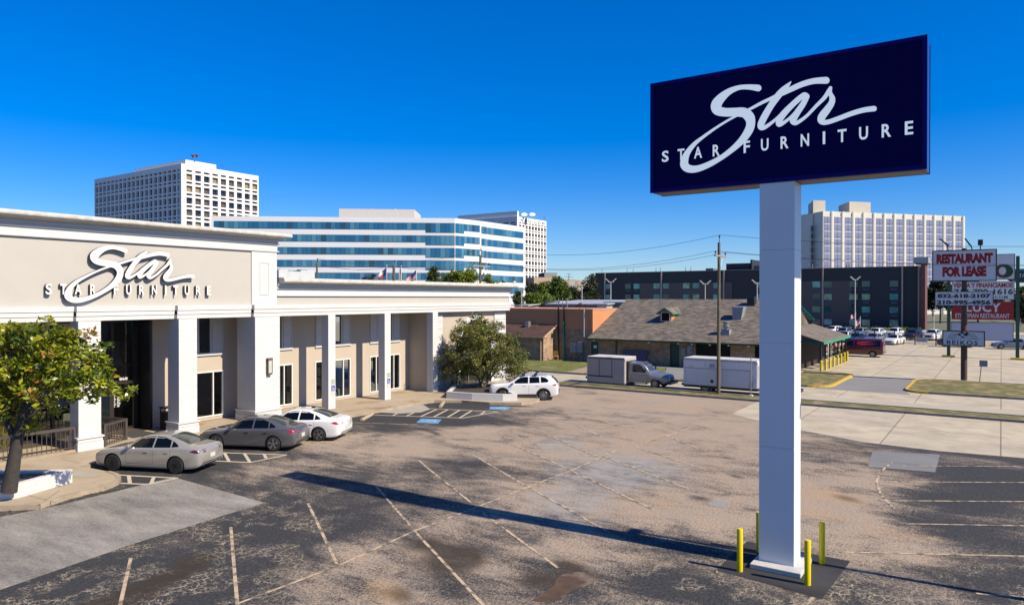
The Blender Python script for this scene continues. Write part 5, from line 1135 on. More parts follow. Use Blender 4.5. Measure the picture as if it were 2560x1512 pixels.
def cab_unit(t, cx, y_nose, paint_m, LC=2.42):
    B = Body(CAB, 50); y0 = y_nose; S_ = .73; SY = LC/2.92; mk = lambda mb: setattr(mb, 'v', [(cx+p[1]*S_*1.08, y0+p[0]*SY, .02+p[2]*S_) for p in mb.v]) or mb
    V, F = B.mesh(); m = MB(); m.add(V, F); mk(m).build('cab', paint_m, t, smooth=True)
    g = MB(); B.top_patch(g, 1.40, 2.0, .82, .80, crown=-.06); mk(g).build('windshield', M_rearglass, t, smooth=True)
    for sg in (-1, 1):
        g = MB(); B.side_patch(g, [(1.62, 1.52), (1.98, 2.20), (2.10, 2.28), (2.62, 2.28), (2.62, 1.52)], sg); mk(g).build('side_window', M_carglass, t, smooth=True)
        g = MB(); B.side_patch(g, [(1.48, .62), (1.492, .62), (1.492, 1.5), (1.48, 1.5)], sg, .003, 2, 6); B.side_patch(g, [(2.7, .62), (2.712, .62), (2.712, 2.3), (2.7, 2.3)], sg, .003, 2, 9); mk(g).build('door_seam', M_black, t)
        g = MB(); g.obox((1.55, sg*1.22, 1.75), (1, 0, 0), (0, 1, 0), (0, 0, 1), .04, .09, .22); g.tube([(1.55, sg*.97, 1.6), (1.55, sg*1.2, 1.62)], .02, 6); mk(g).build('mirror', M_black, t)
        g = MB(); B.end_patch(g, sg*.48, sg*.80, .90, 1.08, False); mk(g).build('headlight', M_head, t, smooth=True)
        g = MB(); B.side_patch(g, [(.10, .92), (.26, .92), (.24, 1.05), (.10, 1.04)], sg, .006, 4, 3); mk(g).build('side_marker', M_amber, t)
        g = MB(); aa = np.linspace(0, math.pi, 20)
        for an in aa:
            for rr in (.46, .62): x = .88+rr*math.cos(an); g.v.append((min(max(x, .06), 2.9), sg*(B.side(min(max(x, .06), 2.9), .5+rr*math.sin(an)*1.0)+.03), .44+rr*math.sin(an)))
        for k in range(19): g.f.append((2*k, 2*k+1, 2*k+3, 2*k+2)); g.m.append(0)
        mk(g).build('fender_flare', paint_m, t, smooth=True)
        w_ = wheel(t, 0, 0, .36, .24, M_alloy, 'steel', sg); rot_wheel(w_, t, cx+sg*.84, y0+.88*SY, .36, sg)
        g = MB(); g.lathe((1.55, sg*.80, .50), (1, 0, 0), [(0, .17), (.02, .2), (.9, .2), (.92, .17)], 16); mk(g).build('fuel_tank', M_chrome, t, smooth=True)
    g = MB(); B.end_patch(g, -.44, .44, .72, 1.16, False, .01); mk(g).build('grille', M_black, t)
    g = MB(); g.obox((-.06, 0, .58), (1, 0, 0), (0, 1, 0), (0, 0, 1), .12, 1.02, .15); mk(g).build('bumper', M_black, t, bevel=.05)
    for k in range(5): g = MB(); g.obox((2.02, -.6+.3*k, 2.50), (1, 0, 0), (0, 1, 0), (0, 0, 1), .04, .05, .03); mk(g).build('roof_lamp', M_amber, t)
nx = 49.85
def yy(px, X=nx): return float(PXp(px, 940, X)[1])
def zz(px, py, X=nx): return float(PXp(px, py, X)[2])
t1, x0, x1, cx1 = truck('grey box truck with a silver bonneted cab parked on the side street', nx, yy(1467), yy(1562), yy(1668), zz(1467, 889.5), .18, M_trkgrey, 'box trucks parked along the street')
cab_unit(t1, cx1, yy(1666), P_silver, yy(1562)-yy(1666)-.14)
MB().box(cx1-.8, cx1+.8, yy(1562)-.16, yy(1562)-.001, .5, 1.9).build('cab_gap_shroud', M_black, t1)
sk = MB(); sk.box(nx-.01, nx+.06, yy(1560), yy(1524), .32, .80).box(nx-.01, nx+.06, yy(1498), yy(1468), .35, .80); sk.build('side_skirt', M_trkgrey, t1)
t2, x0, x1, cx2 = truck('white box truck with louvred side shutters parked behind the utility pole', nx, yy(1708), yy(1894), yy(1960), zz(1708, 893), .50, M_trkwhite, 'box trucks parked along the street', True)
cab_unit(t2, cx2, yy(1894)-2.42, P_wht)
# ================================================================== STREET POLES AND WIRES
def utility_pole(x, y, h, label, arm=True, r=.135):
    t = thing('utility_pole', label, 'utility pole', (x, y, 0), group='wooden utility poles along the street')
    MB().tube([(x, y, 0), (x+.05, y, h*.5), (x+.08, y, h)], [r, r*.85, r*.72], 12).build('pole', M_wood, t, smooth=True)
    tips = []
    if arm:
        za = h-.95; MB().box(x-1.15, x+1.25, y-.16, y-.06, za-.06, za+.06).build('crossarm', mat('arm_wood', (.34, .30, .25), .85, var=.2, vs=5), t)
        b = MB(); b.tube([(x+.08, y-.11, za-.7), (x+.55, y-.11, za-.06)], .014, 5); b.tube([(x+.06, y-.11, za-.7), (x-.42, y-.11, za-.06)], .014, 5); b.build('brace', M_galv, t)
        for dx in (-1.0, 1.1): tips.append((x+dx, y-.11, za+.30))
        c = MB()
        for p in tips: c.lathe((p[0], p[1], za+.061), (0, 0, 1), [(0, .02), (.1, .02), (.11, .06), (.16, .075), (.2, .03), (.24, .045)], 10)
        c.build('insulator', M_black, t)
    c = MB().lathe((x+.16, y, h-.1), (0, 0, 1), [(0, .02), (.45, .02), (.46, .06), (.52, .075), (.58, .03), (.62, .045)], 10); c.build('insulator', M_black, t)
    tips.append((x+.16, y, h+.52)); return tips
tips = [utility_pole(49.3, 16.2, 10.55, 'wooden utility pole standing in front of the white box truck'), utility_pole(49.0, 36.6, 10.35, 'crossarmed utility pole rising behind the right end of the store wing'), utility_pole(49.2, 46.8, 9.7, 'thick pale utility pole behind the middle of the store wing', False, .17), utility_pole(49.2, 57.4, 10.2, 'dark utility pole behind the left end of the store wing', False)]
tips_off = [(48.3, -28, 10.0), (50.4, -28, 10.0), (49.5, -28, 10.9)]
def wire(a, b, sag, r=.012):
    return [(a[0]+(b[0]-a[0])*t, a[1]+(b[1]-a[1])*t, a[2]+(b[2]-a[2])*t-4*sag*t*(1-t)) for t in np.linspace(0, 1, 13)], r
def wires(label, spans, cat='wires'):
    m = MB()
    for a, b, s_ in spans: p, r_ = wire(a, b, s_); m.tube(p, r_, 5, cap=False)
    o = m.build('power_line', mat('wire', (.03, .03, .035), .6), None); tag(o, label, cat, 'power lines over the street')
for i, lb in enumerate(('lower street-side power wire slung between the crossarms', 'outer lower power wire slung between the crossarms', 'topmost power wire carried on the pole tops')):
    sp = [(tips_off[i], tips[0][i], 1.5), (tips[0][i], tips[1][i], .9)]
    sp += [(tips[1][i], tips[2][0] if i == 2 else (tips[2][0][0]-.5+i, tips[2][0][1], tips[2][0][2]-.6), .4), (tips[2][0] if i == 2 else (tips[2][0][0]-.5+i, tips[2][0][1], tips[2][0][2]-.6), tips[3][0] if i == 2 else (tips[3][0][0]-.5+i, tips[3][0][1], tips[3][0][2]-.6), .4)]
    wires(lb, sp)
g = G(1877, 993); gp = thing('steel_post', 'slim leaning galvanised post on the verge beside the white truck', 'post', (g[0], g[1], .1))
MB().tube([(g[0], g[1], .1), (g[0]-.05, g[1]-.02, 2.75)], .035, 8).build('post_tube', M_galv, gp); MB().box(g[0]-.16, g[0]+.16, g[1]-.12, g[1]+.12, .101, .17).build('post_foot', M_white, gp)
# ================================================================== RESTAURANT ROW
M_brick = brickmat('tan_brick', (.56, .37, .22), (.30, .17, .10), (.50, .43, .34), .36, .115, .012, 'wall')
M_shing = brickmat('grey_shingle', (.30, .255, .205), (.13, .11, .09), (.06, .052, .045), .5, .20, .016, 'roof')
M_shing2 = brickmat('brown_shingle', (.15, .075, .055), (.09, .045, .035), (.03, .02, .018), .42, .16, .014, 'roof')
M_green = mat('dark_green_trim', (.006, .075, .055), .5, var=.1); M_teal = mat('teal_trim', (.012, .33, .22), .5, var=.08); M_orange = mat('orange_siding', (.70, .30, .13), .75, var=.06, vs=1.0)
rs = thing('restaurant_building', 'low brick restaurant with a broad grey shingled roof, green trim and a small dormer', 'building', (72, 25, 0))
XW = 66.7; ZE = 2.55; XE = 65.8; XR = 75.4; ZR = 6.58; YL, YRt = 35.35, 17.6
holes_ = [(float(PXp(1498, 880, XW)[1]), float(PXp(1476, 880, XW)[1]), .12, 2.25), (float(PXp(1698, 880, XW)[1]), float(PXp(1675, 880, XW)[1]), .1, 2.3), (float(PXp(1826, 880, XW)[1]), float(PXp(1738, 880, XW)[1]), .1, 2.4), (float(PXp(1908, 880, XW)[1]), float(PXp(1886, 880, XW)[1]), .1, 2.4)]
wb = MB(); ys_ = sorted([YRt, YL]+[v for h in holes_ for v in h[:2]])
for a, b in zip(ys_[:-1], ys_[1:]):
    h = [q for q in holes_ if q[0]-1e-6 <= a and b <= q[1]+1e-6]
    if not h: wb.box(XW, XW+.25, a, b, 0, 2.75)
    else: wb.box(XW, XW+.25, a, b, h[0][3], 2.75)
wb.box(XW+.25, 84, YL-.25, YL, 0, 2.75).box(XW+.25, 84, YRt, YRt+.25, 0, 2.75).box(84, 84.25, YRt, YL, 0, 2.75)
wb.build('wall', M_brick, rs)
rf = MB(); rf.add([(XE, YRt-.5, ZE), (XE, YL+.02, ZE), (XR, YL+.02, ZR), (XR, YRt-.5, ZR), (85.2, YRt-.5, ZE), (85.2, YL+.02, ZE)], [(0, 3, 2, 1), (3, 4, 5, 2), (0, 1, 5, 4), (1, 2, 5), (0, 4, 3)])
roof = rf.build('roof', M_shing, rs)
MB().box(XE-.10, XE-.002, YRt-.5, YL+.05, ZE-.14, ZE+.02).build('gutter', M_green, rs)
ds = MB(); y = float(PXp(1541, 900, XW)[1]); ds.box(XW-.1, XW-.002, y-.06, y+.06, .1, 2.42); ds.build('downspout', M_green, rs)
MB().box(XE, XW-.002, YRt, YL, ZE-.13, ZE-.10).build('soffit', M_green, rs)
for i, h in enumerate(holes_[:2]):
    d = MB().box(XW+.06, XW+.12, h[0]+.06, h[1]-.06, h[2], h[3]-.06).build('door', M_green, rs, bevel=.01)
    f = MB(); f.box(XW-.02, XW+.05, h[0], h[0]+.06, h[2], h[3]).box(XW-.02, XW+.05, h[1]-.06, h[1], h[2], h[3]).box(XW-.02, XW+.05, h[0]+.06, h[1]-.06, h[3]-.06, h[3]); f.build('door_frame', M_conc if i == 0 else M_green, d)
    if i == 0: s = MB(); s.box(XW+.05, XW+.058, h[0]+.3, h[1]-.35, 1.5, 1.8); s.build('notice', M_white, d)
for h in holes_[2:]: MB().box(XW+.5, XW+.55, h[0]-.1, h[1]+.1, 0, 2.7).build('recess', M_dark, rs)
rk = MB(); rk.obox(((XE+XR)/2, YRt-.55, (ZE+ZR)/2-.10), np.array([XR-XE, 0, ZR-ZE])/math.hypot(XR-XE, ZR-ZE), (0, 1, 0), np.array([-(ZR-ZE), 0, XR-XE])/math.hypot(XR-XE, ZR-ZE), math.hypot(XR-XE, ZR-ZE)/2, .05, .12); rk.build('rake_board', M_teal, rs)
lm = MB()
for px in (1483, 1620, 1694, 1728, 1773, 1820, 1870): y = float(PXp(px, 860, XE)[1]); lm.box(XE+.1, XE+.25, y-.08, y+.08, ZE-.28, ZE-.14)
lm.build('eave_lamp', M_white, rs)
# dormer
dy = float(PXp(1664, 810, 70)[1]); xd = 70.0; zb_ = ZE+(xd-XE)*(ZR-ZE)/(XR-XE)
dm = MB().add([(xd, dy-.62, zb_-.05), (xd, dy+.62, zb_-.05), (xd, dy+.62, zb_+.95), (xd, dy-.62, zb_+.95), (xd, dy, zb_+1.38), (xd+3, dy-.62, zb_+.95), (xd+3, dy+.62, zb_+.95), (xd+3.2, dy, zb_+1.38), (xd+2.6, dy-.62, zb_+.3), (xd+2.6, dy+.62, zb_+.3)], [(0, 3, 4, 2, 1), (0, 8, 5, 3), (1, 2, 6, 9)]).build('dormer', M_orange, rs)
MB().box(xd-.02, xd-.004, dy-.42, dy+.42, zb_+.05, zb_+.88).build('dormer_window', M_carglass, dm)
f = MB()
for a in ((dy-.48, dy-.42, zb_, zb_+.93), (dy+.42, dy+.48, zb_, zb_+.93), (dy-.42, dy+.42, zb_, zb_+.05), (dy-.42, dy+.42, zb_+.88, zb_+.93)): f.box(xd-.05, xd-.003, *a)
f.build('window_frame', M_white, dm)
q = MB()
for sg in (-1, 1):
    q.add([(xd-.3, dy, zb_+1.44), (xd-.3, dy+sg*.88, zb_+.84), (xd+2.9, dy+sg*.88, zb_+.84), (xd+3.6, dy, zb_+1.44), (xd-.3, dy, zb_+1.38), (xd-.3, dy+sg*.88, zb_+.78), (xd+2.9, dy+sg*.88, zb_+.78)], [(0, 1, 2, 3), (4, 5, 6), (1, 5, 6, 2)])
q.build('dormer_roof', M_shing, dm)
q = MB()
for sg in (-1, 1):
    u = np.array([0, sg*.88, -.60]); u /= np.linalg.norm(u); q.obox((xd-.33, dy+sg*.44, zb_+1.06), (1, 0, 0), u, np.cross((1, 0, 0), u), .03, .54, .07)
    q.box(xd-.3, xd+2.6, dy+sg*.89-.02, dy+sg*.89+.02, zb_+.72, zb_+.84)
q.build('dormer_trim', M_teal, dm)
# porch side to the right of the pylon
pw = MB(); pw.box(71.5, 84, 15.6, 15.85, 0, 2.5).box(70.9, 71.15, 15.7, 17.4, 0, 2.5); pw.build('porch_wall', mat('porch_dark', (.045, .022, .022), .8, var=.2), rs)
pr_ = MB(); pr_.add([(69.6, 13.3, 2.72), (83.5, 13.3, 2.72), (83.5, 17.0, 3.9), (69.6, 17.0, 3.9), (69.6, 13.3, 2.55), (83.5, 13.3, 2.55), (83.5, 17.0, 2.55), (69.6, 17.0, 2.55)], [(0, 1, 2, 3), (4, 7, 6, 5), (0, 3, 7, 4), (1, 5, 6, 2), (2, 6, 7, 3)]); pr_.build('porch_roof', M_shing, rs)
MB().box(69.55, 83.55, 13.22, 13.298, 2.50, 2.75).build('porch_fascia', mat('mint_trim', (.06, .30, .17), .6), rs)
MB().box(69.52, 69.598, 13.3, 17.0, 2.48, 2.72).build('porch_fascia', M_green, rs)
pp = MB()
for x in np.arange(70.2, 83, 2.1): pp.box(x-.07, x+.07, 13.55, 13.69, 0, 2.54)
pp.build('porch_post', M_black, rs)
pr2 = MB(); pr2.box(69.8, 83, 13.6, 13.64, .95, 1.0).build('porch_rail', M_galv, rs)
for k, x in enumerate((70.6, 73.4, 76.4, 79.6)):
    o = MB().box(x-.55, x+.55, 13.70, 13.73, 1.02, 2.25).build('poster', mat('poster_black', (.02, .018, .018), .6), rs)
    MB().lathe((x, 13.698, 1.85), (0, -1, 0), [(0, .24), (.008, .24)], 18).build('poster_disc', mat('poster_pink', (.62, .18, .22), .6, var=.35, vs=6), o)
    c = MB().box(x-.2, x+.2, 13.692, 13.699, 1.33, 1.48).build('poster_text', M_white, o)
gt = MB(); gx = 84.5; gt.add([(gx-.1, 20.5, 4.3), (gx-.1, 17.2, 4.3), (gx-.1, 18.85, 6.1)], [(0, 1, 2)]); gt.build('far_gable', M_orange, rs)
gr_ = MB(); gr_.add([(XR, 17.9, 6.3), (XR, 20.5, 6.5), (gx+.1, 20.5, 4.9), (gx+.1, 17.1, 4.2)], [(0, 1, 2, 3)]).build('far_roof', M_shing, rs)
q = MB()
for sg in (-1, 1):
    u = np.array([0, sg*1.65, -1.8]); u /= np.linalg.norm(u); q.obox((gx-.12, 18.85+sg*.85, 5.2), (1, 0, 0), u, np.cross((1, 0, 0), u), .05, 1.3, .14)
q.build('gable_trim', M_teal, rs)
# things on and beside the restaurant
def roof_z(x): return ZE+(x-XE)*(ZR-ZE)/(XR-XE)
def roof_box(px0, px1, py_base, sx, h, label, nm, m_):
    xg = 70.0
    for _ in range(12):
        p = PXp((px0+px1)/2, py_base, xg); xg += (p[2]-roof_z(xg))*1.2
    y0 = float(PXp(px1, py_base, xg)[1]); y1 = float(PXp(px0, py_base, xg)[1]); t = thing(nm, label, 'roof vent', (xg, (y0+y1)/2, roof_z(xg)))
    return t, xg, y0, y1
t, xg, y0, y1 = roof_box(1831, 1859, 799, 1.2, 1.2, 'tall pale metal duct box on the restaurant roof', 'roof_duct', M_grey)
z0 = roof_z(xg); m = MB(); m.add([(xg, y0+.25, z0-.02), (xg, y1, z0-.02), (xg+1.0, y1, z0+.3), (xg+1.0, y0+.25, z0+.3), (xg-.1, y0, z0+1.25), (xg-.1, y1, z0+1.25), (xg+1.0, y1, z0+1.3), (xg+1.0, y0, z0+1.3)], [(0, 1, 5, 4), (1, 2, 6, 5), (2, 3, 7, 6), (3, 0, 4, 7), (4, 5, 6, 7)]); m.build('duct', mat('duct_grey', (.36, .38, .41), .5, var=.1), t)
t, xg, y0, y1 = roof_box(1803, 1823, 838, .7, 1, 'round galvanised fan on a square curb on the restaurant roof', 'roof_fan', M_galv); z0 = roof_z(xg); cy_ = (y0+y1)/2
MB().box(xg, xg+.7, y0, y1, z0-.1, z0+.55).build('fan_curb', M_grey, t); MB().lathe((xg+.35, cy_, z0+.551), (0, 0, 1), [(0, .2), (.18, .2), (.2, .34), (.36, .36), (.4, .26), (.52, .28), (.7, .34), (.78, .2)], 20).build('fan_hood', M_galv, t, smooth=True)
t, xg, y0, y1 = roof_box(1867, 1886, 765, .7, 1, 'black air conditioner near the restaurant ridge', 'air_conditioner', M_black); z0 = roof_z(xg)
MB().box(xg, xg+.8, y0, y1, z0+.05, z0+.95).build('cabinet', M_black, t, bevel=.03); MB().box(xg-.1, xg+.9, y0-.1, y1+.1, z0-.2, z0+.05).build('stand', M_grey, t)
def wall_box(px0, px1, py0, py1, X, nm, label, m_, dep=.22, grp=None):
    a = PXp(px0, py0, X-dep); b = PXp(px1, py1, X-dep); t = thing(nm, label, 'meter box', (X, (a[1]+b[1])/2, b[2]), group=grp)
    MB().box(X-dep, X-.003, b[1], a[1], b[2], a[2]).build('cabinet', m_, t, bevel=.012); c = MB().box(X-dep-.006, X-dep-.0005, b[1]+.05, a[1]-.05, b[2]+.06, a[2]-.06).build('cover', m_, t)
    MB().box(X-dep-.03, X-dep-.006, b[1]+.1, b[1]+.14, (a[2]+b[2])/2-.1, (a[2]+b[2])/2+.1).build('latch', M_black, t)
    MB().tube([(X-.1, (a[1]+b[1])/2, .1), (X-.1, (a[1]+b[1])/2, b[2])], .035, 6).build('conduit', M_galv, t)
M_ebox = mat('electric_grey', (.34, .37, .41), .45, var=.06)
wall_box(1425, 1441.5, 857, 882, 67.0, 'electric_box', 'wider of two grey electric boxes left of the green door', M_ebox); wall_box(1442.5, 1456, 854, 882, 67.0, 'electric_box', 'taller of two grey electric boxes left of the green door', M_ebox)
wall_box(1703, 1714, 869, 889, XW, 'electric_box', 'small grey meter box right of the dark green door', M_ebox); wall_box(1717, 1730, 864, 886, XW, 'electric_box', 'tall grey electric box at the edge of the dark recess', M_ebox)
a = PXp(1554, 876, XW-.5); b = PXp(1617, 905, XW-.5); lt = thing('awning_panel', 'slate blue folded tarpaulin panel leaning on the brick wall', 'panel', (XW-.3, (a[1]+b[1])/2, .1))
MB().add([(XW-.55, b[1]+.25, .1), (XW-.55, a[1], .1), (XW-.12, a[1], a[2]), (XW-.12, b[1], a[2]), (XW-.45, b[1]+.25, .1), (XW-.45, a[1], .1), (XW-.05, a[1], a[2]), (XW-.05, b[1], a[2])], [(0, 3, 2, 1), (4, 5, 6, 7), (0, 4, 7, 3), (1, 2, 6, 5), (3, 7, 6, 2)]).build('tarp', mat('slate_tarp', (.12, .12, .19), .8, var=.15), lt)
MB().box(XW-.30, XW-.10, b[1]-.02, a[1]+.02, a[2]-.35, a[2]+.02).build('tarp_fold', mat('slate_tarp2', (.09, .09, .17), .8, var=.15), lt)
# orange sided hall
oh = thing('sided_hall', 'flat-roofed hall with orange lap siding above tan brick, left of the restaurant', 'building', (73, 48, 0))
XO = 67.05; ZO = 5.48
MB().box(XO, 67.3, YL+.04, 66, 0, 3.40).box(67.3, 84, YL+.05, YL+.3, 0, 3.4).build('brick_wall', M_brick, oh)
def lap(mb, p0, p1, nrm, z0, z1, step=.21):
    p0 = np.array(p0); p1 = np.array(p1); n_ = np.array(nrm); z = z0
    while z < z1-.01:
        t = min(z+step, z1); a = n_*.035; mb.quad((*(p0+a), z), (*(p1+a), z), (*(p1+n_*.008), t), (*(p0+n_*.008), t)); mb.quad((*(p0+a), z), (*(p0+n_*.008), z), (*(p1+n_*.008), z), (*(p1+a), z)); z += step
lm = MB(); lap(lm, (XO, 66), (XO, YL+.03), (-1, 0), 3.40, ZO); lap(lm, (XO, YL+.03), (84, YL+.03), (0, -1), 2.4, ZO); lm.box(XO+.01, 83.9, YL+.04, 65.9, 3.4, ZO-.05)
lm.build('lap_siding', M_orange, oh)
MB().box(XO-.06, XO+.2, YL-.03, 66, ZO, ZO+.07).box(XO+.2, 84, YL-.03, YL+.2, ZO, ZO+.071).build('parapet_cap', mat('flashing', (.52, .46, .42), .5, var=.2, vs=3), oh)
for px in (1397, 1411): y = float(PXp(px, 800, XO)[1]); MB().box(XO-.14, XO-.04, y-.06, y+.06, .1, ZO+.3).build('downspout', M_black, oh)
y = float(PXp(1461, 800, XO)[1]); MB().box(XO-.12, XO-.04, y-.05, y+.05, 2.6, ZO+.1).build('downspout', M_white, oh)
y = float(PXp(1410, 820, XO)[1]); MB().tube([(XO-.10, y-.25, 4.05), (XO-.16, y, 4.0), (XO-.18, y, 3.8), (XO-.18, y-.15, .12)], .09, 8).build('drain_pipe', M_teal, oh)
vt = MB()
for px in (1396, 1406, 1415, 1418): y = float(PXp(px, 760, 71)[1]); vt.tube([(71, y, ZO), (71, y, 6.7)], .04, 6)
vt.build('vent_pipe', M_grey, oh)
for px, an, lb in ((1447, .7, 'left of two floodlights at the corner of the orange hall'), (1463, .2, 'right of two floodlights at the corner of the orange hall')):
    p = PXp(px, 763, XO-.2); t = thing('floodlight', lb, 'floodlight', (XO-.1, p[1], ZO+.07), group='floodlights on the orange hall')
    MB().tube([(XO+.05, p[1], ZO+.06), (XO-.2, p[1], p[2]-.1)], .03, 6).build('bracket', M_black, t); MB().obox((XO-.25, p[1], p[2]), (0, math.cos(an), -math.sin(an)), (1, 0, 0), (0, math.sin(an), math.cos(an)), .33, .25, .05).build('lamp_head', M_black, t)
# annex
ax = thing('brick_annex', 'small tan brick annex with a brown shingled lean-to roof', 'building', (66, 44, 0)); XA = 64.75; YA = 40.0
MB().box(XA, XA+.22, YA, 55, 0, 2.7).add([(XA+.22, YA, 0), (XO, YA, 0), (XO, YA, 3.65), (XA+.22, YA, 2.78), (XA+.22, YA+.2, 0), (XO, YA+.2, 0), (XO, YA+.2, 3.65), (XA+.22, YA+.2, 2.78)], [(0, 1, 2, 3), (4, 7, 6, 5), (3, 2, 6, 7)]).build('wall', M_brick, ax)
MB().add([(XA-.5, YA-.35, 2.62), (XA-.5, 55, 2.62), (XO-.03, 55, 3.85), (XO-.03, YA-.35, 3.85), (XA-.5, YA-.35, 2.50), (XA-.5, 55, 2.50), (XO-.03, YA-.35, 3.73)], [(0, 3, 2, 1), (0, 1, 5, 4), (0, 4, 6, 3)]).build('roof', M_shing2, ax)
u = np.array([XO-XA+.5, 0, 1.23]); u /= np.linalg.norm(u)
MB().obox(((XO+XA-.5)/2, YA-.38, 3.18), u, (0, 1, 0), np.cross(u, (0, 1, 0)), 1.45, .025, .09).build('rake_board', mat('peach_trim', (.62, .42, .30), .7), ax)
MB().box(XA-.58, XA-.505, YA-.35, 55, 2.48, 2.62).build('gutter', mat('peach_trim', (.62, .42, .30), .7), ax); MB().box(XA-.12, XA-.03, YA+.25, YA+.36, .1, 2.48).build('downspout', mat('peach_trim', (.62, .42, .30), .7), ax)
y = float(PXp(1318, 797, 66.3)[1]); MB().box(66.2, 66.7, y-.22, y+.22, 3.5, 4.15).build('roof_vent', M_galv, ax)
MB().obox((66.0, float(PXp(1297, 812, 65.8)[1]), 3.35), u, (0, 1, 0), np.cross(u, (0, 1, 0)), 1.1, .05, .03).build('valley_flashing', M_galv, ax)
g = G(1390, 900, .1); ch = thing('wooden_chair', 'honey coloured wooden chair standing on the grass by the annex', 'chair', (g[0], g[1], .1), R(200)); M_hon = mat('honey_wood', (.62, .27, .02), .5, var=.1)
MB().box(-.24, .24, -.24, .24, .42, .47).build('seat', mat('seat_pad', (.6, .5, .42), .8), ch, local=True)
for dx in (-.21, .21):
    for dy in (-.21, .21): MB().box(dx-.025, dx+.025, dy-.025, dy+.025, 0, .42 if dx < 0 else .98).build('leg', M_hon, ch, local=True)
b = MB()
for z_ in (.62, .76, .90): b.box(.19, .23, -.185, .185, z_, z_+.08)
b.build('backrest', M_hon, ch, local=True)
# yellow posts along the porch
for k in range(8):
    px = [2053, 2064.5, 2074.8, 2084, 2094, 2102.5, 2111][k] if k < 7 else 2118; py = [929, 925, 920, 916, 912, 909, 905][k] if k < 7 else 902
    p = G(px, py); m = MB().lathe((p[0], p[1], 0), (0, 0, 1), [(0, .10), (.98, .10), (1.02, .07)], 14)
    solo('bollard', ['first', 'second', 'third', 'fourth', 'fifth', 'sixth', 'seventh', 'last'][k]+' small yellow bollard along the restaurant porch, counted from the grass', 'bollard', m, M_yellow, 'yellow bollards along the porch')
bt = G(2105, 895)
# ================================================================== SIGNS ON THE RIGHT
M_signw = mat('sign_panel_white', (.80, .82, .88), .5, var=.03); M_sred = mat('sign_red_letter', (.38, .004, .014), .5, var=.03); M_sblk = mat('sign_black_letter', (.008, .009, .014), .5, var=.02); M_brownp = mat('brown_pole', (.10, .05, .035), .6, var=.15, vs=3)
def px_text(mb, s, x0, x1, y0, y1, X, **k):
    """text whose pixel box is known, on the plane X (facing -X)"""
    a = PXp(x0, y1, X); b = PXp(x1, y1, X); c = PXp(x0, y0, X)
    put_text(mb, s, (X, a[1], a[2]), (0, -1, 0), (0, 0, 1), a[1]-b[1], c[2]-a[2], **k)
def panel_sign(parent, nm, tl, br, X, dep, m_, fr_m, fr=.06):
    a = PXp(*tl, X); b = PXp(*br, X); y0, y1, z0, z1 = b[1], a[1], b[2], a[2]
    o = MB().box(X, X+dep, y0, y1, z0, z1).build(nm, m_, parent)
    if fr_m:
        f = MB(); f.box(X-.03, X+dep+.02, y0-fr, y0, z0-fr, z1+fr).box(X-.03, X+dep+.02, y1, y1+fr, z0-fr, z1+fr).box(X-.03, X+dep+.02, y0, y1, z1, z1+fr).box(X-.03, X+dep+.02, y0, y1, z0-fr, z0); f.build('panel_frame', fr_m, o)
    return o, (y0, y1, z0, z1)
XL = 68.0; lz = thing('lease_sign', 'brown pole sign carrying a lease board, a phone number board and a restaurant board', 'sign', (68.3, 2.5, .1))
gl = G(2410, 954, .1); LY = float(PXp(2410, 900, 68.3)[1])
MB().lathe((68.36, LY, .1), (0, 0, 1), [(0, .23), (5.2, .23), (5.25, .19), (10.6, .18)], 18).build('pole', M_brownp, lz, smooth=True)
o, _ = panel_sign(lz, 'lease_board', (2333, 629), (2489.5, 700), XL-.15, .55, M_signw, M_black, .07)
m = MB(); px_text(m, 'RESTAURANT', 2341, 2482, 635.5, 660.5, XL-.15, depth=.006, bold=.075, spacing=.96); px_text(m, 'FOR LEASE', 2356, 2466, 667, 692.5, XL-.15, depth=.006, bold=.075, spacing=.96); m.build('lease_lettering', M_sred, o)
o, _ = panel_sign(lz, 'phone_board', (2338.5, 730), (2482, 763.5), XL-.12, .5, M_signw, M_clad, .05)
m = MB(); px_text(m, '832-618-2107', 2343.5, 2477, 734.5, 745, XL-.12, depth=.006, bold=.05); px_text(m, '210-995-4956', 2342, 2476.6, 750.3, 761, XL-.12, depth=.006, bold=.05); m.build('phone_lettering', M_sblk, o)
o, bx_ = panel_sign(lz, 'restaurant_board', (2358, 828), (2460, 865), XL-.15, .55, mat('board_cream', (.72, .80, .88), .5, var=.03), mat('board_frame', (.07, .03, .025), .6), .07)
m = MB(); px_text(m, 'BEIKOS', 2366.7, 2444.5, 850, 860, XL-.15, depth=.006, bold=.02, spacing=1.25)
for k in range(22): a = PXp(2366+k*3.55, 862.8, XL-.156); m.box(XL-.157, XL-.1555, a[1]-.035, a[1]+.03, a[2]-.018, a[2]+.018)
def ln(pts, wd, dx=.156):
    for k, (p, q) in enumerate(zip(pts[:-1], pts[1:])):
        a = PXp(*p, XL-dx)[1:]; b = PXp(*q, XL-dx)[1:]; d = (b-a)/(np.linalg.norm(b-a)+1e-9); n_ = np.array([-d[1], d[0]])*wd/2; x = XL-dx-.0003*k
        m.quad(*[(x, r_[0], r_[1]) for r_ in (a-n_, b-n_, b+n_, a+n_)])
Z5 = lambda x, y: (2300+x*.10513, 744+y*.10513)
for cx_, cy_, r_, a0, a1 in ((775, 905, 55, 0, 6.3), (775, 905, 22, 0, 6.3), (702, 928, 22, .5, 5.5), (850, 865, 20, 0, 6.3), (880, 915, 33, 2, 7), (1258, 912, 55, 0, 6.3), (1258, 912, 22, 0, 6.3), (1335, 940, 22, 3.5, 8.5), (1178, 868, 20, 0, 6.3), (1145, 920, 33, -1, 4)):
    ln([Z5(cx_+r_*math.cos(a), cy_+r_*math.sin(a)) for a in np.linspace(a0, a1, 14)], .022)
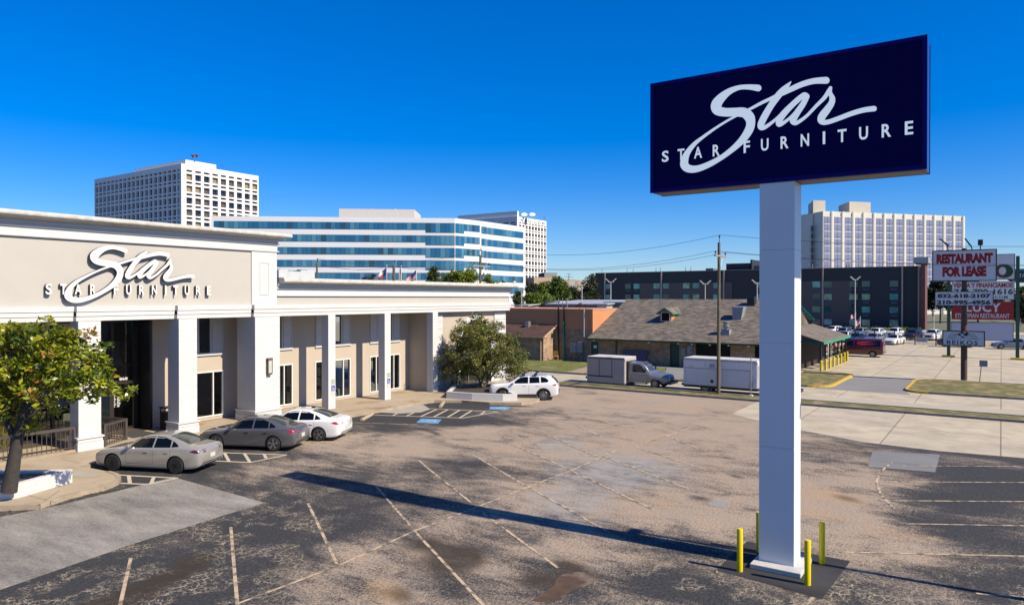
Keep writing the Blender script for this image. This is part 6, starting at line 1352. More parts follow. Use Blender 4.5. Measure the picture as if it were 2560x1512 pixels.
ln([Z5(612, 968), Z5(925, 974)], .03, .157); ln([Z5(1115, 978), Z5(1430, 984)], .03, .157)
ln([Z5(905, 850), Z5(960, 895)], .14, .158); ln([Z5(955, 890), Z5(1075, 975)], .06, .159); ln([Z5(962, 970), Z5(1075, 885)], .06, .160); ln([Z5(1062, 895), Z5(1140, 838)], .24, .161)
P = [PXp(*Z5(1000+52*math.cos(a), 858-48*math.sin(a)), XL-.163) for a in np.linspace(0, math.pi, 12)]; m.add([tuple(p) for p in P], [tuple(range(12))])
m.build('emblem', M_sblk, o)
for (px, py, an, lb) in ((2361, 606, .75, 0), (2421, 607, 1.0, 0), (2451, 607, 1.57, 1)):
    p = PXp(px, py, XL); b = MB(); zt_ = float(PXp(2420, 626, XL)[2]); b.tube([(XL+.1, p[1]-.25*(1-lb), zt_), (XL+.1, p[1]-.2*(1-lb), p[2]-.25), (XL+.05, p[1], p[2]-.1)], .04, 6)
    if lb: b.box(XL-.1, XL+.1, p[1]-.17, p[1]+.17, p[2]-.2, p[2]+.25)
    else: b.obox((XL-.1, p[1], p[2]), (0, math.cos(an), math.sin(an)), (1, 0, 0), (0, -math.sin(an), math.cos(an)), .42, .22, .05)
    b.build('sign_light', M_clad, lz)
XG = 95.8; gs = thing('tenant_sign', 'four-panel sign hung between two green steel posts', 'sign', (XG, 1.8, 0)); M_gpost = mat('green_post', (.02, .085, .055), .5, var=.15, vs=2)
for px, top in ((2371.5, 650), (2543.5, 640)):
    p = PXp(px, 895, XG); zt_ = float(PXp(px, top, XG)[2]); MB().box(XG-.15, XG+.15, p[1]-.17, p[1]+.17, 0, zt_).build('post', M_gpost, gs)
    MB().box(XG-.5, XG+.5, p[1]-.62, p[1]+.62, 0, .2).build('post_base', M_yelk, gs, bevel=.03)
o, _ = panel_sign(gs, 'dealer_panel', (2380, 640), (2536, 697.5), XG-.1, .3, M_signw, M_gpost, .06)
m = MB(); c = PXp(2509, 677, XG-.106); ra, rb = abs(float(PXp(2532, 677, XG)[1])-c[1]), abs(float(PXp(2509, 660.5, XG)[2])-c[2])
def ring(mb, c, ra, rb, ia, ib, x, dy=0, dz=0, iy=0, iz=0):
    N_ = 36; V = []
    for k in range(N_): a = 2*math.pi*k/N_; V += [(x, c[1]+dy+ra*math.cos(a), c[2]+dz+rb*math.sin(a)), (x, c[1]+iy+ia*math.cos(a), c[2]+iz+ib*math.sin(a))]
    mb.add(V, [(2*k, 2*k+1, (2*k+3) % (2*N_), (2*k+2) % (2*N_)) for k in range(N_)])
ring(m, c, ra, rb, ra*.40, rb*.60, XG-.112, iy=ra*.12, iz=-rb*.02); m.build('letter_ring', mat('sign_green_letter', (.004, .085, .03), .5, var=.03), o)
m = MB(); ring(m, c, ra*1.0, rb*1.0, ra*.93, rb*.93, XG-.108, -ra*.06, -rb*.10, -ra*.0, -rb*.0); ring(m, c, ra*.50, rb*.70, ra*.40, rb*.60, XG-.1135, ra*.16, 0, ra*.12, -rb*.02); m.build('letter_outline', M_sred, o)
o, _ = panel_sign(gs, 'finance_panel', (2380.5, 705.5), (2535, 748.5), XG-.1, .3, M_signw, M_gpost, .05)
m = MB(); px_text(m, 'VENTA Y FINANCIAMOS', 2383, 2532, 708, 719.5, XG-.1, depth=.006, bold=.04); m.build('finance_lettering', M_sred, o)
m = MB(); px_text(m, '713-790-1616', 2385, 2533, 722.5, 736.5, XG-.1, depth=.006, bold=.03); m.build('phone_lettering', MATS['sign_green_letter'], o)
m = MB(); px_text(m, '.COM', 2483, 2519, 739.5, 746, XG-.1, depth=.006, bold=.01, spacing=1.2); m.build('web_lettering', M_sblk, o)
o, _ = panel_sign(gs, 'red_panel', (2379, 753.5), (2534.6, 800), XG-.1, .3, mat('panel_red', (.34, .004, .012), .4, var=.03), None)
m = MB(); px_text(m, 'LUCY', 2415, 2502, 757, 779.3, XG-.1, depth=.006, bold=.03, spacing=1.1); px_text(m, 'ETHIOPIAN RESTAURANT', 2388.5, 2524, 783, 794, XG-.1, depth=.006, bold=.01); m.build('white_lettering', M_signw, o)
panel_sign(gs, 'blank_panel', (2378.5, 806), (2533, 852), XG-.1, .3, mat('blank_panel', (.56, .60, .78), .5, var=.04), M_gpost, .04)
XF_ = 150.0; fs = thing('station_sign', 'dark teal topped sign board partly cut off at the right edge', 'sign', (XF_, -6, 0))
o, _ = panel_sign(fs, 'board', (2538, 676), (2600, 706), XF_, .5, mat('dark_board', (.012, .03, .045), .4, var=.05), None)
m = MB(); a = PXp(2536, 672, XF_); b = PXp(2602, 676, XF_); MB().box(XF_-.05, XF_+.55, b[1], a[1], b[2], a[2]).build('board_top', mat('teal_board', (.05, .25, .36), .5), o)
px_text(m, 'STATION', 2540, 2600, 684, 694, XF_, depth=.02, bold=.02); m.build('lettering', mat('pale_letter', (.45, .62, .72), .5), o)
a = PXp(2585, 760, XF_); MB().box(XF_+.1, XF_+.4, a[1]-.2, a[1]+.2, 0, float(PXp(2585, 706, XF_)[2])).build('post', M_galv, fs)
g = G(2449, 957); sp_ = thing('street_sign', 'small grey metal sign on a thin post seen from behind on the verge', 'sign', (g[0], g[1], .1)); zt_ = float(PXp(2454, 901, g[0])[2])
MB().tube([(g[0], g[1], .1), (g[0], g[1]-.15, zt_)], .035, 8).build('post', M_galv, sp_); zb_ = float(PXp(2454, 916, g[0])[2])
MB().box(g[0]-.04, g[0]-.02, g[1]-.52, g[1]+.02, zb_, zt_+.02).build('plate', M_grey, sp_)
# ================================================================== VAN, CAR LOT, FENCE
P_red = paint('red', (.13, .006, .012), .2, .3); P_maroon = paint('maroon', (.05, .008, .016), .3, .35); P_blue = paint('blue', (.02, .035, .07), .4, .35); P_ltb = paint('lightblue', (.20, .26, .36), .5, .35)
vg = G(2181, 893); vx = G(2160, 893)
make_car('passenger_van', 'dark red passenger van waiting beside the restaurant porch', 'van', P_red, M_alloy, 'steel', M_tail, (float(vg[0])+1.0, float(vg[1])+1.62, 0), R(-90), plate=False, sx=.98)
lot_p = [P_silver, P_silver, P_wht, P_wht, P_maroon, P_wht, P_blue, P_silver, P_wht, P_ltb]
def lot_car(label, kind, pm, px, py, ang, sx=1.0, sz=1.0):
    g = G(px, py); L_ = CARS[kind]['rows'][-1][0]*sx; a = R(ang); c = g[:2]+np.array([math.cos(a), math.sin(a)])*L_/2
    return make_car('lot_car', label, kind, pm, M_alloy, 'plain', M_tail, (c[0], c[1], 0), a, sx=sx, sz=sz, detail=False, group='cars for sale behind the iron fence')
lot_car('silver SUV, leftmost of the back row behind the iron fence', 'suv', P_silver, 2096, 843, -12, .98)
lot_car('silver SUV next to the leftmost in the back row behind the iron fence', 'suv', P_silver, 2137, 844, -12, .98)
lot_car('white SUV in the middle of the back row behind the iron fence', 'suv', P_wht, 2178, 845, -12, 1.02)
lot_car('boxy white SUV right of the middle in the back row', 'suv', P_wht, 2226, 846, -10, .95, 1.07)
lot_car('dark maroon SUV right of the boxy white one', 'suv', P_maroon, 2271, 850, -12, 1.0)
lot_car('white SUV right of the maroon one by the office sign', 'suv', P_wht, 2320, 851, -10, 1.05, 1.05)
lot_car('white SUV half hidden behind the porch gable', 'suv', P_wht, 2066, 838, -20, 1.0)
lot_car('white SUV at the left of the front row, over the porch roof', 'suv', P_wht, 2098, 856, -12, .95)
lot_car('dark blue sedan in the front row above the red van', 'sedan', P_blue, 2126, 857, -12)
lot_car('silver sedan in the front row above the red van', 'sedan', P_silver, 2170, 858, -12)
lot_car('white sedan at the right end of the front row', 'sedan', P_wht, 2221, 862, -12)
lot_car('pale blue sedan seen side-on behind the fence under the blank panel', 'sedan', P_ltb, 2478, 871, -78)
lot_car('dark sedan with a lit red tail lamp behind the lease sign pole', 'sedan', P_blue, 2440, 868, 100)
lot_car('black sedan in the shade of the oaks behind the fence', 'sedan', P_blue, 2356, 838, -85); lot_car('white car at the right edge behind the green post', 'sedan', P_wht, 2548, 860, -60)
XFn = 117.5
fc = thing('iron_fence', 'black iron picket fence round the used car lot', 'fence', (XFn, 8, 0)); fm = MB()
for y in np.arange(-8, 27, .16): fm.box(XFn-.012, XFn+.012, y-.012, y+.012, .1, 1.8)
for z_ in (.2, 1.65): fm.box(XFn-.02, XFn+.02, -8, 27, z_, z_+.05)
for y in np.arange(-8, 28, 2.6): MB().box(XFn-.06, XFn+.06, y-.06, y+.06, 0, 2.0).build('fence_post', M_black, fc)
fm.build('pickets', M_black, fc)
fo = thing('office_sign', 'small white notice with a dark arrow wired to the iron fence', 'sign', (XFn-.1, 10.5, .8)); a = PXp(2288.5, 843, XFn-.1); b = PXp(2318.5, 855.5, XFn-.1)
o = MB().box(XFn-.1, XFn-.07, b[1], a[1], b[2], a[2]).build('board', M_signw, fo); m = MB()
px_text(m, 'OFFICE', 2293, 2314, 843.8, 846.2, XFn-.1, depth=.006, bold=.02); px_text(m, 'HOURS', 2293, 2314, 851.8, 854.2, XFn-.1, depth=.006, bold=.02)
c = PXp(2303.5, 849, XFn-.106); m.box(XFn-.108, XFn-.1065, c[1]-.62, c[1]+.5, c[2]-.05, c[2]+.05); m.add([(XFn-.108, c[1]+.75, c[2]), (XFn-.108, c[1]+.5, c[2]+.14), (XFn-.108, c[1]+.5, c[2]-.14)], [(0, 1, 2)]); m.build('arrow', M_sblk, o)
# flags: a cloth mesh, red and white bands with a blue canton
M_fr = mat('flag_red', (.45, .02, .05), .8); M_fw = mat('flag_white', (.75, .74, .74), .8); M_fb = mat('flag_blue', (.03, .05, .25), .8)
def flag(label, base, ztop, wv, hv, droop, dirv, kind='us', polez=None, grp='flags flying over the car lot'):
    t = thing('flag', label, 'flag', (base[0], base[1], base[2]), group=grp); x, y, _ = base; zt_ = ztop
    MB().tube([(x, y, base[2]), (x, y, zt_+.15)], .04, 6).build('flagpole', M_white, t); MB().lathe((x, y, zt_+.15), (0, 0, 1), [(0, .05), (.08, .07), (.16, .03)], 8).build('finial', mat('gilt', (.5, .35, .08), .4, metal=.5), t)
    nu, nv = 14, 13; V = []; d = np.array([*dirv, 0.0]); d /= np.linalg.norm(d); q = np.array([-d[1], d[0], 0])
    for i in range(nu+1):
        for j in range(nv+1):
            u = i/nu; v = j/nv; p = np.array([x, y, zt_])+d*(.05+u*wv*(1-.25*droop))+np.array([0, 0, -v*hv-u*droop*wv*.8-.10*math.sin(u*7)*u])+q*.22*math.sin(u*8+v*1.5)*u; V.append(tuple(p))
    F = []; mi = []
    for i in range(nu):
        for j in range(nv):
            F.append((i*(nv+1)+j, (i+1)*(nv+1)+j, (i+1)*(nv+1)+j+1, i*(nv+1)+j+1))
            if kind == 'us': mi.append(2 if (i < nu*.4 and j < 7) else (0 if j % 2 == 0 else 1))
            else: mi.append(2 if i < nu*.34 else (1 if j < nv/2 else 0))
    m = MB(); m.v = V; m.f = F; m.m = mi; m.build('cloth', [M_fr, M_fw, M_fb], t, smooth=True)
def pxflag(label, px, pyt, d, wv, hv, droop, dv, kind='us', z0=0.0, grp='flags flying over the car lot'):
    p = PD(px, pyt, d); flag(label, (p[0], p[1], z0), p[2], wv, hv, droop, dv, kind, grp=grp)
rg = (rt[0], rt[1]); lf = (-rt[0], -rt[1])
pxflag('striped flag blown left at the upper end of the car lot lamp', 2139, 783, 150, 1.2, .9, .5, lf); pxflag('striped flag with a blue corner standing clear of the dark hotel wall', 2151, 793, 148, 1.5, 1.3, .9, lf)
pxflag('narrow drooping striped flag in front of the oaks', 2335, 781, 122, .5, 1.1, 1.5, lf); pxflag('drooping striped flag by the right green post', 2548, 792, 122, .45, 1.1, 1.5, rg)
gf = 'flags behind the store wing'
pxflag('lone star flag hanging left of its pole behind the store wing', 967, 668, 95, 1.3, .9, .9, lf, 'tx', grp=gf); pxflag('narrow drooping striped flag behind the store wing', 1003, 670, 95, .25, 1.6, 1.2, lf, grp=gf); pxflag('large striped flag waving behind the store wing', 1041, 675, 95, 1.9, 1.1, .9, lf, grp=gf)
def lot_lamp(label, px, pyt, d, heads=2, white=True, z0=0.0, pyb=None):
    p = PD(px, pyt, d); t = thing('lot_lamp', label, 'lamp post', (p[0], p[1], z0), group='floodlight poles of the car lot'); m_ = M_galv if not white else mat('lamp_white', (.55, .54, .50), .5)
    MB().lathe((p[0], p[1], z0), (0, 0, 1), [(0, .10), (p[2]-z0-.5, .065)], 8).build('pole', m_, t)
    R2 = np.array([rt[0], rt[1], 0]); m = MB(); c = np.array([p[0], p[1], p[2]-.5]); m.obox(c, R2, np.cross((0, 0, 1), R2), (0, 0, 1), .45, .04, .05); m.build('bracket', m_, t)
    for s_ in ((-1, 1) if heads == 2 else (1,)):
        m = MB(); u = R2*s_*.75+np.array([0, 0, .66]); u /= np.linalg.norm(u); m.obox(c+R2*s_*.55+np.array([0, 0, .30]), u, np.cross((0, 0, 1), R2), np.cross(u, np.cross((0, 0, 1), R2)), .38, .2, .05); m.build('lamp_head', m_, t)
lot_lamp('white floodlight pole in front of the dark hotel, right of the pylon', 2138, 692, 124); lot_lamp('white twin floodlight pole at the left end of the dark hotel', 1527, 697, 112); lot_lamp('white twin floodlight pole before the oaks left of the dark hotel', 1455, 706, 120)
lot_lamp('white floodlight pole left of the near utility pole', 1763, 702, 112); lot_lamp('white floodlight pole just left of the pylon pillar', 1893, 700, 112); lot_lamp('short lamp post right of the white office block', 1304, 716, 110, 1)
# ================================================================== BUILDINGS BEYOND
M_ofw = mat('office_white', (.84, .87, .92), .5, var=.03, vs=.1); M_cream = mat('hotel_cream', (.84, .82, .74), .7, var=.03, vs=.1); M_tow = mat('tower_white', (.95, .96, .97), .7, var=.03, vs=.1)
M_g = [mat('blue_glass_%s' % s_, c_, .12, var=.12, vs=.15, spec=.7) for s_, c_ in (('deep', (.012, .13, .30)), ('mid', (.035, .19, .36)), ('pale', (.085, .26, .40)), ('dark', (.02, .075, .14)))]
M_wind = [mat('window_dark', (.025, .03, .045), .1, var=.1), mat('window_blind', (.34, .27, .14), .5, var=.2), mat('window_half', (.12, .10, .085), .4, var=.2)]
# white office block with blue window bands; its long face is nearly square to the camera
ob = thing('office_block', 'long white office block with bands of blue glass behind the store', 'building', (190, 60, 0))
a = PD(528, 700, 200)[:2]; b = PD(1137, 700, 206)[:2]; c = PD(1201, 700, 213)[:2]; e = PD(1314, 700, 232)[:2]
back = np.array([fw[0], fw[1]])*30
foot = [tuple(a), tuple(b), tuple(c), tuple(e), tuple(e+back), tuple(a+back)]
ztop = float(PD(528, 540, 200)[2])
MB().prism(foot, 0, ztop).build('wall', M_ofw, ob); rows_ = [(float(PD(780, 555+31.7*k, 202)[2]), float(PD(780, 571.3+31.7*k, 202)[2])) for k in range(6)]
def face_strip(mb, p, q, z0, z1, n, off=.12, seed=0):
    d = (q-p)/n; L_ = np.linalg.norm(q-p); u = (q-p)/L_; nn = np.array([u[1], -u[0]]);
    if nn@np.array([fw[0], fw[1]]) > 0: nn = -nn
    for k in range(n):
        A = p+d*k+u*.04+nn*off; B_ = p+d*(k+1)-u*.04+nn*off; r_ = rng.random(); mb.mi = 0 if r_ < .38 else 1 if r_ < .72 else 2 if r_ < .92 else 3
        mb.quad((*A, z0), (*B_, z0), (*B_, z1), (*A, z1))
    mb.mi = 4; A = p+nn*(off-.02); B_ = q+nn*(off-.02); mb.quad((*A, z0-.06), (*B_, z0-.06), (*B_, z1+.06), (*A, z1+.06)); mb.mi = 0
for k, (z1, z0) in enumerate(rows_):
    m = MB(); t_ = (1062.7-530)/(1137-530); mid = a+(b-a)*t_
    face_strip(m, a+(b-a)*.012, mid, z0, z1, 44); face_strip(m, mid, b-(b-a)*.0, z0-.78*(k < 5), z1, 6)
    q1 = b+(c-b)*.35; face_strip(m, b+(c-b)*.02, q1, z0-.78, z1, 3); face_strip(m, q1, b+(c-b)*.97, z0, z1, 6); cc = c+(e-c)*.14; face_strip(m, c+(e-c)*.02, cc-(e-c)*.01, z0-.3, z1-.2, 2); face_strip(m, cc, c+(e-c)*.94, z0-.3, z1-.3, 12)
    m.build('window_band', M_g+[M_black], ob)
pa = PD(848, 700, 215)[:2]; pb = PD(1036, 700, 217)[:2]; zr = float(PD(900, 523, 216)[2])
MB().prism([tuple(pa), tuple(pb), tuple(pb+back*.5), tuple(pa+back*.5)], ztop, zr).build('roof_house', mat('roof_house_paint', (.66, .64, .60), .7, var=.04), ob)
m = MB(); p = PD(925, 522, 220); m.lathe((p[0], p[1], zr), (0, 0, 1), [(0, .3), (.25, .3), (.3, .75), (.55, .75)], 12); p = PD(987, 522, 220); m.lathe((p[0], p[1], zr), (0, 0, 1), [(0, .3), (.25, .3), (.3, .45), (.6, .3)], 12); m.build('roof_vent', M_galv, ob)
# gridded towers: real piers and spandrels in front of recessed windows
def grid_tower(label, corner_px, d, nl, nr, left_px, right_px, top_px, floor_h, zfrom=0.0, pent=None, para=1.9):
    """corner seen at corner_px; left face runs along +Y, right face along +X"""
    c = PD(corner_px, 700, d); z1 = float(PD(corner_px, top_px, d)[2]); X0, Y0 = c[0], c[1]
    yl = float(PXp(left_px, 700, X0)[1]); xr = float(PYp(right_px, 700, Y0)[0])
    t = thing('grid_tower', label, 'building', (X0+10, Y0+10, 0)); dep = .9
    MB().box(X0+dep, xr, Y0+dep, yl, 0, z1-.5).build('core', M_wind[0], t)
    nf = int((z1-para)/floor_h); pier = MB(); wl_ = MB(); wr_ = MB()
    fl = (yl-Y0)/nl; fr_ = (xr-X0-1.4)/nr
    pier.box(X0, xr, Y0, yl, z1-para, z1).box(X0, X0+1.4, Y0, Y0+1.2, 0, z1-para)
    for k in range(1, nl+1):
        y = Y0+fl*k; pier.box(X0, X0+dep-.01, y-fl*.14, y+fl*.14 if k < nl else y, 0, z1-para)
    for k in range(nr+1):
        x = X0+1.4+fr_*k; pier.box(x-fr_*.16 if k else x, min(x+fr_*.16, xr), Y0, Y0+dep-.01, 0, z1-para)
    for f in range(nf+1):
        zt_ = z1-para-f*floor_h
        if zt_ < 1: break
        for (h0, h1) in ((.20, .30), (.78, .88)):   # lintel below the slot, sill under the window
            pass
        pier.box(X0+.08, X0+dep-.012, Y0+1.2, yl, zt_-floor_h*.34, zt_-floor_h*.17).box(X0+.08, X0+dep-.012, Y0+1.2, yl, zt_-floor_h*.99, zt_-floor_h*.86)
        pier.box(X0+1.4, xr, Y0+.08, Y0+dep-.012, zt_-floor_h*.34, zt_-floor_h*.17).box(X0+1.4, xr, Y0+.08, Y0+dep-.012, zt_-floor_h*.99, zt_-floor_h*.86)
        for k in range(nr):
            x = X0+1.4+fr_*(k+.5); r_ = rng.random(); im_ = 0 if r_ < .45 else 1 if r_ < .75 else 2; w0 = x-fr_*.30; w1 = x+fr_*.30; tg_ = MB() if f < 9 and nr*f < 100-nr else wr_; tg_.mi = im_
            tg_.quad((w0, Y0+dep-.03, zt_-floor_h*.86), (w1, Y0+dep-.03, zt_-floor_h*.86), (w1, Y0+dep-.03, zt_-floor_h*.36), (w0, Y0+dep-.03, zt_-floor_h*.36))
            if tg_ is not wr_: tg_.m = [0]; tg_.build('window', M_wind[im_], t)
    pier.build('facade_grid', M_tow, t); tag(wr_.build('lower_windows', M_wind, t), kind='stuff') if wr_.f else None
    if pent:
        pxl, pxr, pyt, setb = pent; xx = X0+setb; ya = float(PXp(pxl, 700, xx)[1]); yb = float(PXp(corner_px+2, 700, xx)[1]); xb = float(PYp(pxr, 700, Y0+.6)[0])
        zt_ = float(PD(corner_px, pyt, d)[2]); o = MB().box(xx, xb, Y0+.6, ya, z1-.01, zt_).build('penthouse', M_tow, t)
    return t, X0, Y0, xr, yl, z1
gt1, *q1 = grid_tower('tall white tower with a deep square window grid on the left skyline', 454, 262, 20, 9, 237, 647, 409, 4.33, pent=(338, 541, 397, 2.0))
m = MB(); 
for px in (482, 492): p = PD(px, 394, 266); m.lathe((p[0], p[1], p[2]-.2), (0, 0, 1), [(0, .35), (.9, .35), (.95, .8), (1.3, .6)], 10)
m.build('roof_vent', mat('rust_vent', (.16, .07, .05), .7), gt1)
gt2, *q2 = grid_tower('farther white gridded tower with black letters and roof dishes', 1293, 400, 8, 9, 1145, 1366, 541, 4.0, pent=(1145, 1297, 527, 1.0), para=3.0)
m = MB(); p0 = PYp(1302, 556, q2[1]-.1); p1 = PYp(1361, 556, q2[1]-.1); put_text(m, 'NBII.COM', (p0[0], q2[1]-.1, q2[4]-2.6), (1, 0, 0), (0, 0, 1), p1[0]-p0[0], 1.7, .02, .0, 1.7); m.build('roof_lettering', M_black, gt2)
for px in (1311, 1331):
    p = PD(px, 537, 405); m = MB(); ax_ = np.array([-fw[0]*.6, -fw[1]*.6, .7]); m.lathe(p-ax_*.4, ax_, [(0, .3), (.2, 1.1), (.55, 1.8), (.6, 1.78)], 18); m.tube([(p[0], p[1], q2[4]-.1), tuple(p)], .15, 6); m.build('satellite_dish', M_ofw, gt2)
m = MB()
for px in (1273, 1278, 1360, 1362): p = PD(px, 524 if px < 1300 else 540, 405); m.tube([(p[0], p[1], q2[4]-1), (p[0], p[1], p[2])], .12, 5)
m.build('antenna', M_galv, gt2)
# cream hotel slab
ht = thing('hotel_tower', 'cream hotel slab with rounded ribs between columns of violet windows', 'building', (250, 10, 0))
A = PD(2057, 700, 285)[:2]; Bq = PD(2411, 700, 303)[:2]; u = (Bq-A)/np.linalg.norm(Bq-A); L_ = np.linalg.norm(Bq-A); nn = np.array([u[1], -u[0]]); nn = nn if nn@fw[:2] < 0 else -nn
zt_ = float(PD(2057, 528, 285)[2]); bk = -nn*16; lft = PD(2020, 700, 300)[:2]
MB().prism([tuple(A), tuple(Bq), tuple(Bq+bk), tuple(A+bk)], 0, zt_-.02).build('wall', M_cream, ht)
sw_ = (lft-A)/np.linalg.norm(lft-A)
n_ = 14; st = L_/n_; fh = (float(PD(2075, 538, 286)[2])-float(PD(2075, 666.5, 286)[2]))/7
for k in range(n_):
    rib = MB(); wn = MB(); spn = MB(); w0 = A+u*(st*k+.35 if k == 0 else st*k+st*.0)+u*.1; w1 = A+u*(st*k+st*.66); P_ = []
    wn.mi = 0; a0 = w0+nn*.15; a1 = w1+nn*.15; wn.quad((*a0, 2), (*a1, 2), (*a1, zt_-2.0), (*a0, zt_-2.0))
    V = []
    for i in range(9):
        t = i/8; p = A+u*(st*(k+.66)+st*.34*t)+nn*(.15+.40*math.sin(math.pi*t)**.6); V += [(*p, 0), (*p, zt_)]
    rib.add(V, [(2*i, 2*i+2, 2*i+3, 2*i+1) for i in range(8)])
    z_ = zt_-2.0; f = 0
    while z_ > 3:
        spn.mi = 0; p = a0+nn*.06; q = a1+nn*.06; spn.quad((*p, z_-.22), (*q, z_-.22), (*q, z_), (*p, z_))
        spn.mi = 1; zz_ = z_-fh+.80; spn.quad((*p, zz_-.07), (*q, zz_-.07), (*q, zz_), (*p, zz_)); c_ = (p+q)/2; spn.quad((*(c_-u*.05), z_-fh), (*(c_+u*.05), z_-fh), (*(c_+u*.05), z_-.22), (*(c_-u*.05), z_-.22)); z_ -= fh
    rib.build('rib', M_cream, ht, smooth=True); wn.build('window_column', mat('violet_glass', (.30, .32, .50), .15, var=.1, vs=.2, spec=.6), ht); spn.build('spandrel', [M_cream, mat('mullion_dark', (.06, .06, .10), .6)], ht)
for (x0, x1, yt, d0, d1, xs_) in ((2032.5, 2063, 501, 290, 291, 2020), (2123, 2176, 504, 296, 298.5, 2096)):
    p = PD(x0, 700, d0)[:2]; q = PD(x1, 700, d1)[:2]; s_ = PD(xs_, 700, d0+14)[:2]-p; MB().prism([tuple(p), tuple(q), tuple(q+s_), tuple(p+s_)], 0 if x0 < 2100 else zt_-.5, float(PD(x0, yt, d0)[2])).build('lift_house', mat('lift_house_paint', (.62, .58, .50), .75, var=.05, vs=.2), ht)
p = PD(2029, 700, 289)[:2]; m = MB(); ss = PD(2020.5, 700, 299.5)[:2]
for k in range(9): 
    z_ = float(PD(2025, 567+17.5*k, 294)[2]); o_ = np.array([-.25, 0]); m.quad((*(p+o_+(ss-p)*.0), z_-2.3), (*(ss+o_), z_-2.3), (*(ss+o_), z_), (*(p+o_), z_))
m.build('stair_window', M_carglass, ht)
# dark hotel
XH = 180.0; dh = thing('dark_hotel', 'four-storey charcoal and navy hotel block beyond the car lot', 'building', (190, 40, 0)); yA = float(PXp(1488, 700, XH)[1]); yB = float(PXp(2297, 700, XH)[1]); zH = float(PXp(2000, 672, XH)[2])
M_nav2 = mat('hotel_navy', (.016, .027, .042), .7, var=.06, vs=.3); M_gb = mat('hotel_grey', (.095, .088, .095), .75, var=.05, vs=.3); M_slv = mat('silver_strip', (.42, .38, .34), .5, var=.05)
MB().box(XH, XH+18, yB, yA, 0, zH).build('wall', M_nav2, dh)
g_ = MB(); zg = float(PXp(1900, 704.5, XH)[2])
for a_, b_ in ((1600, 1830), (1918, 2128)): g_.box(XH-.12, XH-.002, float(PXp(b_, 800, XH)[1]), float(PXp(a_, 800, XH)[1]), 0, zg)
g_.build('grey_panel', M_gb, dh)
s_ = MB()
for px in (1513, 1654, 1810, 2057.5, 2256, 2297): y = float(PXp(px, 700, XH)[1]); s_.box(XH-.35, XH-.121, y-.16, y+.16, 0, zH+.05)
s_.box(XH-.1, XH+.2, yB, yA, zH, zH+.1); s_.build('silver_strip', M_slv, dh)
M_teg = [mat('teal_glass_%d' % k, c_, .08, var=.5, vs=.8, spec=.7) for k, c_ in enumerate(((.04, .30, .31), (.10, .46, .42), (.015, .10, .11), (.22, .42, .30)))]
fh_ = float(PXp(2000, 704, XH)[2])-float(PXp(2000, 734.7, XH)[2])
for px in (1520, 1570.5, 1592, 1642, 1665, 1716, 1740.5, 1792, 1900, 2041, 2070, 2134, 2165, 2235):
    for f in range(4):
        if px < 1900 and f > 1: continue
        yc = float(PXp(px, 720, XH)[1]); z1 = zg-.1-f*fh_; o = MB().box(XH-.16, XH-.125, yc-.85, yc+.85, z1-1.35, z1).build('window', M_teg[int(rng.integers(0, 4))], dh)
        MB().box(XH-.15, XH-.122, yc-.65, yc+.65, z1-2.15, z1-1.7).build('vent_grille', mat('vent_blue', (.04, .075, .16), .6), o)
tb_ = MB(); tb_.box(XH+2, XH+10, float(PXp(1868, 660, XH)[1]), float(PXp(1809, 660, XH)[1]), zH, float(PXp(1840, 658.5, XH+2)[2])); tb_.box(XH+2, XH+10, float(PXp(1874, 660, XH)[1]), float(PXp(1870, 660, XH)[1]), zH, float(PXp(1840, 650, XH+2)[2])); tb_.build('stair_tower', M_nav2, dh)
m = MB(); m.box(XH+4, XH+9, float(PXp(1770, 670, XH)[1]), float(PXp(1751, 670, XH)[1]), zH, float(PXp(1760, 671, XH+4)[2])); m.box(XH+4, XH+9, float(PXp(1907, 670, XH)[1]), float(PXp(1876, 670, XH)[1]), zH, float(PXp(1890, 664, XH+4)[2])); m.build('roof_unit', mat('hotel_unit', (.20, .24, .30), .6), dh)
m = MB()
for px in (1505, 1568, 1583, 1640, 1651, 1714, 1727, 2023, 2031, 2116, 2123, 2218): y = float(PXp(px, 680, XH+1)[1]); m.tube([(XH+1, y, zH), (XH+1, y, zH+1.2)], .09, 5)
m.build('roof_pipe', M_slv, dh)
br_ = MB(); ya_ = float(PXp(2313, 700, XH-1.5)[1]); yb_ = float(PXp(2301, 700, XH-1.5)[1]); br_.box(XH-1.5, XH+4, ya_, yb_, 0, zH+.6); br_.build('brick_tower', mat('purple_brick', (.16, .07, .065), .85, var=.2, vs=1), dh)
MB().box(XH-1.9, XH+4.4, ya_-.6, yb_+1.3, zH+.6, zH+1.9).build('tower_cap', mat('cap_grey', (.33, .40, .45), .6), dh)
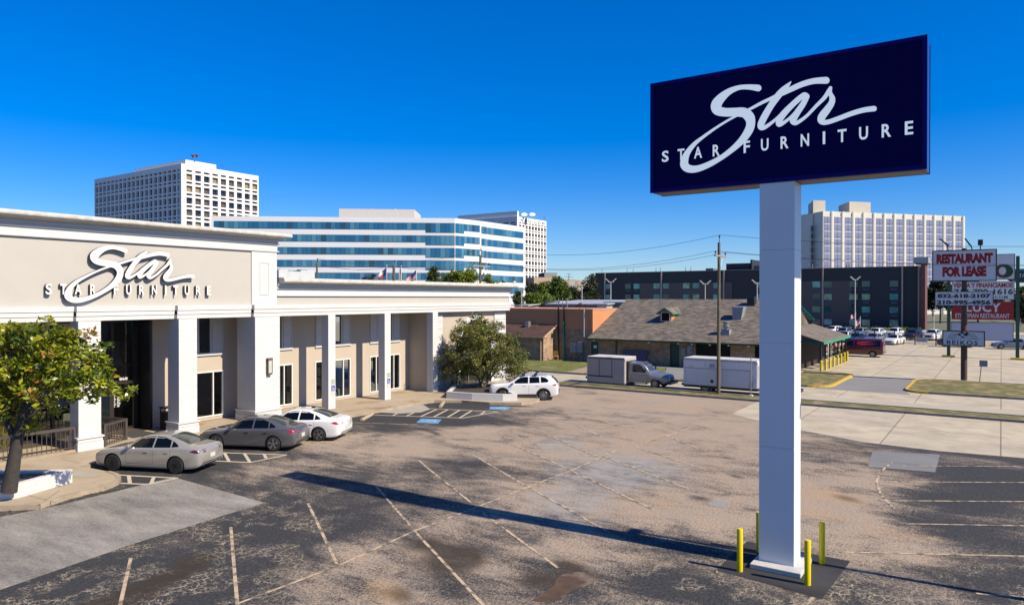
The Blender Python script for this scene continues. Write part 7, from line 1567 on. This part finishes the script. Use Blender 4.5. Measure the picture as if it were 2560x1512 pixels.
# low metal sheds and pale blocks behind the orange hall
M_shed = mat('shed_blue', (.115, .16, .235), .6, var=.12, vs=.4); M_shedr = mat('shed_roof', (.50, .52, .56), .5, var=.08); M_shedw = mat('shed_white', (.60, .58, .54), .6, var=.08)
def shed(label, pl_, pr_2, yt, X, wm, door=None, dpt=10, roofpx=None):
    y1 = float(PXp(pl_, 760, X)[1]); y0 = float(PXp(pr_2, 760, X)[1]); zt2 = float(PXp((pl_+pr_2)/2, yt, X)[2]); t = thing('metal_shed', label, 'shed', (X+dpt/2, (y0+y1)/2, 0), group='metal sheds behind the orange hall')
    MB().box(X, X+dpt, y0, y1, 0, zt2).build('wall', wm, t); r_ = roofpx or .5
    MB().add([(X-.5, y0-.4, zt2-.05), (X-.5, y1+.4, zt2-.05), (X+dpt, y1+.4, zt2+r_), (X+dpt, y0-.4, zt2+r_), (X-.5, y0-.4, zt2+.1), (X-.5, y1+.4, zt2+.1), (X+dpt, y1+.4, zt2+r_+.15), (X+dpt, y0-.4, zt2+r_+.15)], [(0, 3, 2, 1), (4, 5, 6, 7), (0, 1, 5, 4), (1, 2, 6, 5), (2, 3, 7, 6), (3, 0, 4, 7)]).build('roof', M_shedr, t)
    g = MB()
    for y in np.arange(y0+.3, y1, .9): g.box(X-.03, X-.002, y-.03, y+.03, 0, zt2)
    g.build('panel_ribs', wm, t)
    if door: a_ = float(PXp(door[0], 760, X)[1]); b_ = float(PXp(door[1], 760, X)[1]); MB().box(X-.06, X-.031, b_, a_, 0, zt2-.5).build('door', door[2], t)
shed('pale grey shed end just right of the store wing', 1286, 1320, 764, 96, M_shedw, (1284, 1294, M_dark), roofpx=.55)
shed('long blue-grey shed with a white door behind the orange hall', 1322, 1399, 755, 100, M_shed, (1336, 1343, M_shedw), roofpx=.02); shed('blue shed with a pale overhanging roof behind the two floodlights', 1371, 1494, 761, 97, M_shed, (1404, 1424, M_dark), roofpx=.55)
shed('white shed end under the pale roof at the corner of the orange hall', 1493, 1516, 761, 96.5, M_shedw, roofpx=.5); shed('dark blue shed strip left of the restaurant ridge', 1518, 1590, 756, 99, M_shed, roofpx=.02)
def block(name, label, pl_, pr_2, yt, d, m_, side_px=None, m2=None, wins=()):
    a_ = PD(pl_, 700, d)[:2]; b_ = PD(pr_2, 700, d)[:2]; z_ = float(PD(pl_, yt, d)[2]); t = thing(name, label, 'building', (float(a_[0]), float(a_[1]), 0)); bk_ = fw[:2]*18
    MB().prism([tuple(a_), tuple(b_), tuple(b_+bk_), tuple(a_+bk_)], 0, z_).build('wall', m_, t)
    if side_px: c_ = PD(side_px, 700, d+6)[:2]; MB().prism([tuple(c_), tuple(a_-fw[:2]*.02), tuple(a_+bk_), tuple(c_+bk_)], 0, z_-.02).build('side_wall', m2 or m_, t)
    u_ = (b_-a_)/np.linalg.norm(b_-a_); n_2 = -fw[:2]*.15
    for (x0, x1, y0, y1) in wins:
        p_ = PD(x0, 700, d-.2)[:2]; q_ = PD(x1, 700, d-.2)[:2]; zz0 = float(PD(x0, y1, d-.2)[2]); zz1 = float(PD(x0, y0, d-.2)[2]); MB().quad((*p_, zz0), (*q_, zz0), (*q_, zz1), (*p_, zz1)).build('window', M_teg[2], t)
    return t
M_peach = mat('peach_wall', (.62, .46, .32), .8, var=.05, vs=.1); M_sage = mat('sage_wall', (.42, .48, .42), .8, var=.05, vs=.1); M_navyb = mat('navy_wall', (.05, .065, .10), .8, var=.05)
block('peach_building', 'peach walled block with a dark side wall right of the white office', 1335, 1381, 693, 250, M_peach, 1316, M_navyb, ((1349, 1356, 708, 712), (1363, 1370, 708, 714)))
block('sage_building', 'pale sage green block rising behind the peach building', 1361, 1393, 681.5, 300, M_sage, 1350, M_navyb)
tb3 = block('cream_building', 'long cream and peach banded building behind the trees', 1399, 1470, 700, 280, mat('cream_wall', (.68, .62, .52), .8, var=.04, vs=.1), None, None, tuple((x, x+2.4, 713, 718) for x in (1427, 1434, 1444, 1451)))
for x0, x1 in ((1412, 1423), (1440, 1447)): p_ = PD(x0, 700, 279.9)[:2]; q_ = PD(x1, 700, 279.9)[:2]; zz1 = float(PD(x0, 700.3, 279.9)[2]); MB().quad((*p_, 0), (*q_, 0), (*q_, zz1), (*p_, zz1)).build('peach_band', M_peach, tb3)
pt = PD(1422, 683, 900); tw = thing('transmission_pylon', 'distant lattice power pylon on the horizon', 'pylon', (pt[0], pt[1], 0)); m = MB(); zt3 = pt[2]; u3 = np.array([rt[0], rt[1], 0])
for s_ in (-1, 1): m.tube([np.array([pt[0], pt[1], 0])+u3*s_*5, np.array([pt[0], pt[1], zt3*.6])+u3*s_*1.2, np.array([pt[0], pt[1], zt3])], .28, 4)
for f_, w_ in ((.78, 8), (.88, 6), (.97, 3)): m.tube([np.array([pt[0], pt[1], zt3*f_])-u3*w_, np.array([pt[0], pt[1], zt3*f_])+u3*w_], .25, 4)
for k in range(7):
    z_ = zt3*k/8; w_ = 5-4*k/6; m.tube([np.array([pt[0], pt[1], z_])-u3*w_, np.array([pt[0], pt[1], z_+zt3/8])+u3*w_*.85], .2, 4); m.tube([np.array([pt[0], pt[1], z_])+u3*w_, np.array([pt[0], pt[1], z_+zt3/8])-u3*w_*.85], .2, 4)
m.build('lattice', mat('lattice_steel', (.25, .29, .34), .7), tw)
# ================================================================== TREES
L_mag = [leafmat('magnolia_leaf', (.25, .31, .018), .28, .28), leafmat('magnolia_leaf_bright', (.46, .48, .03), .3, .33), leafmat('magnolia_leaf_dark', (.10, .16, .015), .26, .22), leafmat('magnolia_leaf_old', (.40, .17, .02), .5, .2)]
L_myr = [leafmat('olive_leaf', (.20, .20, .04), .5, .28), leafmat('olive_leaf_light', (.36, .34, .08), .5, .3), leafmat('olive_leaf_dark', (.09, .11, .025), .5, .2), leafmat('olive_leaf_green', (.13, .21, .02), .5, .25)]
L_brt = [leafmat('bright_leaf', (.16, .24, .015), .5, .3), leafmat('bright_leaf_light', (.28, .36, .025), .5, .3), leafmat('bright_leaf_mid', (.09, .16, .015), .5, .25)]
L_oak = [leafmat('oak_leaf', (.035, .050, .018), .55, .15), leafmat('oak_leaf_light', (.07, .085, .03), .55, .2), leafmat('oak_leaf_dark', (.02, .03, .012), .55, .1)]
M_bark = mat('bark', (.055, .047, .042), .9, var=.35, vs=8, bump=.5, bs=30); M_twig = mat('twig', (.24, .215, .19), .9, var=.3, vs=10)
def leaves(name, clumps, per, lsz, asp, mats_, wts, parent, spread=.33, upb=.5, cut=None):
    """clumps: (x,y,z,r); leaf-sized quads (a folded diamond) scattered through each clump"""
    V = []; F = []; MI = []; nv = 0
    for (cx, cy, cz, cr) in clumps:
        n = int(per*(cr/.5)**2)+4
        p = rng.normal(size=(n, 3)); p /= np.linalg.norm(p, axis=1)[:, None]+1e-9; p *= (rng.random((n, 1))**.45)*cr; p[:, 2] *= .75
        c = p+np.array([cx, cy, cz]); mi_c = rng.choice(len(mats_), p=wts)
        d = rng.normal(size=(n, 3)); d[:, 2] *= .6; d += p/cr*.8; d /= np.linalg.norm(d, axis=1)[:, None]
        nrm = rng.normal(size=(n, 3)); nrm[:, 2] += upb; nrm -= d*(nrm*d).sum(1)[:, None]; nrm /= np.linalg.norm(nrm, axis=1)[:, None]; s = np.cross(d, nrm)
        L_ = lsz*(.65+.7*rng.random((n, 1))); w_ = L_*asp*.5
        a = c-d*L_*.5; b = c+s*w_-nrm*w_*.25; e = c+d*L_*.5; f = c-s*w_-nrm*w_*.25
        Q = np.stack([a, b, e, f], 1).reshape(-1, 3); V.append(Q); idx = nv+np.arange(n*4).reshape(n, 4); F.append(idx); nv += 4*n
        m_ = np.where(rng.random(n) < .62, mi_c, rng.choice(len(mats_), size=n, p=wts)); MI.append(m_)
    V = np.concatenate(V); F = np.concatenate(F); MI = np.concatenate(MI)
    if parent is not None:
        l = root_of(parent).location; V = V-np.array([l.x, l.y, l.z])
    me = bpy.data.meshes.new(name); me.vertices.add(len(V)); me.vertices.foreach_set('co', V.ravel().astype(np.float32))
    me.loops.add(F.size); me.loops.foreach_set('vertex_index', F.ravel().astype(np.int32)); me.polygons.add(len(F)); me.polygons.foreach_set('loop_start', (np.arange(len(F))*4).astype(np.int32)); 
    for m in mats_: me.materials.append(m)
    me.polygons.foreach_set('material_index', MI.astype(np.int32)); me.update(calc_edges=True); me.validate()
    o = bpy.data.objects.new(name, me); COL.objects.link(o); o.parent = parent; return o
def blob_clumps(blobs, n, rmin, rmax, shell=.55):
    """clump centres spread through a set of ellipsoids (x,y,z,rx,ry,rz), denser towards the outside"""
    out_ = []; vol = np.array([b[3]*b[4]*b[5] for b in blobs]); pr = vol/vol.sum()
    for _ in range(n):
        b = blobs[rng.choice(len(blobs), p=pr)]; d = rng.normal(size=3); d /= np.linalg.norm(d); r_ = (shell+(1-shell)*rng.random())**1.0 if rng.random() < .75 else rng.random()*.8
        out_.append((b[0]+d[0]*b[3]*r_, b[1]+d[1]*b[4]*r_, b[2]+d[2]*b[5]*r_, rmin+(rmax-rmin)*rng.random()))
    return out_
def limbs(mb, starts, clumps, k, r0, wob=.25):
    ids = rng.choice(len(clumps), size=min(k, len(clumps)), replace=False)
    for i in ids:
        c = np.array(clumps[i][:3]); s = np.array(min(starts, key=lambda q: np.linalg.norm(np.array(q)-c)-.3*q[2])); mid = s*.45+c*.55+rng.normal(size=3)*wob*np.linalg.norm(c-s)*.35; mid[2] -= .08*np.linalg.norm(c-s)
        P = catmull([s, s*.75+mid*.25+rng.normal(size=3)*.04, mid, c], 4); mb.tube(P, list(np.linspace(r0, r0*.18, len(P))), 6)
def pxblob(px, py, d, rpx_w, rpx_h, depth=None):
    """ellipsoid whose picture is rpx_w x rpx_h at distance d"""
    c = PD(px, py, d); s = d/FPX; return (c[0], c[1], c[2], rpx_w*s if depth is None else depth, rpx_w*s if depth is None else depth, rpx_h*s)
# magnolia at the left edge
base = G(22, 1225, .5); dm = float((np.array([base[0], base[1], .5])-CP)@fw)
tm = thing('magnolia_tree', 'glossy green magnolia with some orange leaves leaning over the left planter', 'tree', (base[0], base[1], .5))
crownb = [pxblob(60, 905, dm+.2, 112, 92, 1.45), pxblob(170, 900, dm+.1, 82, 84, 1.15), pxblob(-40, 930, dm, 90, 110, 1.3), pxblob(215, 945, dm-.1, 60, 70, .9), pxblob(60, 1075, dm+.4, 36, 22, .5), pxblob(120, 985, dm+.1, 80, 48, 1.0), pxblob(20, 850, dm+.3, 75, 52, 1.0), pxblob(285, 972, dm, 42, 36, .5), pxblob(225, 890, dm, 40, 40, .6), pxblob(100, 1040, dm+.2, 38, 26, .5), pxblob(30, 1010, dm+.1, 70, 42, .9), pxblob(50, 1052, dm+.3, 50, 26, .6), pxblob(-25, 1040, dm+.2, 45, 40, .7), pxblob(110, 850, dm+.2, 90, 50, 1.0)]
cl = blob_clumps(crownb, 380, .20, .36, .5)
leaves('crown', cl, 85, .20, .42, L_mag, [.42, .33, .21, .04], tm, upb=.8)
tk = MB(); f0 = np.array([base[0], base[1], .45]); f1 = PD(42, 1110, dm); f2 = PD(70, 1040, dm); f3 = PD(60, 960, dm); f4 = PD(150, 960, dm)
tk.tube(catmull([f0, f0*.5+f1*.5, f1, f2*.6+f3*.4], 5), list(np.linspace(.24, .13, 16)), 10); tk.tube(catmull([f1, f2*.5+f1*.5+(0, 0, .05), f4, PD(230, 930, dm)], 5), list(np.linspace(.12, .03, 16)), 8); tk.tube(catmull([f1, PD(10, 1040, dm), PD(-30, 960, dm)], 5), list(np.linspace(.12, .05, 11)), 8)
tk.build('trunk', M_bark, tm, smooth=True)
lb = MB(); limbs(lb, [tuple(f3), tuple(f4), tuple(PD(200, 940, dm)), tuple(PD(20, 900, dm)), tuple(PD(100, 900, dm))], cl, 90, .028); lb.build('branches', M_twig, tm, smooth=True)
gy = G(6, 1120, .15); tg = thing('grass_tuft', 'yellow-green ornamental grass clump at the very left edge', 'plant', (gy[0], gy[1]+.4, .15)); m = MB()
for k in range(160):
    a = rng.random()*6.3; l = .6+.9*rng.random(); o_ = np.array([gy[0]+rng.normal()*.15, gy[1]+.4+rng.normal()*.15, .15]); e_ = o_+np.array([math.cos(a)*l*.55, math.sin(a)*l*.55, l*1.1]); mid = o_*.5+e_*.5+np.array([0, 0, .2]); q = np.array([-math.sin(a), math.cos(a), 0])*.014
    m.add([tuple(o_-q), tuple(o_+q), tuple(mid+q), tuple(e_), tuple(mid-q)], [(0, 1, 2, 4), (4, 2, 3)])
m.build('blades', leafmat('straw_leaf', (.30, .28, .07), .6, .3), tg)
# bushy tree by the arched door
b2 = np.array([40.74, 30.09, .46]); d2 = float((b2-CP)@fw); tm2 = thing('bushy_tree', 'olive green multi-stemmed tree in the low planter by the arched shop door', 'tree', tuple(b2))
cb = [pxblob(1205, 868, d2, 100, 76, 2.5), pxblob(1140, 890, d2-.2, 52, 60, 1.4), pxblob(1282, 898, d2, 46, 62, 1.3), pxblob(1190, 825, d2, 60, 38, 1.5), pxblob(1215, 912, d2-.3, 74, 34, 1.8), pxblob(1135, 925, d2, 42, 36, 1.1), pxblob(1262, 850, d2+.2, 40, 44, 1.2), pxblob(1150, 935, d2-.2, 34, 28, .9), pxblob(1290, 930, d2, 26, 30, .8)]
cl2 = blob_clumps(cb, 520, .22, .42, .55)
leaves('crown', cl2, 170, .125, .5, L_myr, [.40, .24, .22, .14], tm2, upb=.4)
tk = MB(); st = []
for px, py, px2 in ((1196, 945, 1170), (1207, 945, 1205), (1222, 942, 1245), (1230, 940, 1265)):
    p0 = b2+np.array([rng.normal()*.09, rng.normal()*.09, 0]); p1 = PD(px, py, d2-.05); p2 = PD(px2, 885, d2+rng.normal()*.3); tk.tube(catmull([p0, p0*.5+p1*.5+rng.normal(size=3)*.03, p1, p2], 5), list(np.linspace(.11, .045, 16)), 8); st.append(tuple(p2)); st.append(tuple(p1))
tk.build('trunk', mat('grey_bark', (.15, .13, .115), .9, var=.3, vs=8, bump=.4), tm2, smooth=True)
lb = MB(); limbs(lb, st, cl2, 70, .03); lb.build('branches', M_twig, tm2, smooth=True)
for px, lb_ in ((1190, 'left thin dark stake beside the bushy tree'), (1227, 'right thin dark stake beside the bushy tree')):
    p = PD(px, 980, d2-.6); s_ = MB().tube([(p[0], p[1], .46), (p[0]+.03, p[1], 2.15)], .02, 6); solo('tree_stake', lb_, 'stake', s_, M_black, 'stakes beside the bushy tree')
# trees beyond
def far_tree(label, blobs, mats_, wts, n, rmin, rmax, per, lsz, name='broadleaf_tree', grp='trees beyond the store', tr=.22):
    c = np.mean(np.array(blobs), 0); t = thing(name, label, 'tree', (c[0], c[1], 0), group=grp); cl_ = blob_clumps(blobs, n, rmin, rmax, .6)
    leaves('crown', cl_, per, lsz, .6, mats_, wts, t, upb=.5); m = MB(); m.tube([(c[0], c[1], 0), (c[0]+.1, c[1], c[2]*.5), (c[0], c[1], c[2])], [tr, tr*.8, tr*.4], 8); limbs(m, [(c[0], c[1], c[2]*.6)], cl_, 14, tr*.35); m.build('trunk', M_bark, t); return t
W3 = [.42, .33, .25]
far_tree('narrow dark green tree rising over the store wing', [pxblob(1084, 690, 112, 13, 14), pxblob(1085, 672, 112, 6, 12), pxblob(1083, 708, 112, 14, 16)], [L_oak[1], L_brt[2], L_oak[0]], W3, 90, .4, .7, 22, .30, 'narrow_tree')
far_tree('rounded bright green tree right behind the store parapet', [pxblob(1150, 693, 108, 30, 16), pxblob(1178, 690, 108, 22, 16), pxblob(1115, 698, 108, 16, 12), pxblob(1150, 712, 108, 36, 16)], L_brt, W3, 190, .4, .75, 24, .32)
far_tree('thin bright green tree right of the crossarmed pole', [pxblob(1220, 696, 104, 14, 12), pxblob(1212, 684, 104, 6, 8), pxblob(1242, 703, 104, 8, 5), pxblob(1225, 712, 104, 12, 10)], L_brt, W3, 50, .3, .5, 20, .28)
far_tree('feathery yellow-green tree, tallest right of the store wing', [pxblob(1398, 722, 128, 22, 26), pxblob(1392, 702, 128, 10, 12), pxblob(1372, 728, 128, 14, 22), pxblob(1412, 738, 128, 14, 18)], [L_brt[0], L_brt[2], L_oak[1]], W3, 220, .4, .8, 24, .34)
far_tree('pointed green tree left of the feathery one', [pxblob(1355, 730, 126, 14, 22), pxblob(1356, 712, 126, 7, 10), pxblob(1350, 745, 126, 18, 14)], [L_brt[0], L_brt[2], L_brt[1]], W3, 120, .4, .7, 24, .32)
far_tree('low bright green shrub tree over the shed roofs', [pxblob(1335, 742, 118, 22, 11), pxblob(1365, 747, 118, 22, 9), pxblob(1308, 749, 118, 12, 8), pxblob(1345, 754, 118, 30, 8)], L_brt, [.35, .45, .2], 160, .35, .6, 24, .28)
far_tree('dark green tree beside the store wing end', [pxblob(1292, 745, 116, 10, 14), pxblob(1298, 755, 116, 10, 10)], [L_brt[2], L_oak[1], L_oak[0]], W3, 60, .4, .6, 22, .30)
far_tree('grey-green tree before the dark side wall', [pxblob(1327, 722, 150, 13, 12), pxblob(1342, 724, 150, 10, 12)], L_oak, [.3, .5, .2], 70, .5, .8, 22, .34)
far_tree('dark oak left of the white floodlight pole', [pxblob(1430, 735, 140, 16, 20), pxblob(1445, 742, 140, 12, 14), pxblob(1420, 748, 140, 16, 10)], L_oak, W3, 120, .5, .9, 24, .36)
far_tree('large dark oak touching the left end of the dark hotel', [pxblob(1473, 722, 150, 16, 26), pxblob(1482, 702, 150, 9, 12), pxblob(1464, 742, 150, 22, 16), pxblob(1486, 735, 150, 10, 26)], L_oak, W3, 200, .5, .95, 24, .38)
far_tree('dark oak between the dark hotel and the lease sign', [pxblob(2335, 745, 190, 22, 34), pxblob(2350, 720, 190, 20, 22), pxblob(2368, 740, 190, 18, 34)], L_oak, W3, 220, .7, 1.2, 24, .46, grp='oaks behind the car lot')
far_tree('dark oak behind the phone number board', [pxblob(2420, 735, 200, 36, 36), pxblob(2470, 745, 200, 36, 36)], L_oak, W3, 180, .8, 1.3, 24, .5, grp='oaks behind the car lot')
far_tree('oak at the right edge beyond the green post', [pxblob(2552, 770, 190, 26, 34), pxblob(2535, 690, 230, 16, 12), pxblob(2558, 735, 200, 14, 22)], [L_oak[0], L_oak[1], L_brt[2]], W3, 160, .7, 1.2, 24, .46, grp='oaks behind the car lot')
def hedge(label, px0, px1, pyt, X, mats_, wts, n):
    y0 = float(PXp(px1, 830, X)[1]); y1 = float(PXp(px0, 830, X)[1]); zt_ = float(PXp((px0+px1)/2, pyt, X)[2]); t = thing('hedge', label, 'hedge', (X, (y0+y1)/2, 0)); cl_ = [(X+rng.normal()*.5, y0+(y1-y0)*rng.random(), max(.3, zt_*rng.random()**.5-.35), .35+.3*rng.random()) for _ in range(n)]
    leaves('foliage', cl_, 26, .26, .6, mats_, wts, t)
hedge('dark clipped hedge at the foot of the dark hotel', 2070, 2300, 815, 152, [L_oak[0], L_oak[1], L_brt[2]], [.5, .2, .3], 260); hedge('sunlit green hedge behind the parked SUVs', 2150, 2260, 817, 149, L_brt, [.3, .5, .2], 130)
pp_ = G(2101, 893); tp = thing('potted_shrub', 'small bright green shrub at the nose of the red van', 'plant', (pp_[0], pp_[1]+.3, 0)); leaves('foliage', [(pp_[0]+rng.normal()*.25, pp_[1]+.3+rng.normal()*.25, .9+rng.normal()*.3, .3) for _ in range(16)], 34, .18, .5, L_brt, [.3, .5, .2], tp)
MB().lathe((pp_[0], pp_[1]+.3, 0), (0, 0, 1), [(0, .28), (.5, .36), (.52, .30)], 14).build('pot', M_clad, tp)
